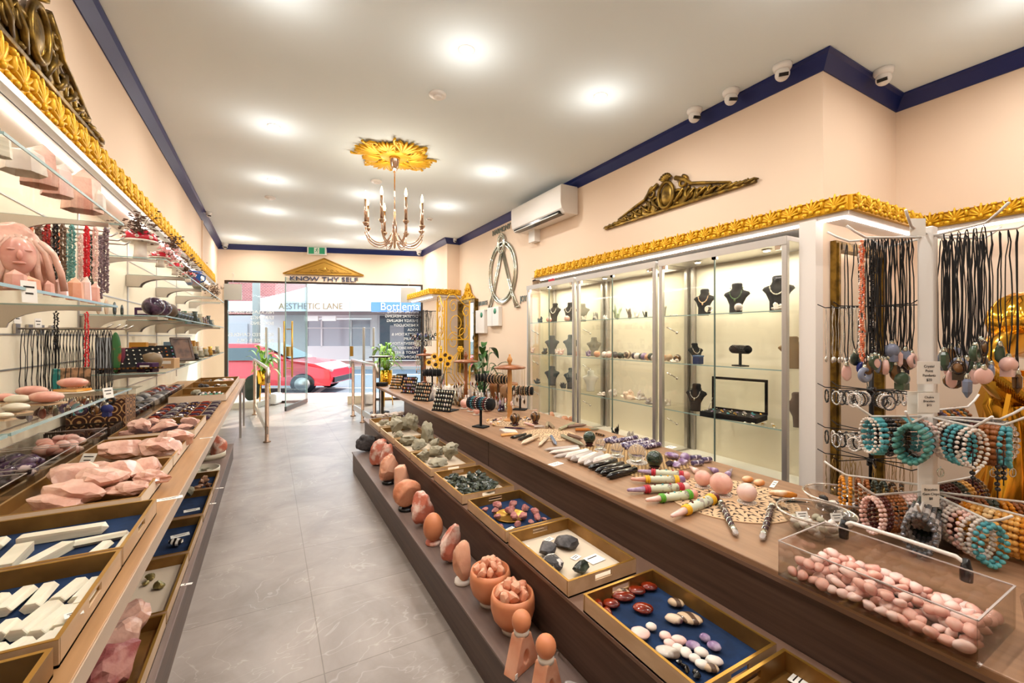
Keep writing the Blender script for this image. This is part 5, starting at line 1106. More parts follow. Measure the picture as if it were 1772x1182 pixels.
for k_, (lay, i, j) in enumerate(slots):
    if lay == 1 and rr.random() < .35: continue
    s_ = rr.uniform(.034, .048); x = bx0 + .028 + (W - .056) * (j + (.8 if lay else 0)) / 5.0; y = by0 + .03 + (D - .06) * i / 14
    x = min(max(x, bx0 + .027), bx1 - .027); y = min(max(y, by0 + .027), by1 - .027)
    rockobj('rose_quartz_tumble', (x, y, T + .005 + lay * .026 + (.014 if x > 99 else 0)), (s_, s_ * .8, s_ * .62), rr.choice([ROSE, ROSE, ROSEP]), 1000 + k_, RQL, 'tumbled stone', 'rose quartz tumbles in the long box', smooth=True, cuts=3, rough=.07, n=2, tilt=(rr.uniform(-.5, .5), rr.uniform(-.5, .5)))
# cup of dark gold things at the right edge
p = on(1765, 1150, T)
e = E('clear_cup', (1.52, .235, T), 'clear cup with dark and gold pieces at the lower right corner', 'cup')
a = MB(); a.lathe([(.05, 0), (.062, .10), (.066, .13), (.063, .13), (.058, .1), (.046, .006)], n=28, cap=False); a.build('cup_wall', ACRY, e)
for i in range(9):
    a = MB(); a.rock((0, 0, 0), (.04, .03, .03), None, i, 4, .05, 2, True); o = a.build('piece', [BLACKG, BGOLD, BLACKG][i % 3], e); o.location = (.025 * math.cos(i * 2.2), .025 * math.sin(i * 2.2), .02 + .012 * i)
# ================================================================== RACKS OF NECKLACES AND BRACELETS
RG = Vector((CS, -SN, 0)); FW = Vector((SN, CS, 0))
def dirv(deg): return RG * math.cos(R(deg)) + FW * math.sin(R(deg))
CORD = mat('black_cord', (20, 17, 18), .7); CORDB = mat('brown_cord', (96, 66, 44), .7); TAN = mat('tan_cord', (190, 150, 100), .6)
def cordmesh(L, w_, seed, r=.002):
    a = MB(); rr = random.Random(seed); pts = []
    for i in range(21):
        t = i / 20 * 2 * PI; s_ = math.sin(t / 2) ** .35
        x = -math.cos(t / 2) if False else math.sin(t) * w_ * (.6 + .4 * math.sin(t / 2)); z = -L * (1 - math.cos(t)) / 2
        pts.append((x + rr.uniform(-.002, .002), rr.uniform(-.003, .003), z))
    a.tube(pts[:-1], r, n=4, closed=True); return a
CORDS = []
for i in range(7):
    a = cordmesh(.40 + .012 * i, .010 + .003 * (i % 3), i); o = a.build('necklace', CORD); CORDS.append(o.data); bpy.data.objects.remove(o)
GLOOP = mat('green_agate_p', (26, 46, 32), .12, col2=(60, 80, 58), coat=.6)
PM = [('dark green', GLOOP), ('clear', CRYS), ('black', OBSID), ('rose pink', ROSEP), ('violet', DPURP), ('dark violet', DPURP), ('brown', TIGER), ('grey', DARKR), ('lapis blue', mat('lapis', (36, 46, 110), .15)), ('pale blue', mat('blue_lace', (120, 128, 150), .15, coat=.5)), ('turquoise', TURQ), ('red', JASP), ('moss', GREENR)]
PSH = ['oval', 'point', 'round', 'skull-shaped', 'ring', 'leaf']
PMESH = {}
def pend_mesh(kind):
    if kind in PMESH: return PMESH[kind]
    a = MB()
    if kind == 'oval': a.ball((0, 0, -.032), .024, n=3, sc3=(.75, .35, 1.25))
    elif kind == 'point': a.lathe([(.002, -.075), (.013, -.055), (.014, -.02), (.004, -.006)], n=6, smooth=False)
    elif kind == 'round': a.ball((0, 0, -.03), .027, n=3, sc3=(1, .35, 1))
    elif kind == 'skull-shaped': a.ball((0, 0, -.03), .03, n=3, sc3=(1, .7, .9)); a.box((0, 0, -.058), (.032, .03, .026))
    elif kind == 'ring': a.tube([(.02 * math.cos(i * PI / 8), 0, -.03 + .02 * math.sin(i * PI / 8)) for i in range(16)], .010, n=8, closed=True)
    else: a.rock((0, 0, -.036), (.036, .014, .07), None, 3, 6, .1, 2, True, rot=Euler((0, 0, 0)))
    o = a.build('pendant'); me = o.data; bpy.data.objects.remove(o); PMESH[kind] = me; return me
PCACHE = {}
def necklace(p, rz, i, group, where, shape=None, colr=None, cord=None, scale=1):
    nm, m = PM[i % len(PM)] if colr is None else PM[colr]; kd = PSH[(i * 5 + i // 3) % 6] if shape is None else shape
    o = bpy.data.objects.new('pendant_necklace', CORDS[i % 7].copy() if False else CORDS[i % 7]); COL.objects.link(o); o.location = p; o.rotation_euler = (0, 0, rz); o.scale = (1, 1, scale)
    L = .40 + .012 * (i % 7); key = (kd, nm)
    if key not in PCACHE: me = pend_mesh(kd).copy(); me.materials.clear(); me.materials.append(m); PCACHE[key] = me
    q = bpy.data.objects.new('pendant', PCACHE[key]); COL.objects.link(q); q.parent = o; q.location = (0, 0, -L - .004); q.rotation_euler = (0, 0, (i * .7) % 1.2 - .6); q.scale = (1, 1, 1 / scale)
    c_ = bpy.data.objects.new('silver_cap', CAPM); COL.objects.link(c_); c_.parent = o; c_.location = (0, 0, -L)
    tag(o, 'black cord necklace with a %s %s pendant, %s' % (nm, kd, where), 'necklace', group); return o
a = MB(); a.lathe([(.004, .004), (.006, 0), (.009, -.012), (.007, -.016)][::-1], n=8); o = a.build('silver_cap', SILV); CAPM = o.data; bpy.data.objects.remove(o)
WPOLE = Vector((2.115, .645, 0)); WR_ = mat('white_wire', (226, 220, 214), .35)
rk = E('jewellery_rack', (WPOLE.x, WPOLE.y, T), 'white revolving jewellery rack with three tiers of arms on the near end of the counter', 'jewellery rack')
a = MB(); a.box((0, 0, .004), (.24, .24, .008)); a.build('acrylic_base', ACRY, rk)
a = MB(); a.box((0, 0, .57), (.045, .045, 1.12)); a.build('pole', WHITEP, rk, bevel=.004)
a = MB(); a.lathe([(.06, .06), (.07, .09), (.03, .13)], n=20); a.build('hub', WHITEP, rk)
def arm(z, deg, L, up=.045, droop=0):
    d = dirv(deg); a = MB(); zz = z - T
    a.tube([d * .02 + Vector((0, 0, zz)), d * (L * .85) + Vector((0, 0, zz - droop)), d * L + Vector((0, 0, zz + up * .5 - droop)), d * (L + .03) + Vector((0, 0, zz + up - droop))], .0042, n=6); a.build('rack_arm', WR_, rk)
Z1, Z2, Z3_ = 1.735, 1.075, .80
arms1 = [(178, .26, 15, 'on the left top arm of the white rack'), (268, .24, 6, 'on the top arm pointing at the viewer'), (322, .26, 9, 'on the front right top arm of the white rack'), (5, .27, 12, 'on the right top arm of the white rack')]
NG = 'pendant necklaces on the white rack'; k = 0
for deg, L, n_, wh in arms1:
    arm(Z1, deg, L)
    for i in range(n_):
        q = WPOLE + dirv(deg) * (.05 + (L - .08) * (i + .5) / n_) + Vector((0, 0, Z1 - .004)); k += 1
        o = necklace(q, -TH + R(deg) + PI / 2 + random.uniform(-.35, .35) if deg in (268,) else -TH + random.uniform(-.5, .5), k * 3 + (k // 4), NG, wh + ', place %d' % 0, scale=random.uniform(.9, 1.08))
        o['label'] = o['label'].replace(', place 0', '')
arm(Z1, 90, .22); arm(Z1 + .01, 215, .24); arm(Z1 + .01, 150, .27)
for i in range(7): o = necklace(WPOLE + dirv(150) * (.07 + .028 * i) + Vector((0, 0, Z1 + .004)), -TH, 31 + i * 4, NG, 'on the rear left top arm of the white rack')
# bead bracelets
BCACHE = {}
def bracelet(p, rz, m, nm, br, where, ra=.040, rb=.062, n_=22, group='beaded bracelets on the white rack', tilt=0, name='bracelet'):
    key = (m.name, br, ra, rb)
    if key not in BCACHE:
        a = MB()
        for i in range(n_):
            t = 2 * PI * i / n_; a.ball((ra * math.sin(t), random.uniform(-.001, .001), -rb - br + rb * math.cos(t)), br, n=2)
        o = a.build('bracelet', m); BCACHE[key] = o.data; bpy.data.objects.remove(o)
    o = bpy.data.objects.new(name, BCACHE[key]); COL.objects.link(o); o.location = p; o.rotation_euler = (tilt, 0, rz)
    tag(o, '%s bead bracelet hanging %s' % (nm, where), 'bracelet', group); return o
BB = {'turquoise': TURQ, 'black': OBSID, 'smoky brown': TIGER, 'teal chip': mat('teal_chips', (70, 130, 120), .15, coat=.5), 'white': MAPM, 'dark red-brown': mat('garnet', (84, 34, 26), .2), 'orange-brown': mat('brown_orange', (150, 88, 40), .3), 'deep violet': DPURP, 'clear crystal': CRYS, 'cloudy crystal': CRYSS,
      'honey citrine': mat('citrine', (226, 168, 84), .2, coat=.4), 'pale citrine': mat('pale_citrine', (238, 204, 150), .2), 'amber': mat('amber_m', (206, 130, 20), .1, coat=.5), 'hematite grey': mat('hematite', (120, 120, 124), .15, .6), 'rose chip': ROSEP, 'forest green': GREENR}
def armset(z, deg, L, lst, where, droop=0):
    lst = [q for q in lst for _ in range(2)]
    arm(z, deg, L, droop=droop); N = len(lst)
    for i, (nm, br) in enumerate(lst):
        q = WPOLE + dirv(deg) * (.06 + (L - .075) * (i + .5) / N) + Vector((0, 0, z - .003 - droop * (i + .5) / N))
        bracelet(q, -TH + R(deg) + PI / 2 + random.uniform(-.22, .22), BB[nm], nm, br, where, n_=24 if br < .0075 else 18)
armset(Z2, 180, .24, [('white', .005), ('turquoise', .008), ('turquoise', .008), ('black', .008), ('black', .008), ('smoky brown', .007), ('smoky brown', .007), ('turquoise', .007), ('turquoise', .007)][::-1], 'on the left middle arm of the white rack')
armset(Z2, 215, .24, [('rose chip', .007), ('cloudy crystal', .008), ('forest green', .008), ('turquoise', .008), ('teal chip', .009), ('teal chip', .009)], 'on the front left middle arm')
armset(Z2, 262, .22, [('white', .006), ('turquoise', .007), ('white', .006)], 'on the middle arm pointing at the viewer')
armset(Z2, 305, .22, [('black', .009), ('black', .009), ('dark red-brown', .008), ('orange-brown', .009), ('orange-brown', .009), ('turquoise', .008)], 'on the front middle arm with the tassels')
armset(Z2, 345, .25, [('black', .008), ('black', .008), ('deep violet', .007), ('deep violet', .007), ('deep violet', .007), ('clear crystal', .008), ('clear crystal', .008), ('clear crystal', .008), ('clear crystal', .009)], 'on the right middle arm of the white rack')
arm(Z2 + .02, 20, .3)
for i in range(8): bracelet(WPOLE + dirv(25) * (.07 + .025 * i) + Vector((0, 0, Z2 + .02)), -TH + R(115), [BB['deep violet'], BB['amber'], BB['forest green'], BB['orange-brown']][i % 4], ['deep violet', 'amber', 'green', 'orange-brown'][i % 4], .008, 'on the rear right middle arm')
armset(Z3_, 190, .27, [('rose chip', .007), ('rose chip', .007), ('orange-brown', .007), ('orange-brown', .006), ('dark red-brown', .007), ('rose chip', .007)], 'on the left bottom arm of the white rack')
armset(Z3_, 222, .29, [('forest green', .009), ('forest green', .009), ('hematite grey', .008), ('hematite grey', .009), ('cloudy crystal', .009), ('cloudy crystal', .009), ('clear crystal', .009), ('hematite grey', .008)], 'on the front left bottom arm', .01)
armset(Z3_, 262, .28, [('cloudy crystal', .008), ('white', .007), ('rose chip', .008), ('white', .007), ('turquoise', .008)], 'on the bottom arm pointing at the viewer', .01)
armset(Z3_, 300, .30, [('dark red-brown', .008), ('amber', .009), ('honey citrine', .009), ('pale citrine', .008), ('honey citrine', .009), ('honey citrine', .009), ('amber', .009), ('amber', .009)], 'on the front right bottom arm', .01)
armset(Z3_, 335, .33, [('dark red-brown', .008), ('dark red-brown', .007), ('orange-brown', .007), ('forest green', .008), ('amber', .008), ('orange-brown', .007), ('dark red-brown', .008), ('amber', .008)], 'on the right bottom arm of the white rack')
armset(Z3_ + .02, 20, .33, [('dark red-brown', .007), ('dark red-brown', .007), ('forest green', .007), ('honey citrine', .007), ('dark red-brown', .007), ('smoky brown', .007)], 'on the rear right bottom arm')
armset(Z3_ + .02, 150, .28, [('smoky brown', .007), ('forest green', .007), ('orange-brown', .007), ('amber', .007)], 'on the rear left bottom arm')
# printed price cards clipped to the pole
for (px, py, w_, h_, lb, tx) in ((1607, 645, .08, .078, 'white price card just below the pendants', 'Crystal\nPoint\nPendants\n$20'), (1592, 697, .09, .08, 'blank clear card holder behind the middle card', ''), (1607, 697, .075, .068, 'white price card above the middle bracelets', 'Chakra\nBracelets\n$15'), (1610, 858, .062, .078, 'white price card above the bottom bracelets', 'Bracelets\nGem Chips\n$8'), (1588, 393, .055, .06, 'small clear card at the top of the white rack', '')):
    p = atd(px, py, 1.50 if lb != 'blank clear card holder behind the middle card' else 1.53)
    e = E('price_card', p, lb, 'price card', 'price cards on the white rack', -TH); a = MB(); a.box((0, 0, 0), (w_, .0015, h_)); a.build('sheet', PAPER, e, bevel=.0005)
    if tx:
        for j, s_ in enumerate(tx.split('\n')): t_ = text(s_, 'print', BLACKG, (0, -.002, h_ * (.28 - .2 * j)), h_ * .16, (R(90), 0, 0), .0002, parent=e)
# tassels
for (dx, n_) in ((-.035, 3), (.045, 5), (.065, 3)):
    q = WPOLE + RG * dx - FW * .19 + Vector((0, 0, Z2 - .13)); e = E('bracelet_tassel', q, 'black knotted tassel hanging below the middle bracelets %s' % {-.035: 'at the left', .045: 'with the longest string of beads', .065: 'beside the tree charm'}[dx], 'tassel', 'black knotted tassels')
    a = MB(); a.cyl((0, 0, .06), (0, 0, -.02 * n_), .0018, n=5); a.build('cord', CORD, e)
    a = MB()
    for j in range(n_): a.ball((.004 * (-1) ** j, 0, -.018 * j), .0075, n=2)
    a.build('knots', OBSID, e)
for i, dx in enumerate((-.1, .075, .11, .14, .2)):
    q = WPOLE + RG * dx - FW * .15 + Vector((0, 0, Z2 - .14)); a = MB(); a.tube([(.011 * math.cos(j * PI / 8), 0, -.02 + .014 * math.sin(j * PI / 8)) for j in range(16)], .0018, n=5, closed=True); a.cyl((0, 0, -.03), (0, 0, 0.0), .0015, n=5); a.cyl((-.006, 0, -.01), (.006, 0, -.01), .0012, n=5)
    tag(a.build('charm', SILV, loc=q, rz=-TH), 'little silver tree charm under the middle bracelets, %s from the left' % ORD[i], 'charm', 'silver tree charms')

# black wire stand behind the counter
BP = Vector((2.80, 1.08, 0)); bs = E('wire_stand', BP, 'black revolving wire stand behind the counter in front of the gold mirror', 'jewellery rack')
a = MB(); a.lathe([(.16, 0), (.16, .012), (.02, .02)], n=24); a.build('stand_base', WIRE, bs); a = MB(); a.cyl((0, 0, 0), (0, 0, 1.5), .011); a.build('pole', WIRE, bs)
a = MB()
for z in (1.08, .84, .70): a.cyl((0, 0, z - .02), (0, 0, z + .02), .02)
a.build('pole_collar', BLACKG, bs)
for z in (1.53, 1.085, .86, .715):
    for j in range(8):
        d = dirv(j * 45 + 10); a = MB(); a.tube([d * .01 + Vector((0, 0, z)), d * .2 + Vector((0, 0, z)), d * .235 + Vector((0, 0, z + .02))], .0028, n=5); a.build('wire_arm', WIRE, bs)
SCH = mat('silver_chain', (210, 208, 204), .2, .9); GCH = mat('gold_chain', (190, 160, 100), .3, .9)
CHM = {}
for nm, m, L in (('silver', SCH, .27), ('gold', GCH, .16)):
    a = cordmesh(L, .01, 4, .0014); o = a.build('chain_necklace', m); CHM[nm] = o.data; bpy.data.objects.remove(o)
k = 0
for j, deg in enumerate((150, 175, 200, 235, 330, 10)):
    for i in range(4):
        for (z, nm) in ((1.53, 'silver'), (.715, 'gold')):
            o = bpy.data.objects.new('chain_necklace', CHM[nm]); COL.objects.link(o); o.location = BP + dirv(deg) * (.09 + .035 * i) + Vector((0, 0, z - .003)); o.rotation_euler = (0, 0, k * .5)
            L = .27 if nm == 'silver' else .16; a = MB(); 
            if nm not in PMESH: a.ball((0, 0, 0), .014, n=2, sc3=(.8, .4, 1.2)); x = a.build('pendant', SCH if nm == 'silver' else GCH); PMESH[nm] = x.data; bpy.data.objects.remove(x)
            q = bpy.data.objects.new('pendant', PMESH[nm]); COL.objects.link(q); q.parent = o; q.location = (0, 0, -L - .015)
            tag(o, 'thin %s chain necklace hanging on the %s tier of the black wire stand' % (nm, 'top' if nm == 'silver' else 'bottom'), 'necklace', '%s chains on the black wire stand' % nm); k += 1
for z, mm, wd in ((1.085, [('black', OBSID), ('silver', SCH), ('white', MAPM), ('grey', DARKR)], 'second'), (.86, [('white', MAPM), ('dark green-black', OBSID), ('silver', SCH)], 'third')):
    for j, deg in enumerate((160, 185, 210, 250, 340, 10)):
        for i in range(5):
            nm, m = mm[(i + j) % len(mm)]; bracelet(BP + dirv(deg) * (.08 + .03 * i) + Vector((0, 0, z - .003)), -TH + R(deg) + PI / 2, m, nm, .0045, 'on the %s tier of the black wire stand' % wd, .026, .034, 24, 'bracelets on the black wire stand')
# chip strand hanging on the left of the rack
def strand(p, L, m, seed, label, group, rz=0, w_=.012, r=.0055, name='chip_necklace'):
    rr = random.Random(seed); a = MB(); N = int(L / .008)
    for s_ in (-1, 1):
        for i in range(N):
            t = i / N; z = -L * t; x = s_ * w_ * (1 if t > .04 else t / .04) * (1 if t < .96 else (1 - t) / .04)
            M = Matrix.Translation((x + rr.uniform(-.002, .002), rr.uniform(-.003, .003), z)) @ Euler((rr.uniform(0, 3), rr.uniform(0, 3), 0)).to_matrix().to_4x4() @ Matrix.Diagonal((r * rr.uniform(.8, 1.5), r * rr.uniform(.6, 1), r * rr.uniform(.6, 1), 1))
            a.add(ICO[1][0], ICO[1][1], None, False, M)
    o = a.build(name, m, loc=p, rz=rz); return tag(o, label, 'necklace', group)
CARN = mat('carnelian', (206, 84, 44), .2, col2=(236, 160, 120), scale=60, coat=.4)
strand(WPOLE + dirv(185) * .26 + Vector((0, 0, Z1 - .02)), .44, CARN, 1, 'orange carnelian chip strand at the left of the white rack', 'chip strands on the white rack')
strand(WPOLE + dirv(172) * .22 + Vector((0, 0, Z1 - .02)), .42, MAPM, 2, 'pale chip strand among the black cords of the white rack', 'chip strands on the white rack')
strand(WPOLE + dirv(170) * .18 + Vector((0, 0, Z1 - .02)), .43, OBSID, 3, 'black and violet chip strand among the cords of the white rack', 'chip strands on the white rack')

# gold statue in the recess
sp0 = atd(1755, 700, 2.15); gs = E('gold_statue', (sp0.x, sp0.y, 0), 'shiny gold draped statue with a hooded head and long staff in the right recess', 'statue')
def P3(px, py, dd=0): v = atd(px, py, 2.15 + dd); return (v.x - sp0.x, v.y - sp0.y, v.z)
def drape(name, c, prof, folds, seed, sc3=(1, 1)):
    n = 40; vs = []; fs = []
    for (r, z) in prof:
        for i in range(n):
            t = 2 * PI * i / n; k_ = 1 + .10 * math.sin(folds * t + z * 5 + seed) + .05 * math.sin(folds * 2.3 * t - z * 9)
            vs.append((c[0] + r * k_ * math.cos(t) * sc3[0], c[1] + r * k_ * math.sin(t) * sc3[1], z))
    for j in range(len(prof) - 1):
        for i in range(n): fs.append((j * n + i, j * n + (i + 1) % n, (j + 1) * n + (i + 1) % n, (j + 1) * n + i))
    fs += [tuple(range(n - 1, -1, -1)), tuple((len(prof) - 1) * n + i for i in range(n))]
    a = MB(); a.add(vs, fs, smooth=True); return a.build(name, PGOLD, gs)
drape('robe', (.08, -.04, 0), [(.30, .0), (.26, .15), (.22, .4), (.17, .7), (.15, .9), (.17, 1.02), (.15, 1.12), (.13, 1.2)], 9, 0)
drape('hooded_head', P3(1768, 560), [(.06, 1.30), (.10, 1.34), (.14, 1.38), (.155, 1.44), (.14, 1.50), (.10, 1.555), (.04, 1.585)], 5, 1, (1, .8))
a = MB(); a.tube([P3(1775, 590), P3(1745, 590, -.05), P3(1716, 612, -.08), P3(1700, 632, -.1), P3(1712, 648, -.1), P3(1740, 668, -.06), P3(1765, 690)], [.09, .075, .06, .05, .05, .07, .10], n=14); a.build('draped_arm', PGOLD, gs)
a = MB()
for i in range(14):
    t = i / 13; a.tube([P3(1700 + 60 * t, 622 + 40 * t, -.15), P3(1716 + 60 * t, 640 + 44 * t, -.16), P3(1722 + 56 * t, 662 + 40 * t, -.12)], .012, n=6)
a.build('sleeve_folds', PGOLD, gs)
a = MB(); a.box((0, 0, 0), (.02, .02, 1.0), M=Matrix.Identity(4)); A = Vector(P3(1746, 680, -.12)); B = Vector(P3(1700, 905, -.12)); a = MB(); a.cyl(A + (A - B) * .05, B + (B - A) * .25, .011, n=4, smooth=False); a.build('staff', PGOLD, gs)
# ================================================================== LEFT SHELVING
def ony(px, py, Y):
    a = ray(px, py); t = Y / a[1]; return Vector((a[0] * t, Y, CH + a[2] * t))
LC = .72; LX = -.325
e = E('oak_counter', (0, 0, 0), 'long oak-topped counter with steel edge along the left wall', 'counter')
a = MB(); a.bx(WLB + .002, LX, -.9, 7.85, LC - .05, LC); a.build('worktop', OAKL, e, bevel=.003)
a = MB(); a.bx(LX, LX + .003, -.9, 7.85, LC - .048, LC - .001); a.build('front_edge', mat('pale_edge', (196, 172, 146), .35, .2), e)
a = MB(); a.bx(WLB + .002, -.80, -.9, 7.7, .171, LC - .05); a.build('back_body', WALNUT, e)
for y in (6.9, 7.8):
    a = MB(); a.bx(LX - .03, LX - .002, y - .014, y + .014, 0, LC - .05); a.build('leg', ALU, e)
a = MB(); a.bx(LX - .4, LX - .01, 7.79, 7.8, .1, LC - .06); a.build('end_glass', GLASS, e)
e = E('low_plinth_unit', (0, 0, 0), 'low grey-brown plinth under the left counter carrying blue-lined trays', 'display plinth')
a = MB(); a.bx(WLB + .002, -.352, -.9, 5.75, 0, .158); a.build('plinth_body', WALNUT, e)
a = MB(); a.bx(WLB + .002, -.347, -.9, 5.76, .158, .17); a.build('plinth_top', PLINTH, e, bevel=.002)
a = MB()
for z in (.9, 1.2, 1.38, 1.7, 2.08): a.bx(WLB, WLB + .004, -.9, 9.2, z - .004, z + .004)
for y in (3.0, 4.1, 5.3, 6.5, 7.75): a.bx(WLB, WLB + .006, y - .012, y + .012, .8, 2.25)
S('trim_12', a, ALU)
SX = -.68
def shelf(y0, y1, z, label, sx=SX):
    e = E('glass_shelf', (0, 0, 0), label, 'shelf', 'glass wall shelves on the left')
    a = MB(); a.bx(WLB + .01, sx, y0, y1, z - .008, z); p = a.build('glass_pane', GLASS, e)
    a = MB(); a.bx(sx, sx + .004, y0, y1, z - .009, z + .001); a.bx(WLB + .01, sx, y0 - .002, y0, z - .008, z); a.bx(WLB + .01, sx, y1, y1 + .002, z - .008, z); a.build('glass_edge', GEDGE, p)
    for y in (y0 + .03, y1 - .03):
        a = MB(); pr = [(WLB + .002, z - .009), (sx - .05, z - .009), (sx - .05, z - .03)]
        for i in range(7): t = i / 6 * PI / 2; pr.append((WLB + .10 + .20 * (1 - math.sin(t)) + 0, z - .03 - .085 * (1 - math.cos(t))))
        pr.append((WLB + .002, z - .115)); pr = pr
        M = Matrix(((1, 0, 0, 0), (0, 0, -1, y + .006), (0, 1, 0, 0), (0, 0, 0, 1))); a.poly(pr, .012, M=M); a.build('bracket', STEEL, e)
shelf(.62, 1.81, 1.968, 'top glass shelf nearest the viewer, at the left frame edge'); shelf(1.83, 3.03, 1.968, 'top glass shelf carrying the big rose quartz towers')
shelf(.62, 1.70, 1.525, 'middle glass shelf nearest the viewer, at the left frame edge'); shelf(1.72, 2.92, 1.525, 'middle glass shelf carrying the row of small pink towers')
shelf(.62, 1.85, 1.079, 'lower glass shelf nearest the viewer, at the left frame edge'); shelf(1.87, 3.18, 1.079, 'lower glass shelf carrying the pink polished bowls')
for i, (y0, y1) in enumerate(((4.1, 5.28), (5.31, 6.49), (6.52, 7.72), (7.75, 8.9))):
    q = ['with the toadstool ornament side', 'second beyond the necklace rods', 'third beyond the necklace rods', 'nearest the street window'][i]
    for z, nm in ((1.95, 'upper'), (1.525, 'middle'), (1.10, 'lower')): shelf(y0, y1, z, '%s far glass shelf, bay %s' % (nm, q))
# towers
def tower(loc, w_, h_, m, label, seed, group, name='crystal_tower'):
    rr = random.Random(seed); M = Matrix.Rotation(rr.uniform(0, 1), 4, 'Z'); a = MB(); ox = rr.uniform(-.2, .2) * w_
    a.lathe([(w_ * .5, 0), (w_ * .5, .004), (w_ * .42, h_ * .74)], n=6, M=M, smooth=False, cap=False)
    K = 6; base = len(a.v); a.add([(w_ * .42 * math.cos(2 * PI * i / K), w_ * .42 * math.sin(2 * PI * i / K), h_ * .74) for i in range(K)] + [(ox, rr.uniform(-.1, .1) * w_, h_)], [(i, (i + 1) % K, K) for i in range(K)], M=M)
    o = a.build(name, m, loc=loc); return tag(o, label, 'crystal', group)
TGp = 'large towers on the top shelf'
for i, (px, yb, yt, w_, m, lb) in enumerate(((68, 322, 251, 52, ROSER, 'dark pink rough-based tower with a sharp peak'), (40, 300, 256, 60, MAPM, 'milky white block behind the dark pink tower'), (99, 340, 284, 44, ROSEP, 'pale pink tower in the middle of the top shelf'), (143, 366, 296, 54, ROSER, 'largest pink tower at the end of the top shelf'), (173, 362, 330, 16, MAPM, 'small white tower at the very end of the top shelf'), (3, 272, 230, 26, SELEN, 'cream tower cut by the left frame edge'))):
    p = on(px, yb, 1.9685); tower(p, hpx(w_, p) * 1.0, hpx(yb - yt, p) * 1.05, m, lb, i, TGp)
for i, (px, w_, h_) in enumerate(((28, 30, 34), (55, 25, 28), (85, 15, 26), (104, 22, 35), (130, 24, 40), (149, 15, 46), (163, 16, 38))):
    p = onx(px, 500, -.73); p.z = 1.5255; tower(p, hpx(w_, p), hpx(h_, p), [ROSE, SALTP, ROSE, ROSEP, SALTP, ROSEP, ROSE][i], 'small pink crystal tower, %s from the left on the middle shelf edge' % ORD[i], 30 + i, 'row of small pink towers')
p = onx(12, 490, -.86); p.z = 1.5255
e = E('carved_figure', p, 'large carved rose quartz face with flowing hair on the middle shelf', 'carving', rz=R(25))
a = MB(); a.rock((0, 0, .13), (.24, .16, .28), None, 4, 3, .12, 4, True, rot=Euler((0, 0, 0))); a.v = [(x, y, max(z, 0)) for x, y, z in a.v]; a.build('carved_body', ROSER, e)
a = MB(); a.ball((.02, -.085, .14), .06, n=3, sc3=(.8, .55, 1.2)); a.ball((.02, -.12, .14), .012, n=2, sc3=(.7, 1, 1.6)); a.ball((.02, -.116, .112), .012, n=2, sc3=(1.5, .6, .5)); a.ball((.0, -.113, .16), .009, n=2, sc3=(1.4, .5, .6)); a.ball((.042, -.113, .16), .009, n=2, sc3=(1.4, .5, .6)); a.build('face', ROSE, e)
a = MB()
for i in range(9): s_ = (i - 4) / 4; a.tube([(.02 + s_ * .05, -.085, .22 - abs(s_) * .02), (.02 + s_ * .09, -.08, .16), (.02 + s_ * .10 + .01 * math.sin(i), -.085, .09), (.02 + s_ * .12, -.08, .02)], .011, n=6)
a.build('hair', ROSER, e)
# shelf 3: polished bowls
ZL = 1.0795
for i, (px, py, w_, m, lb) in enumerate(((55, 688, 49, ROSE, 'big pink polished oval bowl at the back of the lower shelf'), (80, 700, 55, ROSE, 'big pink polished oval bowl, front of the pair'), (8, 698, 40, ROSE, 'pink oval bowl cut by the left frame edge'), (32, 702, 43, SELEN, 'cream oval bowl between the pink ones'), (28, 716, 42, SELEN, 'cream oval bowl nearest the shelf edge'), (8, 728, 28, SELEN, 'cream bowl corner at the left frame edge'), (126, 680, 48, ROSE, 'pink oval bowl resting on an orange slab'))):
    p = on(px, py, ZL); p.x = min(p.x, -.74); r = hpx(w_, p) / 2; z0 = ZL + (.028 if i == 6 else .008)
    a = MB(); a.ball((0, 0, r * .36), r, n=3, sc3=(1, .62, .36)); o = a.build('polished_bowl', m, loc=(p.x, p.y, z0), rz=R(-30)); tag(o, lb, 'bowl', 'polished stone bowls on the lower shelf')
    if i == 6:
        a = MB(); a.lathe([(r * 1.0, 0), (r * 1.15, .006), (r * 1.1, .008)], n=24); tag(a.build('shallow_plate', SELEN, loc=(p.x, p.y, ZL)), 'white shallow plate under the orange slab', 'plate')
        a = MB(); a.box((0, 0, .006), (r * 1.7, r * 1.1, .012)); tag(a.build('stone_slab', ORANGE, loc=(p.x, p.y, ZL + .010), rz=R(-30)), 'orange honeycomb slab under the pink bowl', 'slab')
    else:
        a = MB(); a.box((0, 0, .003), (r * 1.5, r * 1.2, .006)); tag(a.build('wood_coaster', TRAYW, loc=(p.x, p.y, ZL + .001), rz=R(-30)), 'flat tan board under the %s' % lb, 'board', 'tan boards under the bowls')
p = on(121, 671, ZL); e = E('gift_box', p, 'box with a teal side and a floral brown front standing on the lower shelf', 'box', rz=R(20))
a = MB(); a.box((.02, .02, .055), (.13, .05, .11)); a.build('box_front', mat('floral_print', (96, 72, 50), .5, col2=(196, 150, 110), scale=30), e); a = MB(); a.box((-.055, .0, .055), (.03, .09, .108)); a.build('box_side', mat('teal_print', (36, 128, 122), .5, col2=(150, 190, 170), scale=40, lo=.55, hi=.7), e)
p = on(4, 655, ZL); p.x = -1.0; rockobj('purple_pyramid', p, (.1, .1, .12), DPURP, 8, 'dark purple pyramid at the left frame edge on the lower shelf', 'crystal')
e = card(0, 0, 0, .05, .05, 0, 'white price tag clipped on the lower shelf edge', wh=onx(187, 680, -.672)); e.rotation_euler = (R(80), 0, R(60))
e = card(0, 0, 0, .045, .07, 0, 'clear price tag clipped on the middle shelf edge', wh=onx(50, 505, -.672)); e.rotation_euler = (R(85), 0, R(60))
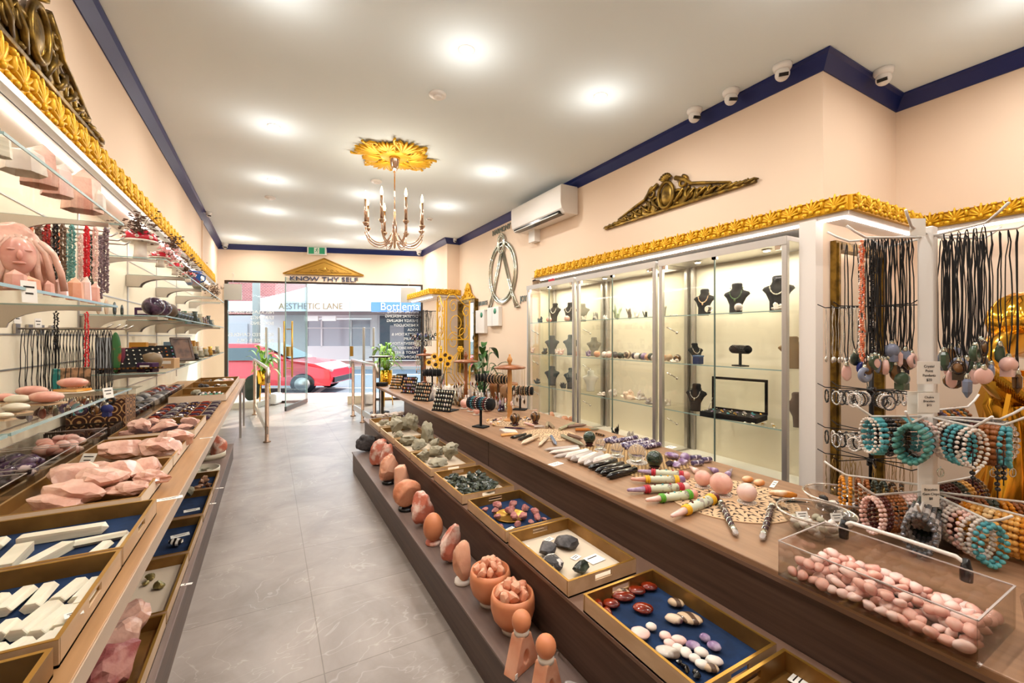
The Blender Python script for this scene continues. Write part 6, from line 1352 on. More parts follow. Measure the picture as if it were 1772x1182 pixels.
for (px, py, lb) in ((30, 550, 'small grey tag on the wall under the middle shelf, left'), (66, 560, 'small grey tag on the wall under the middle shelf, right')):
    e = card(0, 0, 0, .035, .06, 0, lb, wh=onx(px, py, -1.15)); e.rotation_euler = (R(85), 0, R(60))

# necklace rods between the shelf bays
def rod(Y, z, label, x1=-.84):
    e = E('hanging_rod', (WLB, Y, z), label, 'rod', 'steel display rods on the left wall'); a = MB(); L = x1 - WLB
    a.tube([(0, 0, 0), (L, 0, .006), (L + .03, 0, .03)], .0055, n=6); a.build('rod_bar', STEEL, e); a = MB(); a.box((.008, 0, 0), (.012, .05, .05)); a.build('wall_plate', STEEL, e)
YU = [3.22, 3.36, 3.50, 3.64, 3.78]; YLo = [3.24, 3.38, 3.52, 3.66]
for i, y in enumerate(YU): rod(y, 1.975, 'upper steel rod holding chip strands, %s from the viewer' % ORD[i])
for i, y in enumerate(YLo): rod(y, 1.41, 'lower steel rod holding black cords, %s from the viewer' % ORD[i], -.80)
SCOL = {'orange': CARN, 'brown': mat('brown_chips', (84, 58, 42), .3, col2=(130, 104, 80), scale=80), 'red': mat('red_chips', (176, 34, 26), .3, col2=(120, 20, 20), scale=80), 'black': OBSID, 'teal': mat('teal_chips2', (66, 130, 126), .3, col2=(120, 170, 160), scale=80), 'bright red': mat('coral_red', (206, 20, 36), .3), 'dark green': GREENR, 'pale pink': ROSEP, 'grey violet': mat('grey_violet', (136, 112, 116), .3, col2=(90, 70, 80), scale=80), 'clear': CRYSS}
for i, (px, yt, yb, cn) in enumerate(((51, 402, 474, 'orange'), (59, 400, 470, 'orange'), (66, 408, 480, 'brown'), (74, 404, 494, 'red'), (82, 404, 486, 'red'), (90, 408, 490, 'brown'), (96, 392, 490, 'black'), (101, 402, 478, 'orange'), (109, 412, 482, 'brown'), (117, 418, 490, 'teal'), (125, 418, 484, 'teal'), (140, 410, 480, 'pale pink'), (150, 396, 480, 'bright red'), (157, 410, 484, 'dark green'), (165, 408, 486, 'pale pink'), (173, 406, 500, 'grey violet'), (183, 408, 504, 'grey violet'), (79, 410, 500, 'black'), (46, 410, 476, 'clear'))):
    Y = YU[(i * 2) % 4]; p = ony(px, yt, Y); p.z = 1.972; L = (yb - 392) * dep(p) / F
    strand(p, L, SCOL[cn], i, '%s chip strand on the upper rods' % cn, 'chip strands on the upper left rods', R(-30), .009, .0085)
p = ony(150, 540, 3.2); strand(Vector((p.x, p.y, 1.5)), .30, SCOL['bright red'], 44, 'bright red chip strand hanging below the middle shelf', 'chip strands on the upper left rods', R(-30), .008); p = ony(97, 540, 3.2); strand(Vector((p.x, p.y, 1.5)), .18, OBSID, 45, 'black chip strand hanging below the middle shelf', 'chip strands on the upper left rods', R(-30), .008)
k = 0
for i in range(34):
    px = 6 + i * 5.6; Y = YLo[(i * 3) % 4]; p = ony(px, 570, Y); p.x = max(p.x, -1.13); p.z = 1.408
    if 22 < px < 30 or 56 < px < 62: continue
    o = necklace(p, -TH + random.uniform(-.3, .3), 5 + i * 7, 'black cord necklaces on the lower left rods', 'on the lower rods of the left wall', scale=.9)
for i, (px, nm) in enumerate(((168, 'first'), (178, 'second'), (190, 'third'))):
    p = ony(px, 572, 3.3); p.z = 1.40; o = bpy.data.objects.new('bottle_necklace', CORDS[0]); COL.objects.link(o); o.location = p; o.rotation_euler = (0, 0, -TH); o.scale = (1, 1, .86); tag(o, 'black cord necklace with a tiny brown bottle, %s of three' % nm, 'necklace', 'tiny bottle necklaces')
    a = MB(); a.lathe([(.010, -.045), (.011, -.02), (.006, -.012), (.006, 0)], n=8); q = a.build('bottle_pendant', TIGER, o); q.location = (0, 0, -.40)

# trays on the oak counter
LG = 'gold trays on the left oak counter'
tray('tray', -.81, -.36, .72, 1.15, LC, 'blue-lined gold tray corner at the lower left of the picture', lining=FELT, handles='x', group=LG, wall=TRAYI)
tray('tray', -.81, -.36, 1.175, 1.59, LC, 'blue-lined gold tray with many short selenite sticks', lining=FELT, handles='x', group=LG, wall=TRAYW)
tray('tray', -.81, -.36, 1.60, 2.02, LC, 'blue-lined gold tray with long selenite bars', lining=FELT, handles='x', group=LG, wall=TRAYW)
WT = mat('white_wood_side', (226, 210, 190), .4)
tray('tray', -.83, -.415, 2.07, 2.68, LC, 'brass tray heaped with the biggest rough rose quartz', group=LG, wall=WT, handles='n')
tray('tray', -.83, -.415, 2.70, 3.31, LC, 'brass tray with three large rose quartz rocks', group=LG, wall=WT, handles='n')
tray('tray', -.83, -.415, 3.39, 3.97, LC, 'brass tray with blue lining and loose rose quartz lumps', group=LG, wall=WT, handles='n', lining=FELT)
for i, (y0, y1, lb) in enumerate(((5.2, 5.95, 'brown-walled tray of mixed stones and a green-lined box'), (5.98, 6.7, 'brown-walled tray with pale stones, middle of the far trays'), (6.73, 7.4, 'brown-walled tray at the far end of the oak counter'))): tray('tray', -.84, -.38, y0, y1, LC, lb, group=LG, wall=WT, handles='n', h=.07)
zt2 = LC + .012
ZC = Crop(0, 860, 3.672)
def wand2(x1, y1, x2, y2, r, label, group, m=SELEN, flat=.7, crop=ZC, z=zt2, n=6, tip=.1):
    A, B = crop(x1, y1, z + .01), crop(x2, y2, z + .01)
    for v in (A, B): v.x = min(v.x, -.385)
    global T; T0 = T; T = z; o = wand(A, B, r, m, label, 'selenite_stick', 'crystal stick', group, n=n, tip=tip, flat=flat); T = T0; return o
for i, (x1, y1, x2, y2) in enumerate([(5, 740, 200, 580), (190, 715, 325, 560), (355, 670, 530, 530), (490, 665, 690, 510), (100, 890, 360, 680), (225, 885, 450, 700), (375, 845, 540, 690), (20, 1030, 195, 915), (215, 985, 365, 875), (345, 950, 480, 830), (-30, 900, 85, 800), (-60, 690, 45, 635), (600, 680, 700, 520), (-60, 1010, 5, 960)]):
    wand2(x1, y1, x2, y2, .019 if i != 4 else .021, 'short cream selenite stick in the near tray, %s' % ['upper left', 'upper middle', 'upper right of centre', 'upper right', 'longest, in the middle', 'right beside the longest', 'with a white sticker', 'lower left', 'lower middle', 'lower right', 'at the left edge', 'topmost at the left edge', 'against the right rim', 'at the lower left edge'][i], 'short selenite sticks')
for i, (x1, y1, x2, y2, r) in enumerate([(118, 285, 690, 195, .026), (470, 300, 825, 230, .016), (160, 455, 450, 300, .024), (15, 470, 165, 320, .028), (575, 385, 685, 295, .018), (780, 345, 870, 240, .016), (-40, 330, 15, 280, .02)]):
    wand2(x1, y1, x2, y2, r, 'selenite bar in the second tray, %s' % ['longest and topmost', 'thin with writing on its side', 'wide and slanting in the middle', 'wide at the left', 'short at the right of centre', 'half hidden by the right rim', 'at the left frame edge'][i], 'long selenite bars', n=4 if r > .02 else 6, tip=.06)
card(0, 0, 0, .03, .025, R(20), 'white sticker on a short selenite stick', wh=ZC(470, 745, zt2 + .03))
def chunk(cx, cy, w_, d_, h_, seed, label, crop, z, m=ROSER, cuts=6, rough=.16, group='rough rose quartz rocks', name='rose_quartz_rock', dx=0):
    p = crop(cx, cy, z + h_ * .35); p.z = z; p.x += dx
    rockobj(name, p, (w_, d_, h_), m, seed, label, 'rock', group, cuts=cuts, rough=rough, n=3, smooth=False, rz=-.5, freq=1.9)
ZD = Crop(100, 680, 5.212)
for i, (x, y, w_, d_, h_, lb) in enumerate(((140, 790, .20, .17, .10, 'left large rock in the biggest rose quartz tray'), (350, 830, .19, .16, .11, 'central rock with a white glittering patch'), (160, 920, .22, .15, .09, 'front rock with a white sparkling edge'), (560, 740, .20, .17, .11, 'textured rock behind the glittering one'), (820, 690, .15, .13, .09, 'rounded rock at the back right of the tray'), (800, 790, .18, .09, .07, 'long pale rock on the right of the tray'), (680, 890, .18, .11, .06, 'flat pale rock at the front right'), (420, 700, .20, .12, .08, 'rock at the back of the biggest tray'), (-40, 990, .2, .13, .07, 'reddish rock at the front left of the tray'))): chunk(x, y, w_, d_, h_, 60 + i, lb, ZD, zt2)
for i, (x, y, w_, d_, h_, lb) in enumerate(((600, 530, .27, .20, .11, 'wide flat rock at the left of the three-rock tray'), (900, 520, .24, .2, .12, 'peaked rock in the middle of the three-rock tray'), (1060, 430, .17, .14, .12, 'smooth rounded rock at the back right of the three-rock tray'))): chunk(x, y, w_, d_, h_, 80 + i, lb, ZD, zt2)
for i, (x, y, w_, d_, h_, lb) in enumerate(((610, 375, .1, .08, .05, 'small reddish lump at the left'), (740, 330, .13, .1, .12, 'upright pointed lump'), (850, 280, .15, .08, .07, 'pale lump at the back'), (950, 330, .19, .1, .09, 'long pale lump in the middle'), (1190, 270, .14, .1, .09, 'dark pink lump at the back right'), (1150, 330, .11, .09, .06, 'small lump at the right front'), (970, 280, .14, .08, .07, 'lump behind the long pale one'))): chunk(x, y, w_, d_, h_, 90 + i, lb + ' of the blue-lined rose quartz tray', ZD, zt2)
card(0, 0, 0, .09, .035, R(8), 'white label on the oak counter beside the biggest tray', wh=ZD(1000, 955, LC)); card(0, 0, 0, .07, .02, R(8), 'small white label on the oak counter farther along', wh=ZD(1340, 405, LC)); e = card(0, 0, 0, .07, .06, R(10), 'white label leaning in the three-rock tray', wh=ZD(270, 600, LC + .04)); e.rotation_euler = (R(60), 0, R(-30))
# polished points laid out in rows
for r_ in range(10):
    for c_ in range(5):
        x = -.44 - .085 * c_; y = 4.08 + .105 * r_
        m = [DPURP, DPURP, JASP, mat('grey_gem', (120, 112, 108), .15, coat=.5), TIGER, DPURP][(r_ * 3 + c_ * 5) % 6]
        if r_ == 0 and c_ == 0:
            a = MB(); a.lathe([(.003, -.038), (.012, -.026), (.013, .022), (.003, .038)], n=6, M=Matrix.Translation((0, 0, .012)) @ Matrix.Rotation(PI / 2, 4, 'Y'), smooth=False); pm0 = a.build('polished_point', DPURP); PM0 = {}; me0 = pm0.data; bpy.data.objects.remove(pm0)
        if m.name not in PM0: q = me0.copy(); q.materials.clear(); q.materials.append(m); PM0[m.name] = q
        o = bpy.data.objects.new('polished_point', PM0[m.name]); COL.objects.link(o); o.location = (x, y, LC + .002); o.rotation_euler = (0, 0, random.uniform(-.12, .12)); o.scale = (1, 1.25, 1.25)
        tag(o, 'polished %s point, row %s from the viewer, %s from the aisle' % ({DPURP.name: 'dark purple', JASP.name: 'red', TIGER.name: 'brown'}.get(m.name, 'grey'), ORD[r_], ORD[c_]), 'crystal point', 'polished points laid in rows')
# acrylic bins by the wall
def bin_(x0, x1, y0, y1, h_, label):
    e = E('acrylic_bin', ((x0 + x1) / 2, (y0 + y1) / 2, LC + .001), label, 'acrylic box', 'clear acrylic bins on the oak counter'); W, D = x1 - x0, y1 - y0
    a = MB(); a.box((0, 0, .002), (W, D, .003)); a.build('bin_floor', ACRY, e)
    for (cx_, cy_, w_, d_) in ((0, -D / 2, W, .003), (0, D / 2, W, .003), (-W / 2, 0, .003, D), (W / 2, 0, .003, D)):
        a = MB(); a.box((cx_, cy_, h_ / 2), (w_, d_, h_)); s0 = a.build('bin_side', ACRY, e); a = MB(); a.box((cx_, cy_, h_), (max(w_, .0035), max(d_, .0035), .003)); a.build('bin_edge', CRYSS, s0)
def fill(x0, x1, y0, y1, n_, ms, s_, name, label, group, cat='tumbled stone', seed=0, h=.05, ell=.7):
    rr = random.Random(seed)
    for i in range(n_):
        q = s_ * rr.uniform(.85, 1.15); rockobj(name, (rr.uniform(x0 + q * .6, x1 - q * .6), rr.uniform(y0 + q * .6, y1 - q * .6), LC + .008 + h * (i / n_)), (q, q * ell, q * .55), rr.choice(ms), seed + i, label, cat, group, smooth=True, cuts=3, rough=.06, tilt=(rr.uniform(-.3, .3), rr.uniform(-.3, .3)))
bin_(-1.14, -.85, 3.03, 3.46, .10, 'clear bin of pink tumbled stones in front of the wire basket'); fill(-1.12, -.87, 3.05, 3.44, 30, [ROSE, ROSEP], .085, 'pink_tumble', 'smooth pink stone in the clear bin by the left wall', 'pink stones in the wall bin', seed=2000)
bin_(-1.14, -.85, 2.54, 2.98, .10, 'clear bin of dark amethyst stones by the left wall'); fill(-1.12, -.87, 2.56, 2.96, 26, [DPURP, DPURP, mat('purple_white', (60, 36, 66), .15, col2=(210, 190, 190), scale=14, lo=.55, hi=.6)], .10, 'amethyst_tumble', 'dark glossy amethyst stone in the clear bin by the left wall', 'dark stones in the wall bin', seed=2100)
bin_(-1.14, -.85, 2.06, 2.47, .10, 'clear bin of pale stones nearest the viewer by the left wall'); fill(-1.12, -.87, 2.08, 2.45, 14, [MAPM, SELEN, GREYR], .085, 'pale_tumble', 'pale smooth stone in the nearest clear wall bin', 'pale stones in the wall bin', seed=2200, h=.03)
for b_, (y0, y1, ms, lb, nm) in enumerate(((4.15, 4.75, [OBSID, DARKR], 'clear bin of big black polished stones beyond the patterned box', 'black'), (4.8, 5.5, [DARKR, mat('silver_grey_stone', (150, 146, 144), .15)], 'clear bin of grey polished stones, second beyond the patterned box', 'grey'), (5.55, 6.3, [DPURP, JASP], 'clear bin of purple-brown polished stones, third beyond the box', 'purple-brown'))):
    bin_(-1.12, -.87, y0, y1, .09, lb)
    for i in range(5):
        for j in range(2):
            p = (-.93 - .13 * j, y0 + .08 + (y1 - y0 - .16) * i / 4, LC + .055); m = ms[(i + j) % 2]; a = MB(); a.ball((0, 0, 0), .055, n=3, sc3=(1, .95, .85)); tag(a.build('polished_stone', m, loc=p), '%s egg-shaped polished stone, %s from the viewer in the %s column of its bin' % (nm, ORD[i], ['aisle', 'wall'][j]), 'polished stone', 'polished eggs in the far bins')
# patterned box and basket
PAT = mat('ornate_tiles', (70, 40, 26), .5)
n = PAT.node_tree.nodes; l = PAT.node_tree.links; b = n['Principled BSDF']; tc = n.new('ShaderNodeTexCoord'); vo = n.new('ShaderNodeTexVoronoi'); vo.inputs['Scale'].default_value = 12; vo.inputs['Randomness'].default_value = .15
wv = n.new('ShaderNodeMath'); wv.operation = 'SINE'; ml = n.new('ShaderNodeMath'); ml.operation = 'MULTIPLY'; ml.inputs[1].default_value = 34
l.new(tc.outputs['Object'], vo.inputs[0]); l.new(vo.outputs['Distance'], ml.inputs[0]); l.new(ml.outputs[0], wv.inputs[0]); rp = n.new('ShaderNodeValToRGB'); rp.color_ramp.elements[0].color = rgb(66, 36, 24); rp.color_ramp.elements[1].color = rgb(196, 156, 104); rp.color_ramp.elements[0].position = .3; rp.color_ramp.elements[1].position = .8; x = rp.color_ramp.elements.new(.55); x.color = rgb(132, 72, 34)
l.new(wv.outputs[0], rp.inputs[0]); l.new(rp.outputs[0], b.inputs['Base Color'])
e = E('patterned_box', (-.985, 3.92, LC), 'brown box printed with ornate round tile pattern below the lower glass shelf', 'box'); a = MB(); a.box((0, 0, .115), (.29, .26, .23)); a.build('box_body', PAT, e, bevel=.002); a = MB(); a.box((0, 0, .232), (.294, .264, .006)); a.build('lid', PAT, e)
e = E('wire_basket', (-.99, 3.63, LC), 'dark perforated metal basket in front of the patterned box', 'basket'); BW, BD, BHH = .28, .26, .085
a = MB()
for (ax, off, L) in (('x', -BD / 2, BW), ('x', BD / 2, BW), ('y', -BW / 2, BD), ('y', BW / 2, BD)):
    for z in (.006, .045, BHH): a.box((0, off, z) if ax == 'x' else (off, 0, z), (L, .003, .012) if ax == 'x' else (.003, L, .012))
    for i in range(9): q = -L / 2 + L * i / 8; a.box((q, off, BHH / 2) if ax == 'x' else (off, q, BHH / 2), (.012, .003, BHH) if ax == 'x' else (.003, .012, BHH))
a.box((0, 0, .002), (BW, BD, .003)); a.build('basket_frame', mat('bronze_mesh', (82, 68, 58), .35, .6), e)
e = E('acrylic_holder', (-.98, 3.3, LC + .21), 'clear folded acrylic holder above the patterned box', 'holder'); e.location = (-1.0, 4.2, LC + .001); a = MB(); a.box((0, 0, .13), (.26, .003, .26)); a.box((0, .1, .258), (.26, .2, .003)); a.build('holder_sheet', ACRY, e)
# far trays contents
rr = random.Random(8)
for b_, (y0, y1) in enumerate(((5.2, 5.95), (5.98, 6.7), (6.73, 7.4))):
    for i in range(8): rockobj('tray_stone', (rr.uniform(-.78, -.46), rr.uniform(y0 + .08, y1 - .08), zt2), (.11, .08, .06), rr.choice([TIGER, GREYR, MAPM, DARKR, ROSEP]), 2500 + b_ * 10 + i, 'mixed raw stone in the %s of the three far trays' % ['nearest', 'middle', 'farthest'][b_], 'rock', 'stones in the far left trays')
e = E('specimen_box', (-.55, 5.5, zt2 + .05), 'small open box with green lining lying in the nearest of the far trays', 'box'); e.location = (-.52, 5.42, zt2); a = MB(); a.box((0, 0, .02), (.2, .16, .04)); a.build('box_body', MAPM, e); a = MB(); a.box((0, 0, .041), (.18, .14, .003)); a.build('green_lining', mat('green_felt', (40, 120, 96), .9), e)
for i in range(12): a = MB(); a.ball((0, 0, 0), .012, n=2); o = a.build('gem', [MAPM, ROSEP, TIGER][i % 3], e); o.location = (-.07 + .046 * (i % 4), -.045 + .045 * (i // 4), .052)
# plinth trays
PGp = 'gold trays on the left plinth'; zp = .17
tray('tray', -.80, -.372, 1.45, 2.26, zp, 'unlined gold tray on the left plinth with three big pink rocks', group=PGp, wall=TRAYW)
tray('tray', -.80, -.372, 2.28, 2.83, zp, 'gold tray on the left plinth lined with pale paper and two pyrite lumps', group=PGp, lining=BEIGE, wall=TRAYW)
tray('tray', -.80, -.372, 2.86, 3.38, zp, 'blue-lined tray on the left plinth with a black and white striped stone', group=PGp, lining=FELT, wall=TRAYW)
tray('tray', -.80, -.372, 3.42, 3.95, zp, 'blue-lined tray on the left plinth with a white card and a grey cluster', group=PGp, lining=FELT, wall=TRAYW)
tray('tray', -.80, -.372, 3.98, 4.45, zp, 'blue-lined tray on the left plinth with small brown shells, farthest', group=PGp, lining=FELT, wall=TRAYW)
zq = zp + .012
for i, (x, y, w_, d_, h_, m, lb) in enumerate(((945, 780, .24, .15, .12, ROSER, 'pointed pink rock at the back'), (860, 930, .21, .18, .15, ROSER, 'rounded bright pink rock in the middle'), (810, 1090, .2, .17, .14, REDR, 'dark pink veined rock in front'))):
    p = ZC(x, y, zq + h_ * .4); p.z = zq; p.x = min(p.x, -.372 - w_ * .52); rockobj('rose_quartz_rock', p, (w_, d_, h_), m, 120 + i, lb + ' of the left plinth tray', 'rock', 'pink rocks on the left plinth', n=3, rough=.18, cuts=6)
PYR = mat('pyrite', (150, 136, 84), .35, .6, bump=.6)
for i, (x, y, s_) in enumerate(((1010, 580, .07), (955, 525, .055), (925, 560, .04))):
    p = ZC(x, y, zq); rockobj('pyrite', p, (s_, s_ * .8, s_ * .6), PYR, 130 + i, ['larger greenish pyrite lump on pale paper', 'smaller pyrite lump on pale paper', 'yellow crumb beside the pyrite'][i], 'rock', 'pyrite lumps', cuts=12)
p = ZC(1115, 312, zq); rockobj('striped_stone', p, (.08, .06, .045), mat('zebra', (24, 22, 22), .2, col2=(220, 214, 204), scale=12, kind='wave'), 135, 'black and white striped stone in the blue plinth tray', 'stone', cuts=4)
p = ZC(1145, 245, zq); card(0, 0, 0, .09, .05, R(12), 'white card on the blue lining beside the striped stone', wh=p)
for (px, py, lb, zz) in ((344, 883, 'white card in the fourth plinth tray', zq),): card(0, 0, 0, .09, .05, R(8), lb, wh=on(px - 12, py, zz))
for (px, py, lb) in ((310, 1012, 'white tag on the plinth beside the pyrite tray'), (378, 845, 'white tag on the plinth by the shell tray'), (364, 872, 'white tag on the plinth by the card tray'), (310, 1010, None)):
    if lb: card(0, 0, 0, .018, .07, R(80), lb, wh=on(px + (0 if px > 320 else 8), py, zp + .0005))
p = on(326, 860, zq); rockobj('grey_cluster', p, (.1, .08, .08), GREYR, 140, 'grey crystal cluster at the rim of the fourth plinth tray', 'rock')
for i, (px, py) in enumerate(((352, 838), (360, 836), (348, 846), (362, 845), (356, 832), (344, 850))): rockobj('shell', on(px - 3, py, zq), (.06, .04, .045), mat('shell_m', (186, 140, 104), .4, col2=(120, 80, 56), scale=20), 150 + i, 'small brown spiky shell in the farthest blue plinth tray', 'shell', 'brown shells', rough=.3)
for i, (px, py, R_, lb) in enumerate(((366, 818, .15, 'nearer round white dish of rings and shells on the left plinth'), (376, 790, .15, 'farther round white dish on the left plinth'))):
    p = on(px, py, zp); p.x = -.53; e = E('round_dish', p, lb, 'dish', 'round white dishes'); a = MB(); a.lathe([(0, 0), (R_, 0), (R_, .05), (R_ - .008, .05), (R_ - .01, .008), (0, .008)], n=40, cap=False); a.build('dish_wall', SELEN, e)
    for j in range(6): a = MB(); a.tube([(.028 * math.cos(k * PI / 8), .022 * math.sin(k * PI / 8), 0) for k in range(16)], .008, n=6, closed=True); o = a.build('ring_shell', [SELEN, GREYR, MAPM][j % 3], e); t = j * 1.05; o.location = (.08 * math.cos(t), .08 * math.sin(t), .02)
e = E('salt_lamp', (-.46, 5.25, zp), 'red raw salt lamp at the far end of the left plinth', 'salt lamp'); a = MB(); a.rock((0, 0, .11), (.17, .15, .24), None, 9, 6, .15, 3, True); mz = min(v[2] for v in a.v); a.v = [(x, y, z - mz) for x, y, z in a.v]; a.build('salt_body', SALTR, e)

# far shelf goods
def mushroom(p, w_, h_, label):
    e = E('toadstool_ornament', p, label, 'ornament', 'red and white toadstool ornaments'); RC = mat('toadstool_red', (196, 24, 48), .2, coat=.5)
    a = MB(); a.lathe([(w_ * .22, 0), (w_ * .18, h_ * .2), (w_ * .17, h_ * .5), (w_ * .22, h_ * .62)], n=16); a.build('stem', MAPM, e)
    a = MB(); a.lathe([(w_ * .2, h_ * .60), (w_ * .5, h_ * .56), (w_ * .5, h_ * .62)], n=24); a.build('gills', MAPM, e)
    a = MB(); a.lathe([(w_ * .5, h_ * .62), (w_ * .48, h_ * .74), (w_ * .38, h_ * .88), (w_ * .2, h_ * .97), (.001, h_)], n=24); a.build('cap', RC, e)
    a = MB()
    for (zz, q, n_) in ((.70, .49, 8), (.86, .40, 6), (.97, .16, 3)):
        for i in range(n_): t = 2 * PI * i / n_ + zz * 9; a.ball((w_ * q * math.cos(t), w_ * q * math.sin(t), h_ * zz), w_ * .075, n=2, sc3=(.8, .8, .8))
    a.build('cap_spots', MAPM, e)
p = on(246, 436, 1.95); mushroom(Vector((-.86, 4.28, 1.951)), .22, .24, 'largest red toadstool ornament on the upper far shelf')
mushroom(Vector((-.80, 4.62, 1.951)), .15, .13, 'second red toadstool half hidden by pink blossom'); mushroom(Vector((-.78, 5.15, 1.951)), .13, .12, 'third small red toadstool along the shelf'); mushroom(Vector((-.76, 5.75, 1.951)), .14, .11, 'farthest small red toadstool')
e = E('blue_vase', (-.76, 6.1, 1.951), 'blue painted cup on the upper far shelf', 'vase'); a = MB(); a.lathe([(.05, 0), (.07, .03), (.075, .12), (.09, .16), (.085, .16), (.07, .12), (.06, .02)], n=24); a.build('cup_body', mat('cobalt', (30, 84, 150), .25, col2=(120, 60, 70), scale=16, lo=.5, hi=.6), e); a = MB(); a.tube([(.07, 0, .13), (.115, 0, .11), (.11, 0, .06), (.07, 0, .04)], .008, n=6); a.build('handle', mat('cobalt', (30, 84, 150)), e)
e = E('small_vase', (-.76, 6.45, 1.951), 'dark patterned vase beyond the blue cup', 'vase'); a = MB(); a.lathe([(.04, 0), (.065, .05), (.05, .11), (.03, .14), (.045, .16)], n=20); a.build('vase_body', GREYR, e)
def sprig(p, m, n_, spread, label, seed, hang=.12):
    rr = random.Random(seed); e = E('blossom_sprig', p, label, 'artificial flowers', 'artificial blossom sprigs')
    a = MB(); b = MB()
    for i in range(n_):
        q = Vector((rr.gauss(0, spread * .5), rr.gauss(0, spread), rr.gauss(0, spread * .45) + hang)); a.tube([(0, 0, 0), q * .5 + Vector((0, 0, .02)), q], .0022, n=4)
        for _ in range(6): b.ball(q + Vector((rr.gauss(0, .02), rr.gauss(0, .02), rr.gauss(0, .02))), rr.uniform(.007, .014), n=1, sc3=(1, .7, .5))
    a.build('twigs', mat('twig', (80, 56, 40), .8), e); b.build('blossoms', m, e)
BRL = mat('brown_blossom', (110, 76, 52), .7, col2=(60, 42, 34), scale=60); PKL = mat('pink_blossom', (236, 176, 176), .7)
sprig(Vector((-.83, 4.15, 2.14)), BRL, 26, .10, 'brown blossom sprig above the largest toadstool', 1, .05); sprig(Vector((-.75, 4.62, 2.03)), PKL, 24, .07, 'pink blossom sprig over the second toadstool', 2, .04); sprig(Vector((-.73, 4.72, 2.13)), BRL, 16, .07, 'brown blossom sprig above the pink one', 3, .05)
sprig(Vector((-.72, 5.25, 2.0)), BRL, 26, .11, 'brown blossom sprig over the third toadstool', 4, .06); sprig(Vector((-.72, 7.6, 1.95)), BRL, 20, .10, 'brown blossom sprig near the street window', 5, .08); sprig(Vector((-.72, 6.8, 1.95)), BRL, 12, .10, 'small brown sprig between the vases and the window', 6, .06)
ZM = 1.5255
for i, (y, r, m, lb) in enumerate(((3.72, .062, DPURP, 'dark violet sphere at the near end, first of the dark spheres'), (4.16, .07, DPURP, 'black-violet polished sphere, second of the dark spheres'), (4.42, .07, DPURP, 'black-violet polished sphere, third of the dark spheres'), (4.72, .065, mat('brown_pot', (90, 72, 58), .6), 'round brown pot right of the dark spheres'))):
    if i == 0: continue
    sphere((-.76, y, ZM), r, m, lb, group='dark spheres on the middle far shelf')
for i, y in enumerate((4.98, 5.16, 5.34, 5.56, 5.74)):
    e = E('small_drum', (-.77, y, ZM + .045), 'small round dark-rimmed drum with a pale skin, %s in the row' % ORD[i], 'drum', 'small drums lying on their sides', R(-20)); a = MB(); a.cyl((0, .045, 0), (0, -.035, 0), .045, n=20); a.build('drum_shell', GREENR, e); a = MB(); a.cyl((0, -.036, 0), (0, -.04, 0), .04, n=20); a.build('drum_skin', SELEN, e)
for i, (y, h_, m, lb) in enumerate(((4.2, .14, TRAYW, 'pale wooden disc leaning on the wall behind the first dark sphere'), (4.38, .13, TRAYW, 'cream oval leaning on the wall, second'), (4.58, .12, GREENR, 'dark polished slab leaning on the wall'), (4.78, .11, GREENR, 'second dark polished slab leaning on the wall'))):
    a = MB(); a.ball((0, 0, h_ / 2), h_ / 2, n=3, sc3=(.12, .7, 1)); tag(a.build('leaning_slab', m, loc=(-1.08, y, ZM + .001)), lb, 'slab', 'slabs leaning on the wall')
def book(x, y, z, d_, m, label, rz=0, tilt=0, name='book', cat='book', group='books and boxes on the far shelves'):
    e = E(name, (x, y, z), label, cat, group, rz); e.rotation_euler = (tilt, 0, rz); a = MB(); a.box((0, 0, d_[2] / 2), d_); a.build('cover', m, e, bevel=.002)
    a = MB(); a.box((0, -d_[1] / 2 - .0006, d_[2] * .6), (d_[0] * .6, .001, d_[2] * .3)); a.build('printed_panel', PAPER, e)
BC = [mat('maroon', (96, 28, 52), .5), mat('deep_purple', (60, 24, 70), .5), mat('ochre', (186, 130, 40), .5), mat('forest', (36, 84, 50), .5), mat('off_white', (226, 220, 208), .5), mat('brick_red', (166, 54, 48), .5), mat('dusty_blue', (110, 136, 160), .5), mat('tan_box', (196, 160, 120), .5)]
BN = ['maroon', 'deep purple', 'ochre', 'forest green', 'off-white', 'brick red', 'dusty blue', 'tan']
rr = random.Random(31)
for i in range(13):
    y = 5.0 + i * .27; c = (i * 3 + 1) % 8; h_ = rr.uniform(.10, .2); book(-1.0 + rr.uniform(0, .12), y, ZM, (.12, .03 + .03 * (i % 3), h_), BC[c], '%s upright book or box on the middle far shelf, %s from the viewer' % (BN[c], ORD[i]), R(-20), tilt=0)
ZW = 1.1005
for i in range(12):
    y = 4.3 + i * .36; c = (i * 5) % 8; h_ = rr.uniform(.12, .22); book(-1.02, y, ZW, (.13, .04, h_), BC[c], '%s upright box on the lower far shelf, %s from the viewer' % (BN[c], ORD[i]), R(-15))
def sboard(y, label, mm, w_=.2, h_=.2):
    e = E('jewellery_board', (-.88, y, ZW), label, 'jewellery board', 'slanted jewellery boards on the lower far shelf', R(30)); M = Matrix.Rotation(R(-28), 4, 'X'); a = MB(); a.box((0, 0, h_ / 2), (w_, .01, h_), M=M); a.build('panel', BLACK, e)
    for i in range(5):
        for j in range(5): a = MB(); a.ball(M @ Vector((-w_ * .4 + w_ * .2 * i, -.008, h_ * (.15 + .18 * j))), .009, n=1); a.build('ring', mm[(i + j) % len(mm)], e)
sboard(4.28, 'black board of silver rings behind the round pot', [SILV, SILV]); sboard(4.72, 'black board of silver jewels, second along', [SILV, MAPM]); sboard(5.02, 'board with orange stones, third along', [ORANGE, JASP]); sboard(5.3, 'board with bluish stones, fourth along', [TURQ, PURP])
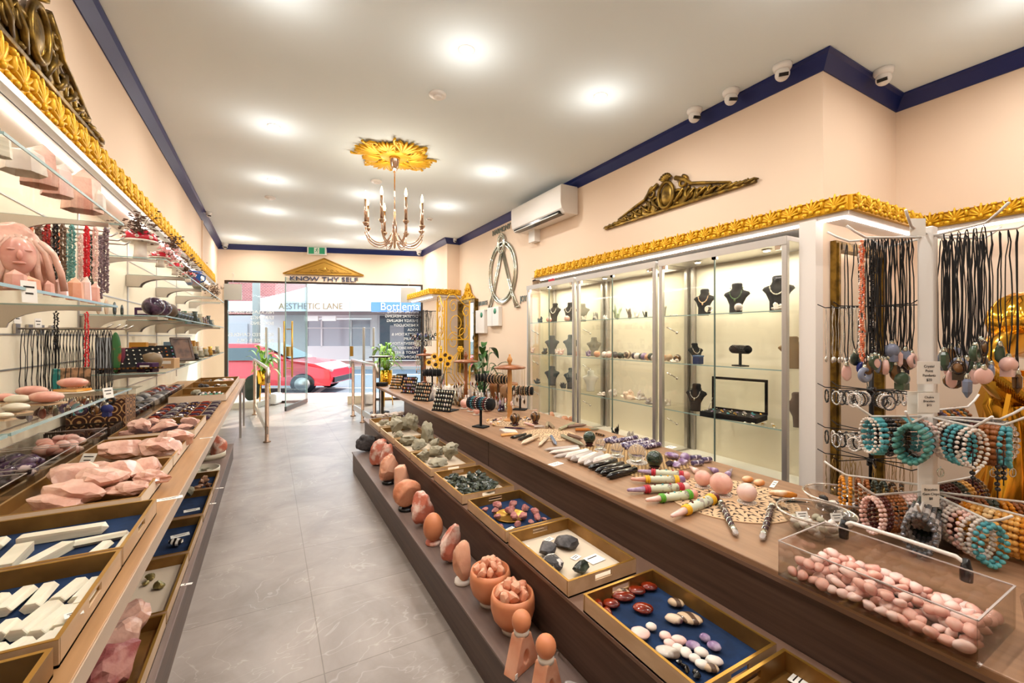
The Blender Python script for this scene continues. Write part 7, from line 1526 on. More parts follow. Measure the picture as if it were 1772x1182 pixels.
e = E('round_pot', (-.83, 4.42, ZW), 'round olive-brown pot on the lower far shelf', 'pot'); a = MB(); a.lathe([(.03, 0), (.07, .03), (.085, .08), (.07, .125), (.03, .14)], n=24); a.build('pot_body', mat('olive_pot', (118, 96, 66), .4), e)
book(-.80, 4.2, ZW, (.12, .06, .07), BC[1], 'purple and white little box beside the olive pot', R(-30), name='small_box', cat='box'); book(-.74, 4.62, ZW, (.12, .08, .085), BC[7], 'tan carton on the front of the lower far shelf', R(-20), name='small_box', cat='box')
e = E('wood_board', (-.86, 4.28, ZW - .0), 'long dark wooden incense board on small wheels at the near end of the lower far shelf', 'board'); e.location = (-.84, 3.93, 1.06)
e.location = (-.92, 4.24, ZW); a = MB(); a.poly([(-.22, -.02), (-.18, -.05), (.18, -.05), (.22, -.02), (.22, .02), (.18, .05), (-.18, .05), (-.22, .02)], .012, M=Matrix.Translation((0, -.08, .03))); a.build('board_top', TIGER, e)
for x in (-.13, .13): a = MB(); a.cyl((x, -.12, .015), (x, -.04, .015), .015); a.build('wheel', BLACKG, e)
e = E('picture_frame', (-.82, 6.0, ZW), 'dark brown picture frame leaning on the lower far shelf', 'picture frame', rz=R(35)); M = Matrix.Rotation(R(-22), 4, 'X'); a = MB()
for (x, z, w_, h_) in ((0, .012, .2, .025), (0, .263, .2, .025), (-.09, .137, .022, .27), (.09, .137, .022, .27)): a.box((x, 0, z), (w_, .018, h_), M=M)
a.build('frame', WALNUT, e); a = MB(); a.box((0, 0, .137), (.17, .006, .24), M=M); a.build('picture', mat('brown_print', (110, 78, 58), .5, col2=(60, 40, 34), scale=9), e)
for i in range(16):
    y = 6.2 + i * .16; x = -.75 - .08 * (i % 3); h_ = rr.uniform(.05, .13); a = MB(); a.lathe([(.03, 0), (.035, h_ * .3), (.02, h_ * .7), (.028, h_)], n=10); tag(a.build('small_ornament', rr.choice([SILV, TIGER, GREYR, BLACKG, BGOLD, MAPM]), loc=(x, y, ZW)), 'small ornament near the window end of the lower far shelf', 'ornament', 'small ornaments on the lower far shelf')
for i in range(9):
    y = 6.4 + i * .22; h_ = rr.uniform(.06, .15); a = MB(); a.lathe([(.03, 0), (.035, h_ * .3), (.02, h_ * .7), (.028, h_)], n=10); tag(a.build('small_ornament', rr.choice([TIGER, GREENR, JASP, GREYR, MAPM]), loc=(-.78, y, ZM)), 'small ornament near the window end of the middle far shelf', 'ornament', 'small ornaments on the middle far shelf')
for i, (px, w_, h_, m, lb) in enumerate(((197, .08, .30, mat('green_red_board', (52, 110, 60), .3, col2=(190, 60, 50), scale=5, lo=.5, hi=.56), 'tall green and red surfboard-shaped piece behind the black cords'), (174, .11, .26, mat('grey_blue_board', (176, 184, 196), .4), 'pale grey-blue tall board behind the black cords'), (168, .07, .10, mat('green_box', (96, 130, 90), .5), 'small green box under the pale board'))):
    p = ony(px, 620, 4.12); a = MB(); a.ball((0, 0, h_ / 2), h_ / 2, n=3, sc3=(w_ / h_, .12, 1)) if i == 0 else a.box((0, 0, h_ / 2), (w_, .02, h_)); tag(a.build('display_board', m, loc=(max(p.x, -1.08), 4.16 + .03 * i, ZW), rz=-TH), lb, 'board')
# ================================================================== CHANDELIER, SIGNS, SHOP FRONT
cx, cy = 1.103, 4.392
e = E('ceiling_rose', (cx, cy, CEIL), 'large lacy yellow gold ceiling rose above the chandelier', 'ceiling rose')
a = MB(); a.lathe([(.001, -.03), (.13, -.03), (.15, -.02), (.16, -.001)], n=32); a.build('centre_boss', GOLD, e)
for i in range(8):
    t = i * PI / 4 + .2; M = Matrix.Rotation(t, 4, 'Z'); big = i % 2 == 0; L = .40 if big else .33; a = MB()
    for an in (-.75, -.5, -.25, 0, .25, .5, .75):
        T_ = M @ Matrix.Translation((.16, 0, -.022)) @ Matrix.Rotation(an, 4, 'Z') @ Matrix.Translation(((L - .16) * (.5 - abs(an) * .12), 0, 0)) @ Matrix.Diagonal(((L - .14) * (.52 - abs(an) * .1), .018, .02, 1)); a.add(ICO[2][0], ICO[2][1], None, True, T_)
    for s_ in (-1, 1):
        P_ = [M @ Vector((.14 + .2 * u + .05 * math.cos(s_ * 2 + 9 * u), s_ * (.05 + .10 * u + .04 * math.sin(9 * u)), -.02)) for u in [k / 12 for k in range(13)]]; a.tube(P_, .012, n=6)
        P_ = [M @ Vector((L * .78 + .035 * (1 - k / 20) * math.cos(k * .55), s_ * .13 + .035 * (1 - k / 20) * math.sin(k * .55), -.022)) for k in range(20)]; a.tube(P_, .009, n=6)
    a.build('leaf_spray', GOLD, e)
e = E('chandelier', (cx, cy, CEIL - .03), 'nickel chandelier with eight candle bulbs hanging from the gold rose', 'chandelier'); NI = mat('warm_nickel', (206, 178, 158), .14, 1); zb = -(CEIL - .03)
a = MB(); a.lathe([(.02, -.13), (.035, -.10), (.05, -.02), (.055, 0)], n=20); a.build('canopy_cup', NI, e)
a = MB(); a.cyl((0, 0, -.12), (0, 0, zb + 2.5), .006); a.lathe([(.001, 2.25), (.012, 2.27), (.016, 2.34), (.024, 2.36), (.024, 2.5), (.012, 2.54), (.014, 2.62), (.004, 2.66)], n=14, c=(0, 0, zb)); a.build('stem', NI, e)
for i in range(8):
    t = i * PI / 4 + .12; c, s_ = math.cos(t), math.sin(t); a = MB()
    for q in (0, .022): a.tube([(r * c, r * s_, zb + z) for r, z in [(.16 + (.13 + q) * math.cos(w_), 2.455 + (.16 + q) * math.sin(w_)) for w_ in [PI * (1.25 if q else 1.1) + (PI * (.62 if q else .9)) * j / 14 for j in range(15)]]], .006, n=6)
    a.lathe([(.010, 2.44), (.03, 2.465), (.03, 2.475)], n=14, c=(.29 * c, .29 * s_, zb)); ar = a.build('chandelier_arm', NI, e)
    a = MB(); a.lathe([(.014, 2.475), (.014, 2.70)], n=12, c=(.29 * c, .29 * s_, zb)); a.build('candle_sleeve', NI, ar)
    a = MB(); a.lathe([(.007, 2.70), (.014, 2.725), (.012, 2.75), (.002, 2.785)], n=12, c=(.29 * c, .29 * s_, zb)); a.build('candle_bulb', FLAME, ar)
ld = bpy.data.lights.new('chandelier_glow', 'POINT'); ld.energy = 9; ld.color = (1, .9, .76); ld.shadow_soft_size = .25; lo = bpy.data.objects.new('chandelier_glow', ld); COL.objects.link(lo); lo.location = (cx, cy, 2.84)
# pediment and words
AZ = az
def SFM(u, n, z): return Matrix.Translation(sf(u, n, z)) @ Matrix.Rotation(AZ, 4, 'Z')
OG = mat('old_gold_paint', (176, 132, 50), .45, .4)
e = E('gold_pediment', sf(1.99, -.002, 2.64), 'gold triangular pediment over the shop door', 'pediment', rz=AZ); W_ = .76; H_ = .33
Mz = Matrix.Rotation(PI / 2, 4, 'X')
a = MB(); a.poly([(-W_, 0), (W_, 0), (0, H_)], .03, M=Mz); a.build('gable_panel', OG, e)
a = MB(); a.tube([(-W_ - .02, -.035, .006), (W_ + .02, -.035, .006)], .014, n=4); a.tube([(-W_ - .02, -.035, .01), (0, -.035, H_ + .01)], .014, n=4); a.tube([(W_ + .02, -.035, .01), (0, -.035, H_ + .01)], .014, n=4); a.tube([(-W_ * .72, -.035, .045), (W_ * .72, -.035, .045), (0, -.035, H_ * .8), (-W_ * .72, -.035, .045)], .006, n=4); a.build('raking_moulding', OG, e)
a = MB(); a.ball((0, -.035, .12), .05, n=3, sc3=(1, .4, 1))
for s_ in (-1, 1):
    for k in range(3): a.tube([(s_ * (.06 + .09 * k + .035 * math.cos(j * .5) * (1 - j / 16)), -.036, .10 - .015 * k + .035 * math.sin(j * .5) * (1 - j / 16)) for j in range(15)], .009, n=5)
a.build('carved_scrolls', OG, e)
t = text('KNOW THY SELF', 'door_lettering', NAVY, (0, 0, 0), .125, (0, 0, 0), .012, sx=1.38); t.location = sf(1.99, -.02, 2.55); t.rotation_euler = (R(90), 0, AZ)
tag(t, 'raised navy words KNOW THY SELF under the gold pediment', 'lettering'); t.data.materials.clear(); t.data.materials.append(mat('slate_navy', (52, 62, 92), .4))
GS = mat('exit_green', (30, 110, 70), .4, emit=(40, 130, 90), es=.4)
e = E('exit_sign', sf(1.86, -.05, 3.05), 'green and white running-man exit sign on the front wall', 'exit sign', rz=AZ); a = MB(); a.box((0, 0, .075), (.37, .06, .17)); a.build('sign_case', WHITEP, e, bevel=.01)
a = MB(); a.box((0, -.032, .075), (.31, .002, .13)); pn = a.build('green_panel', GS, e); a = MB(); a.box((0, -.034, .075), (.10, .002, .12)); a.build('white_door', PAPER, pn)
a = MB(); y = -.036; a.ball((.012, y, .122), .010, n=2, sc3=(1, .3, 1)); a.tube([(.008, y, .11), (-.002, y, .08)], .008, n=5); a.tube([(-.002, y, .08), (.02, y, .06), (.012, y, .035)], .005, n=5); a.tube([(-.002, y, .08), (-.018, y, .055), (-.035, y, .052)], .005, n=5); a.tube([(.006, y, .105), (.028, y, .095), (.03, y, .08)], .004, n=5); a.tube([(.006, y, .105), (-.018, y, .10), (-.026, y, .085)], .004, n=5); a.build('running_figure', GS, pn)
for (u, lb) in ((3.69, 'grey square panel hung in the right window'), (.30, 'grey square panel hung in the left window')):
    e = E('window_board', sf(u, -.05, 2.10), lb, 'panel', 'grey square panels in the window', AZ); a = MB(); a.box((0, 0, .15), (.32, .02, .32)); a.build('board', mat('grey_board', (176, 172, 164), .6), e); a = MB(); a.cyl((0, 0, .31), (0, 0, .46), .003); a.tube([(0, 0, .46), (.03, -.01, .5), (.0, -.01, .53), (-.02, 0, .5)], .004); a.build('hook', WHITEP, e)
# window ledges, geode
a = MB(); sfb(a, .15, .9, -.5, .015, 0, .10); o = a.build('window_ledge', mat('ledge_stone', (206, 198, 186), .5)); tag(o, 'low pale ledge under the left street window', 'ledge', 'pale window ledges')
a = MB(); sfb(a, 2.5, 2.95, -.35, .015, 0, .16); o = a.build('window_ledge', mat('ledge_beige', (216, 200, 172), .5)); tag(o, 'beige block at the foot of the right window', 'ledge', 'pale window ledges')
p = sf(.72, -.25, .101); a = MB(); a.rock((0, 0, .24), (.34, .22, .56), None, 4, 3, .06, 3, True, rot=Euler((0, 0, 0))); a.v = [(x, y, max(z, 0)) for x, y, z in a.v]; tag(a.build('standing_geode', mat('dark_green_case', (40, 52, 44), .5), loc=p, rz=AZ), 'dark arched standing geode on the left window ledge', 'geode')
# handrails
def rail(name, posts, ztop, label, hook):
    e = E(name, (posts[0][0], posts[0][1], 0), label, 'handrail', 'steel handrails at the entrance'); P0 = Vector((posts[0][0], posts[0][1], 0))
    for (x, y) in posts:
        a = MB(); q = Vector((x, y, 0)) - P0; a.lathe([(.045, 0), (.045, .012), (.024, .016), (.024, ztop - .06), (.010, ztop - .055), (.010, ztop)], n=14, c=q); a.build('post', mat('bronze_steel', (150, 124, 104), .3, .8), e)
    A = Vector((posts[0][0], posts[0][1], ztop)) - P0; B = Vector((posts[-1][0], posts[-1][1], ztop)) - P0; d = (B - A).normalized()
    a = MB(); a.tube([A - d * .12 + Vector((0, 0, -.12)), A - d * .14 + Vector((0, 0, -.03)), A - d * .06, B + d * .08, B + d * .16 + Vector((0, 0, -.06)), B + d * .15 + Vector((0, 0, -.18))], .022, n=12); a.build('top_rail', STEEL, e)
    a = MB(); M = Matrix.Translation((A + B) / 2 + Vector((0, 0, .16 - ztop))) @ Matrix.Rotation(math.atan2(d.y, d.x), 4, 'Z'); a.box((0, 0, 0), ((B - A).length + .15, .02, .09), M=M); a.build('kick_bar', STEEL, e)
rail('handrail', [(1.256, 7.83), (1.295, 7.176), (1.327, 6.438)], .96, 'steel handrail on three posts at the right of the entrance', 1)
rail('handrail', [(-.22, 8.8), (-.026, 6.45)], .96, 'steel handrail left of the entrance with its thick post nearest', 1)
for (px, lb) in ((467, 'left pair of tall security gate posts by the door'), (634, 'right pair of tall security gate posts by the door')):
    p = on(px, 701, 0); e = E('security_gate', p, lb, 'security gate', 'tall security gates', -TH)
    for dx in (-.03, .09): a = MB(); a.box((dx, dx * 2, .78), (.045, .045, 1.54)); a.build('gate_post', ALU, e, bevel=.01)
    a = MB(); a.box((.05, .1, .12), (.16, .26, .22)); a.build('gate_base', WHITEP, e, bevel=.03)
p = on(657, 714, 0); e = E('lectern_stand', p, 'slim black menu stand beside the right handrail', 'stand', rz=-TH); a = MB(); a.lathe([(.17, 0), (.17, .01), (.012, .016), (.012, .98)], n=20); a.build('pole', BLACKG, e); a = MB(); a.box((.02, 0, 1.0), (.34, .24, .02), M=Matrix.Identity(4)); a.build('slanted_plate', BLACKG, e); a = MB(); a.box((.03, 0, 1.015), (.28, .2, .008)); a.build('white_sheet', PAPER, e)
# plants
def leafblade(mb, base, tip, w_, curl, m=None):
    base = Vector(base); tip = Vector(tip); d = tip - base; sd = d.cross(Vector((0, 0, 1))).normalized() if d.cross(Vector((0, 0, 1))).length > 1e-4 else Vector((1, 0, 0)); vs = []; fs = []; N = 6
    for i in range(N + 1):
        t = i / N; c = base + d * t + Vector((0, 0, curl * math.sin(t * PI) - curl * .3 * t)); ww = w_ * math.sin(PI * (t * .86 + .1)) ; vs += [c - sd * ww / 2, c + Vector((0, 0, -.12 * ww)), c + sd * ww / 2]
    for i in range(N):
        for k in (0, 1): fs.append((i * 3 + k, i * 3 + k + 1, i * 3 + k + 4, i * 3 + k + 3))
    mb.add(vs, fs, m, True)
def plant(loc, zpot, hpot, rpot, n_, L, w_, m, potm, label, seed, legs=True, h0=.25):
    rr = random.Random(seed); e = E('potted_plant', loc, label, 'plant', 'leafy potted plants')
    a = MB(); a.lathe([(rpot * .9, zpot), (rpot, zpot + hpot * .1), (rpot, zpot + hpot), (rpot * .92, zpot + hpot), (rpot * .9, zpot + hpot * .9)], n=24); pt = a.build('pot', potm, e)
    if legs:
        for i in range(3): t = i * 2.1; a = MB(); a.cyl((rpot * .85 * math.cos(t), rpot * .85 * math.sin(t), zpot + .02), (rpot * 1.1 * math.cos(t), rpot * 1.1 * math.sin(t), 0), .010); a.build('pot_leg', potm, e)
        a = MB(); a.tube([(rpot * 1.0 * math.cos(i * PI / 8), rpot * 1.0 * math.sin(i * PI / 8), zpot * .35) for i in range(16)], .006, closed=True); a.build('leg_ring', potm, e)
    a = MB()
    for i in range(n_):
        t = rr.uniform(0, 6.28); q = rr.uniform(.25, 1) * L; zz = zpot + hpot; up = rr.uniform(.0, h0 * 2.2)
        b0 = (.03 * math.cos(t), .03 * math.sin(t), zz); b1 = (q * .45 * math.cos(t), q * .45 * math.sin(t), zz + up); a.tube([b0, b1], .004, n=4)
        leafblade(a, b1, (q * math.cos(t), q * math.sin(t), zz + up + rr.uniform(-.18, .12)), w_ * rr.uniform(.7, 1.2), .06)
    a.build('foliage', m, e)
p = on(668, 702, 0); plant(p, .42, .28, .12, 46, .42, .07, LEAF, PGOLD, 'bright green leafy plant in a gold pot on legs right of the door', 1, h0=.22)
p = on(456, 702, 0); plant(p, .42, .28, .12, 44, .34, .07, LEAF, PGOLD, 'bright green leafy plant in a gold pot on legs left of the door', 2, h0=.18)
plant((2.72, 5.75, 0), .0, .55, .15, 34, .42, .10, DLEAF, WHITEP, 'dark broad-leaved plant standing behind the counter by the far cabinet', 3, legs=False, h0=.30)
e = E('sunflower_vase', (2.13, 5.86, T), 'bunch of yellow sunflowers in a glass vase at the back of the counter', 'flowers')
a = MB(); a.lathe([(.05, 0), (.055, .02), (.045, .16), (.05, .2)], n=20); a.build('vase', CRYS, e); YP = mat('sunflower_yellow', (244, 188, 20), .6); DKS = mat('seed_brown', (58, 34, 16), .9)
for i, (dx, dz, dy) in enumerate(((-.17, .36, -.02), (-.10, .44, .03), (.0, .40, -.04), (.05, .46, .05), (.12, .42, .0), (.10, .34, -.05), (-.07, .33, -.05))):
    c = RG * dx + FW * dy; c = Vector((c.x, c.y, dz)); st = MB(); st.tube([(0, 0, .05), c * .6 + Vector((0, 0, .05)), c], .004, n=5); leafblade(st, c * .6, c * .6 + RG * (.1 if dx > 0 else -.1), .05, .02); f0 = st.build('stem', DLEAF, e)
    M = Matrix.Translation(c) @ Matrix.Rotation(-TH, 4, 'Z') @ Matrix.Rotation(R(75), 4, 'X'); a = MB()
    for k in range(18): t = k * PI / 9; a.add([(.02 * math.cos(t - .2), .02 * math.sin(t - .2), .002), (.065 * math.cos(t), .065 * math.sin(t), .012 * (k % 2)), (.02 * math.cos(t + .2), .02 * math.sin(t + .2), .002), (.045 * math.cos(t - .12), .045 * math.sin(t - .12), .006), (.045 * math.cos(t + .12), .045 * math.sin(t + .12), .006)], [(0, 3, 1), (0, 1, 2), (2, 1, 4)], M=M)
    a.build('petals', YP, f0); a = MB(); a.ball((0, 0, .004), .028, n=2, sc3=(1, 1, .3), M=M); a.build('seed_head', DKS, f0)
# gold gate, mirror and pelmet by the right pier
moulding('trim_13', (2.57, 7.60), (2.57, 9.1), (-1, 0), 2.14, .11, .14); moulding('trim_14', (3.14, 7.60), (2.57, 7.60), (0, -1), 2.14, .11, .14)
a = MB(); a.bx(2.575, 2.895, 7.656, 9.1, 2.10, 2.145); a.bx(2.575, WR - .002, 7.602, 7.655, 2.10, 2.145); S('trim_15', a, WHITE)
a = led((2.62, 7.68, 2.09), (2.62, 9.0, 2.09)); tag(a.build('led_strip', LEDM), 'short white light strip under the far gold pelmet', 'light strip')
e = E('gold_mirror', (WR - .002, 7.2, .7), 'tall mirror in a deep gold frame with pierced gold crest on the far right wall', 'mirror')
a = MB()
for (y, z, dy, dz) in ((-.36, .66, .05, 1.32), (.36, .66, .05, 1.32), (0, 1.295, .67, .05), (0, .025, .67, .05)): a.box((-.035, y, z), (.07, dy, dz))
a.build('mirror_frame', AGOLD, e); a = MB(); a.box((-.012, 0, .66), (.01, .68, 1.28)); a.build('mirror_glass', mat('mirror_m', (235, 232, 226), .02, 1), e)
a = MB(); a.poly([(-.34, 0), (.34, 0), (.16, .1), (.06, .27), (0, .30), (-.06, .27), (-.16, .1)], .012, M=Matrix(((0, 0, 1, -.04), (1, 0, 0, 0), (0, 1, 0, 1.335), (0, 0, 0, 1))))
for s_ in (-1, 1):
    for k, (u, v, r) in enumerate(((.1, .07, .05), (.2, .045, .035), (.05, .17, .035))): a.tube([(-.05, s_ * (u + r * (1 - j / 18) * math.cos(j * .5)), 1.335 + v + r * (1 - j / 18) * math.sin(j * .5)) for j in range(17)], .008, n=5)
a.build('crest', GOLD, e)
def gate(A, B, z0, z1, label, flip):
    A = Vector((A[0], A[1], 0)); B = Vector((B[0], B[1], 0)); d = B - A; W_ = d.length; d.normalize(); e = E('iron_gate', (A.x, A.y, 0), label, 'iron gate', 'gold scrolled iron gates', math.atan2(d.y, d.x)); H_ = z1 - z0
    a = MB()
    for x in (0, W_): a.box((x, 0, z1 / 2), (.025, .02, z1))
    for z in (z0, (z0 + z1) / 2 + .05): a.box((W_ / 2, 0, z), (W_, .012, .015))
    a.tube([(0, 0, z1), (W_ * .12, 0, z1 + .09), (W_ * .35, 0, z1 + .10), (W_ * .7, 0, z1 - .05), (W_, 0, z1 - .12)], .010, n=6); a.build('gate_frame', GOLD, e)
    a = MB(); zm = z0 + H_ * .42
    for (u, v, r, s_, tn) in ((.3, .93, .09, 1, 1.4), (.45, .72, .20, -1, 1.6), (.3, .52, .12, 1, 1.5), (.72, .62, .12, -1, 1.3), (.85, .86, .08, 1, 1.3)):
        n_ = 26; a.tube([(u * W_ + r * W_ * 2.2 * (1 - .8 * k / n_) * math.cos(s_ * tn * 2 * PI * k / n_ + 1), 0, z0 + v * H_ + r * (1 - .8 * k / n_) * 1.3 * math.sin(s_ * tn * 2 * PI * k / n_ + 1)) for k in range(n_)], .0075, n=5)
    for k in range(4): x0 = .12 + .16 * k; a.tube([(W_ * .6, 0, zm), (W_ * x0, 0, zm - .22), (W_ * (x0 - .02), 0, zm - .42), (W_ * (x0 + .3), 0, z0)], .007, n=5)
    a.build('scrollwork', GOLD, e); a = MB()
    for k in range(6): t = k * PI / 3; a.ball((W_ * .6 + .035 * math.cos(t), -.008, zm + .035 * math.sin(t)), .026, n=2, sc3=(1, .4, 1))
    a.ball((W_ * .6, -.015, zm), .02, n=2); a.build('rosette', GOLD, e)
gate((2.62, 6.95), (2.98, 6.80), .55, 1.98, 'gold scrolled iron gate leaf in front of the tall gold mirror', 0); gate((2.60, 7.36), (2.60, 7.0), .55, 1.98, 'second gold scrolled iron gate leaf, left of the first', 1)
# far rack of dark necklaces
RP = Vector((2.50, 7.85, 0)); e = E('far_necklace_rack', RP, 'tall black rack of dark necklaces by the right window', 'jewellery rack'); a = MB(); a.lathe([(.2, 0), (.2, .015), (.014, .02), (.014, 1.86)], n=20); a.build('pole', WIRE, e)
for z in (1.84, 1.30, .95):
    for k in range(6): d = dirv(k * 60); a = MB(); a.cyl((0, 0, z), (d.x * .26, d.y * .26, z), .005, n=5); a.build('rack_arm', WIRE, e)
for k in range(42):
    d = dirv((k % 6) * 60); q = RP + d * (.08 + .025 * (k // 6)) + Vector((0, 0, 1.838)); necklace(q, k * .7, k * 5 + 2, 'dark necklaces on the far rack', 'on the tall rack by the right window', scale=1.0)
for k in range(30):
    d = dirv((k % 6) * 60); z = 1.30 if k < 18 else .95; q = RP + d * (.09 + .03 * ((k // 6) % 3)) + Vector((0, 0, z - .004)); bracelet(q, k * .9, [MAPM, SILV, OBSID][k % 3], ['white', 'silver', 'black'][k % 3], .007, 'on the tall rack by the right window', .03, .05, 20, 'bracelets on the far rack')

# ================================================================== STREET
def ST(r, d, z): v = RG * r + FW * d; return Vector((v.x, v.y, z))
SMx = Matrix(((RG.x, FW.x, 0, 0), (RG.y, FW.y, 0, 0), (0, 0, 1, 0), (0, 0, 0, 1)))
def sbox(mb, r0, r1, d0, d1, z0, z1, m=None): return mb.box(((r0 + r1) / 2, (d0 + d1) / 2, (z0 + z1) / 2), (r1 - r0, d1 - d0, z1 - z0), m, M=SMx)
BRK = mat('pink_pavers', (206, 160, 148), .8)
n = BRK.node_tree.nodes; l = BRK.node_tree.links; tc = n.new('ShaderNodeTexCoord'); br = n.new('ShaderNodeTexBrick'); br.inputs['Scale'].default_value = 4; br.inputs['Color1'].default_value = rgb(212, 164, 150); br.inputs['Color2'].default_value = rgb(192, 142, 132); br.inputs['Mortar'].default_value = rgb(170, 140, 132); br.inputs['Mortar Size'].default_value = .01; l.new(tc.outputs['Object'], br.inputs[0]); l.new(br.outputs[0], n['Principled BSDF'].inputs['Base Color'])
g = MB(); q0, q1 = sf(-1.5, .0), sf(5.5, .0); a0 = ST(q1.x * CS - q1.y * SN, 10.6, 0); g.add([(q0.x, q0.y, -.012), (q1.x, q1.y, -.012), tuple(ST(2.5, 10.6, -.012)), tuple(ST(-9.5, 10.6, -.012))], [(0, 1, 2, 3)]); S('footpath', g, BRK)
a = MB(); sbox(a, -30, 6, 10.6, 19.6, -.2, -.13); S('road', a, mat('asphalt', (108, 118, 132), .85, col2=(90, 98, 110), scale=30)); a = MB(); sbox(a, -30, 6, 10.5, 10.6, -.2, -.02); sbox(a, -30, 6, 19.6, 19.8, -.2, -.0); S('kerb', a, mat('kerb_stone', (170, 160, 154), .8)); a = MB(); sbox(a, -30, 6, 19.8, 25, -.2, -.03); S('far_footpath', a, BRK)
a = MB(); sbox(a, -14, 4, 12.5, 12.62, -.13, -.126); sbox(a, -14, 4, 16.9, 17.05, -.13, -.126); A = on(570, 665, -.126); B = on(545, 681, -.126); dd_ = (B - A); a.box((A + B) / 2, (dd_.length, .14, .003), rz=math.atan2(dd_.y, dd_.x)); S('road_marking', a, mat('road_paint', (235, 235, 232), .7))
FWH = mat('white_render', (226, 224, 224), .8); FGR = mat('grey_render', (180, 176, 180), .8)
e = E('shop_building', ST(-10, 25, 0), 'white gabled shop across the street with a long awning', 'building'); e.location = (0, 0, 0)
a = MB(); sbox(a, -14.9, -7.76, 25, 28, 2.4, 3.6); sbox(a, -14.9, -11.9, 25, 28, 0, 2.4); sbox(a, -8.1, -7.76, 25, 28, 0, 2.4); sbox(a, -11.9, -8.1, 25.0, 25.2, 0, .75)
a.poly([(-14.3, 3.6), (-7.2, 3.6), (-8.4, 3.9), (-10.6, 4.55), (-12.8, 3.95)], .4, M=SMx @ Matrix.Translation((0, 25.4, 0)) @ Matrix.Rotation(PI / 2, 4, 'X')); a.build('wall', FWH, e)
a = MB(); sbox(a, -14.3, -6.8, 21.0, 25, 2.6, 2.75, FGR); sbox(a, -14.3, -6.8, 20.9, 21.05, 2.58, 3.06, FWH); a.build('awning', None, e)
a = MB(); sbox(a, -11.9, -8.1, 25.1, 25.14, .75, 2.35); w_ = a.build('shop_window', mat('grey_glass', (170, 170, 176), .1), e); a = MB()
for r in (-11.86, -11.0, -9.3, -8.14): sbox(a, r - .04, r + .04, 25.02, 25.12, .75, 2.35)
for z in (.78, 1.85, 2.33): sbox(a, -11.9, -8.1, 25.02, 25.12, z - .03, z + .03)
a.build('window_frame', FWH, w_)
t = text('AESTHETIC LANE', 'awning_lettering', mat('tan_letter', (150, 124, 84), .6), ST(-9.7, 20.88, 2.81), .42, (R(90), 0, -TH), .01, parent=None, sx=.95); t.parent = e
for r in (-10.2, -9.3): a = MB(); sbox(a, r - .35, r + .35, 22.0, 22.1, 2.15, 2.4); a.build('hanging_sign', PAPER, e)
e = E('bottle_shop', (0, 0, 0), 'dark blue fronted bottle shop across the street at the right', 'building')
a = MB(); sbox(a, -7.75, 2, 25, 28, 0, 4.2); a.build('wall', FWH, e)
a = MB(); sbox(a, -7.6, 2, 24.9, 25.0, 0, 2.55); w_ = a.build('shop_window', mat('navy_glass', (38, 48, 70), .1), e); a = MB(); sbox(a, -7.0, -6.2, 24.86, 24.9, .2, 2.0); a.build('shop_door', FGR, w_)
a = MB(); sbox(a, -6.79, 2, 21, 25, 2.6, 2.75, FGR); sbox(a, -6.79, 2, 20.9, 21.05, 2.55, 3.02, mat('sign_blue', (110, 150, 220), .5)); a.build('awning', None, e)
t = text('Bottlemart', 'awning_lettering', PAPER, ST(-6.35, 20.88, 2.79), .52, (R(90), 0, -TH), .012, align='LEFT'); t.parent = e
e = E('brick_building', (0, 0, 0), 'red brick upper building across the street at the left', 'building'); RB = mat('red_brick', (176, 100, 96), .8)
n = RB.node_tree.nodes; l = RB.node_tree.links; tc = n.new('ShaderNodeTexCoord'); mp = n.new('ShaderNodeMapping'); mp.inputs['Rotation'].default_value = (PI / 2, 0, 0); br = n.new('ShaderNodeTexBrick'); br.inputs['Scale'].default_value = 3; br.inputs['Color1'].default_value = rgb(182, 100, 98); br.inputs['Color2'].default_value = rgb(160, 84, 84); br.inputs['Mortar'].default_value = rgb(200, 170, 164); l.new(tc.outputs['Object'], mp.inputs[0]); l.new(mp.outputs[0], br.inputs[0]); l.new(br.outputs[0], n['Principled BSDF'].inputs['Base Color'])
a = MB(); sbox(a, -24, -14.2, 26, 30, 2.7, 6.5); a.build('wall', RB, e); a = MB(); sbox(a, -24, -14.95, 25.5, 30, 0, 2.6); a.build('lower_wall', FGR, e); a = MB(); sbox(a, -22, -15.5, 25.4, 25.5, .5, 2.1); a.build('shop_window', mat('grey_glass', (140, 142, 148), .1), e)
a = MB(); a.cyl(ST(-11.8, 20, -.1), ST(-11.8, 20, 8), .16, n=14); tag(a.build('power_pole', mat('grey_pole', (168, 166, 160), .8)), 'grey power pole on the far footpath seen through the left window', 'pole')
# red car parked outside
e = E('red_car', ST(-6.6, 12.0, -.13), 'red hatchback parked outside the left window, facing right', 'car', rz=-TH); e.scale = (1, 1, .86); RED_ = mat('car_red', (206, 34, 52), .25, coat=.6); CG = mat('car_glass', (70, 84, 92), .08)
prof = [(-2.0, .30), (-2.02, .75), (-1.9, .95), (-1.45, 1.42), (-.9, 1.50), (-.1, 1.48), (.75, 1.02), (1.5, .90), (1.88, .72), (1.95, .45), (1.9, .28)]
vs = []; Wc = .84
for s_ in (-1, 1):
    for k_, f in ((0, 1.0), (1, .9)):
        for (x, z) in prof: vs.append((x * (1 if k_ == 0 else .985), s_ * (Wc if z < 1.0 else Wc - (z - .95) * .36) * (1 if k_ == 0 else .9), z + (.0 if k_ == 0 else .02 if z > .5 else 0)))
K = len(prof); fs = []
for s_ in (0, 2):
    for k in range(K): fs.append((s_ * K + k, s_ * K + (k + 1) % K, (s_ + 1) * K + (k + 1) % K, (s_ + 1) * K + k))
for k in range(K): fs.append((K + k, K + (k + 1) % K, 3 * K + (k + 1) % K, 3 * K + k))
fs += [tuple(range(K)), tuple(range(3 * K - 1, 2 * K - 1, -1))]
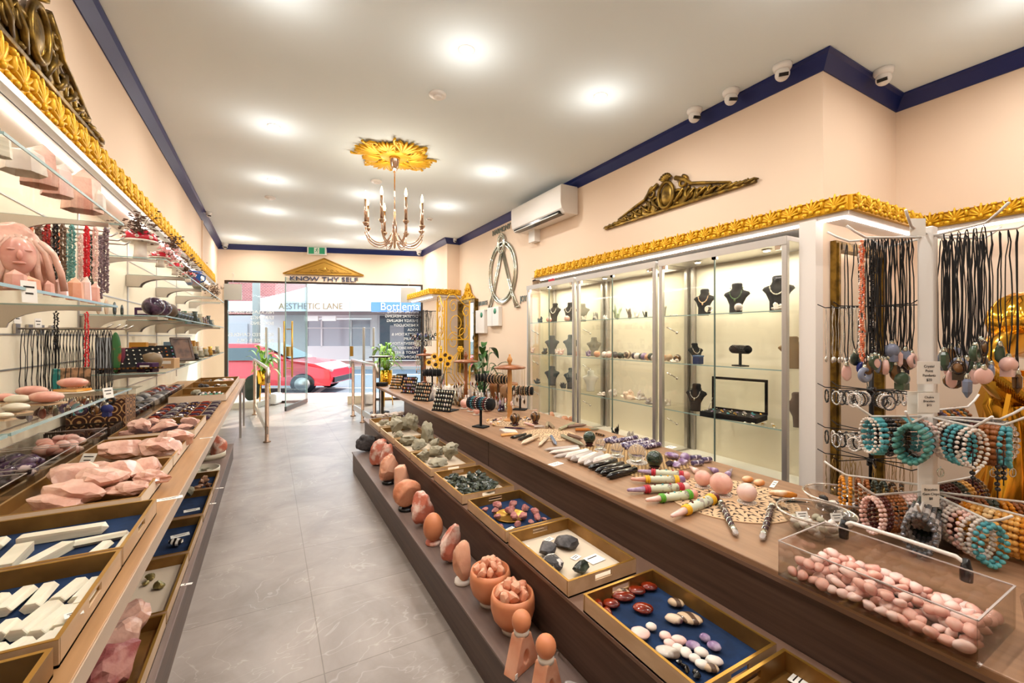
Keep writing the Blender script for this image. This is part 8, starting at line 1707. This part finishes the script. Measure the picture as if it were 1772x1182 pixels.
a = MB(); a.add(vs, fs, smooth=False); a.build('car_body', RED_, e, bevel=.03)
for s_ in (-1, 1):
    a = MB(); y = s_ * (Wc - .055); a.add([(-1.5, y, 1.0), (.62, y, 1.03), (-.1, y - s_ * .11, 1.40), (-1.25, y - s_ * .11, 1.38)], [(0, 1, 2, 3)]); a.v = [(x, yy + s_ * .045, z) for x, yy, z in a.v]; a.build('side_window', CG, e)
    for x in (-1.25, 1.2):
        a = MB(); a.cyl((x, s_ * (Wc - .12), .31), (x, s_ * (Wc + .01), .31), .31, n=28); wh = a.build('tyre', BLACKG, e); a = MB(); a.cyl((x, s_ * (Wc - .05), .31), (x, s_ * (Wc + .018), .31), .2, n=20); a.build('hubcap', ALU, wh)
a = MB(); a.add([(.76, -.66, 1.045), (.76, .66, 1.045), (-.06, .58, 1.50), (-.06, -.58, 1.50)], [(0, 1, 2, 3)]); a.v = [(x + .03, y, z + .03) for x, y, z in a.v]; a.build('windscreen', CG, e)
for s_ in (-1, 1): a = MB(); a.ball((1.78, s_ * .62, .72), .13, n=2, sc3=(1, 1, .7)); a.build('headlight', CRYSS, e)
a = MB(); a.box((1.93, 0, .42), (.05, 1.3, .16)); a.build('grille', BLACKG, e)

# ================================================================== LABEL TIDY: tell look-alikes apart by where they really stand in the view
bpy.context.view_layer.update()
by = {}
for o in bpy.data.objects:
    if o.parent is None and o.get('label') and o.get('category'): by.setdefault(o['label'], []).append(o)
def sx_(o):
    v = o.matrix_world.translation; d = v.x * SN + v.y * CS; return (v.x * CS - v.y * SN) / max(d, .01)
for lb, os_ in by.items():
    n_ = len(os_)
    if 1 < n_ <= 20:
        for i, o in enumerate(sorted(os_, key=sx_)):
            wd = lb.split(); o['label'] = ' '.join(wd[:12]) + ', ' + (['left one', 'right one'][i] if n_ == 2 else 'leftmost' if i == 0 else 'rightmost' if i == n_ - 1 else ORD[i] + ' from left')
    elif len(lb.split()) > 16: 
        for o in os_: o['label'] = ' '.join(lb.split()[:16])
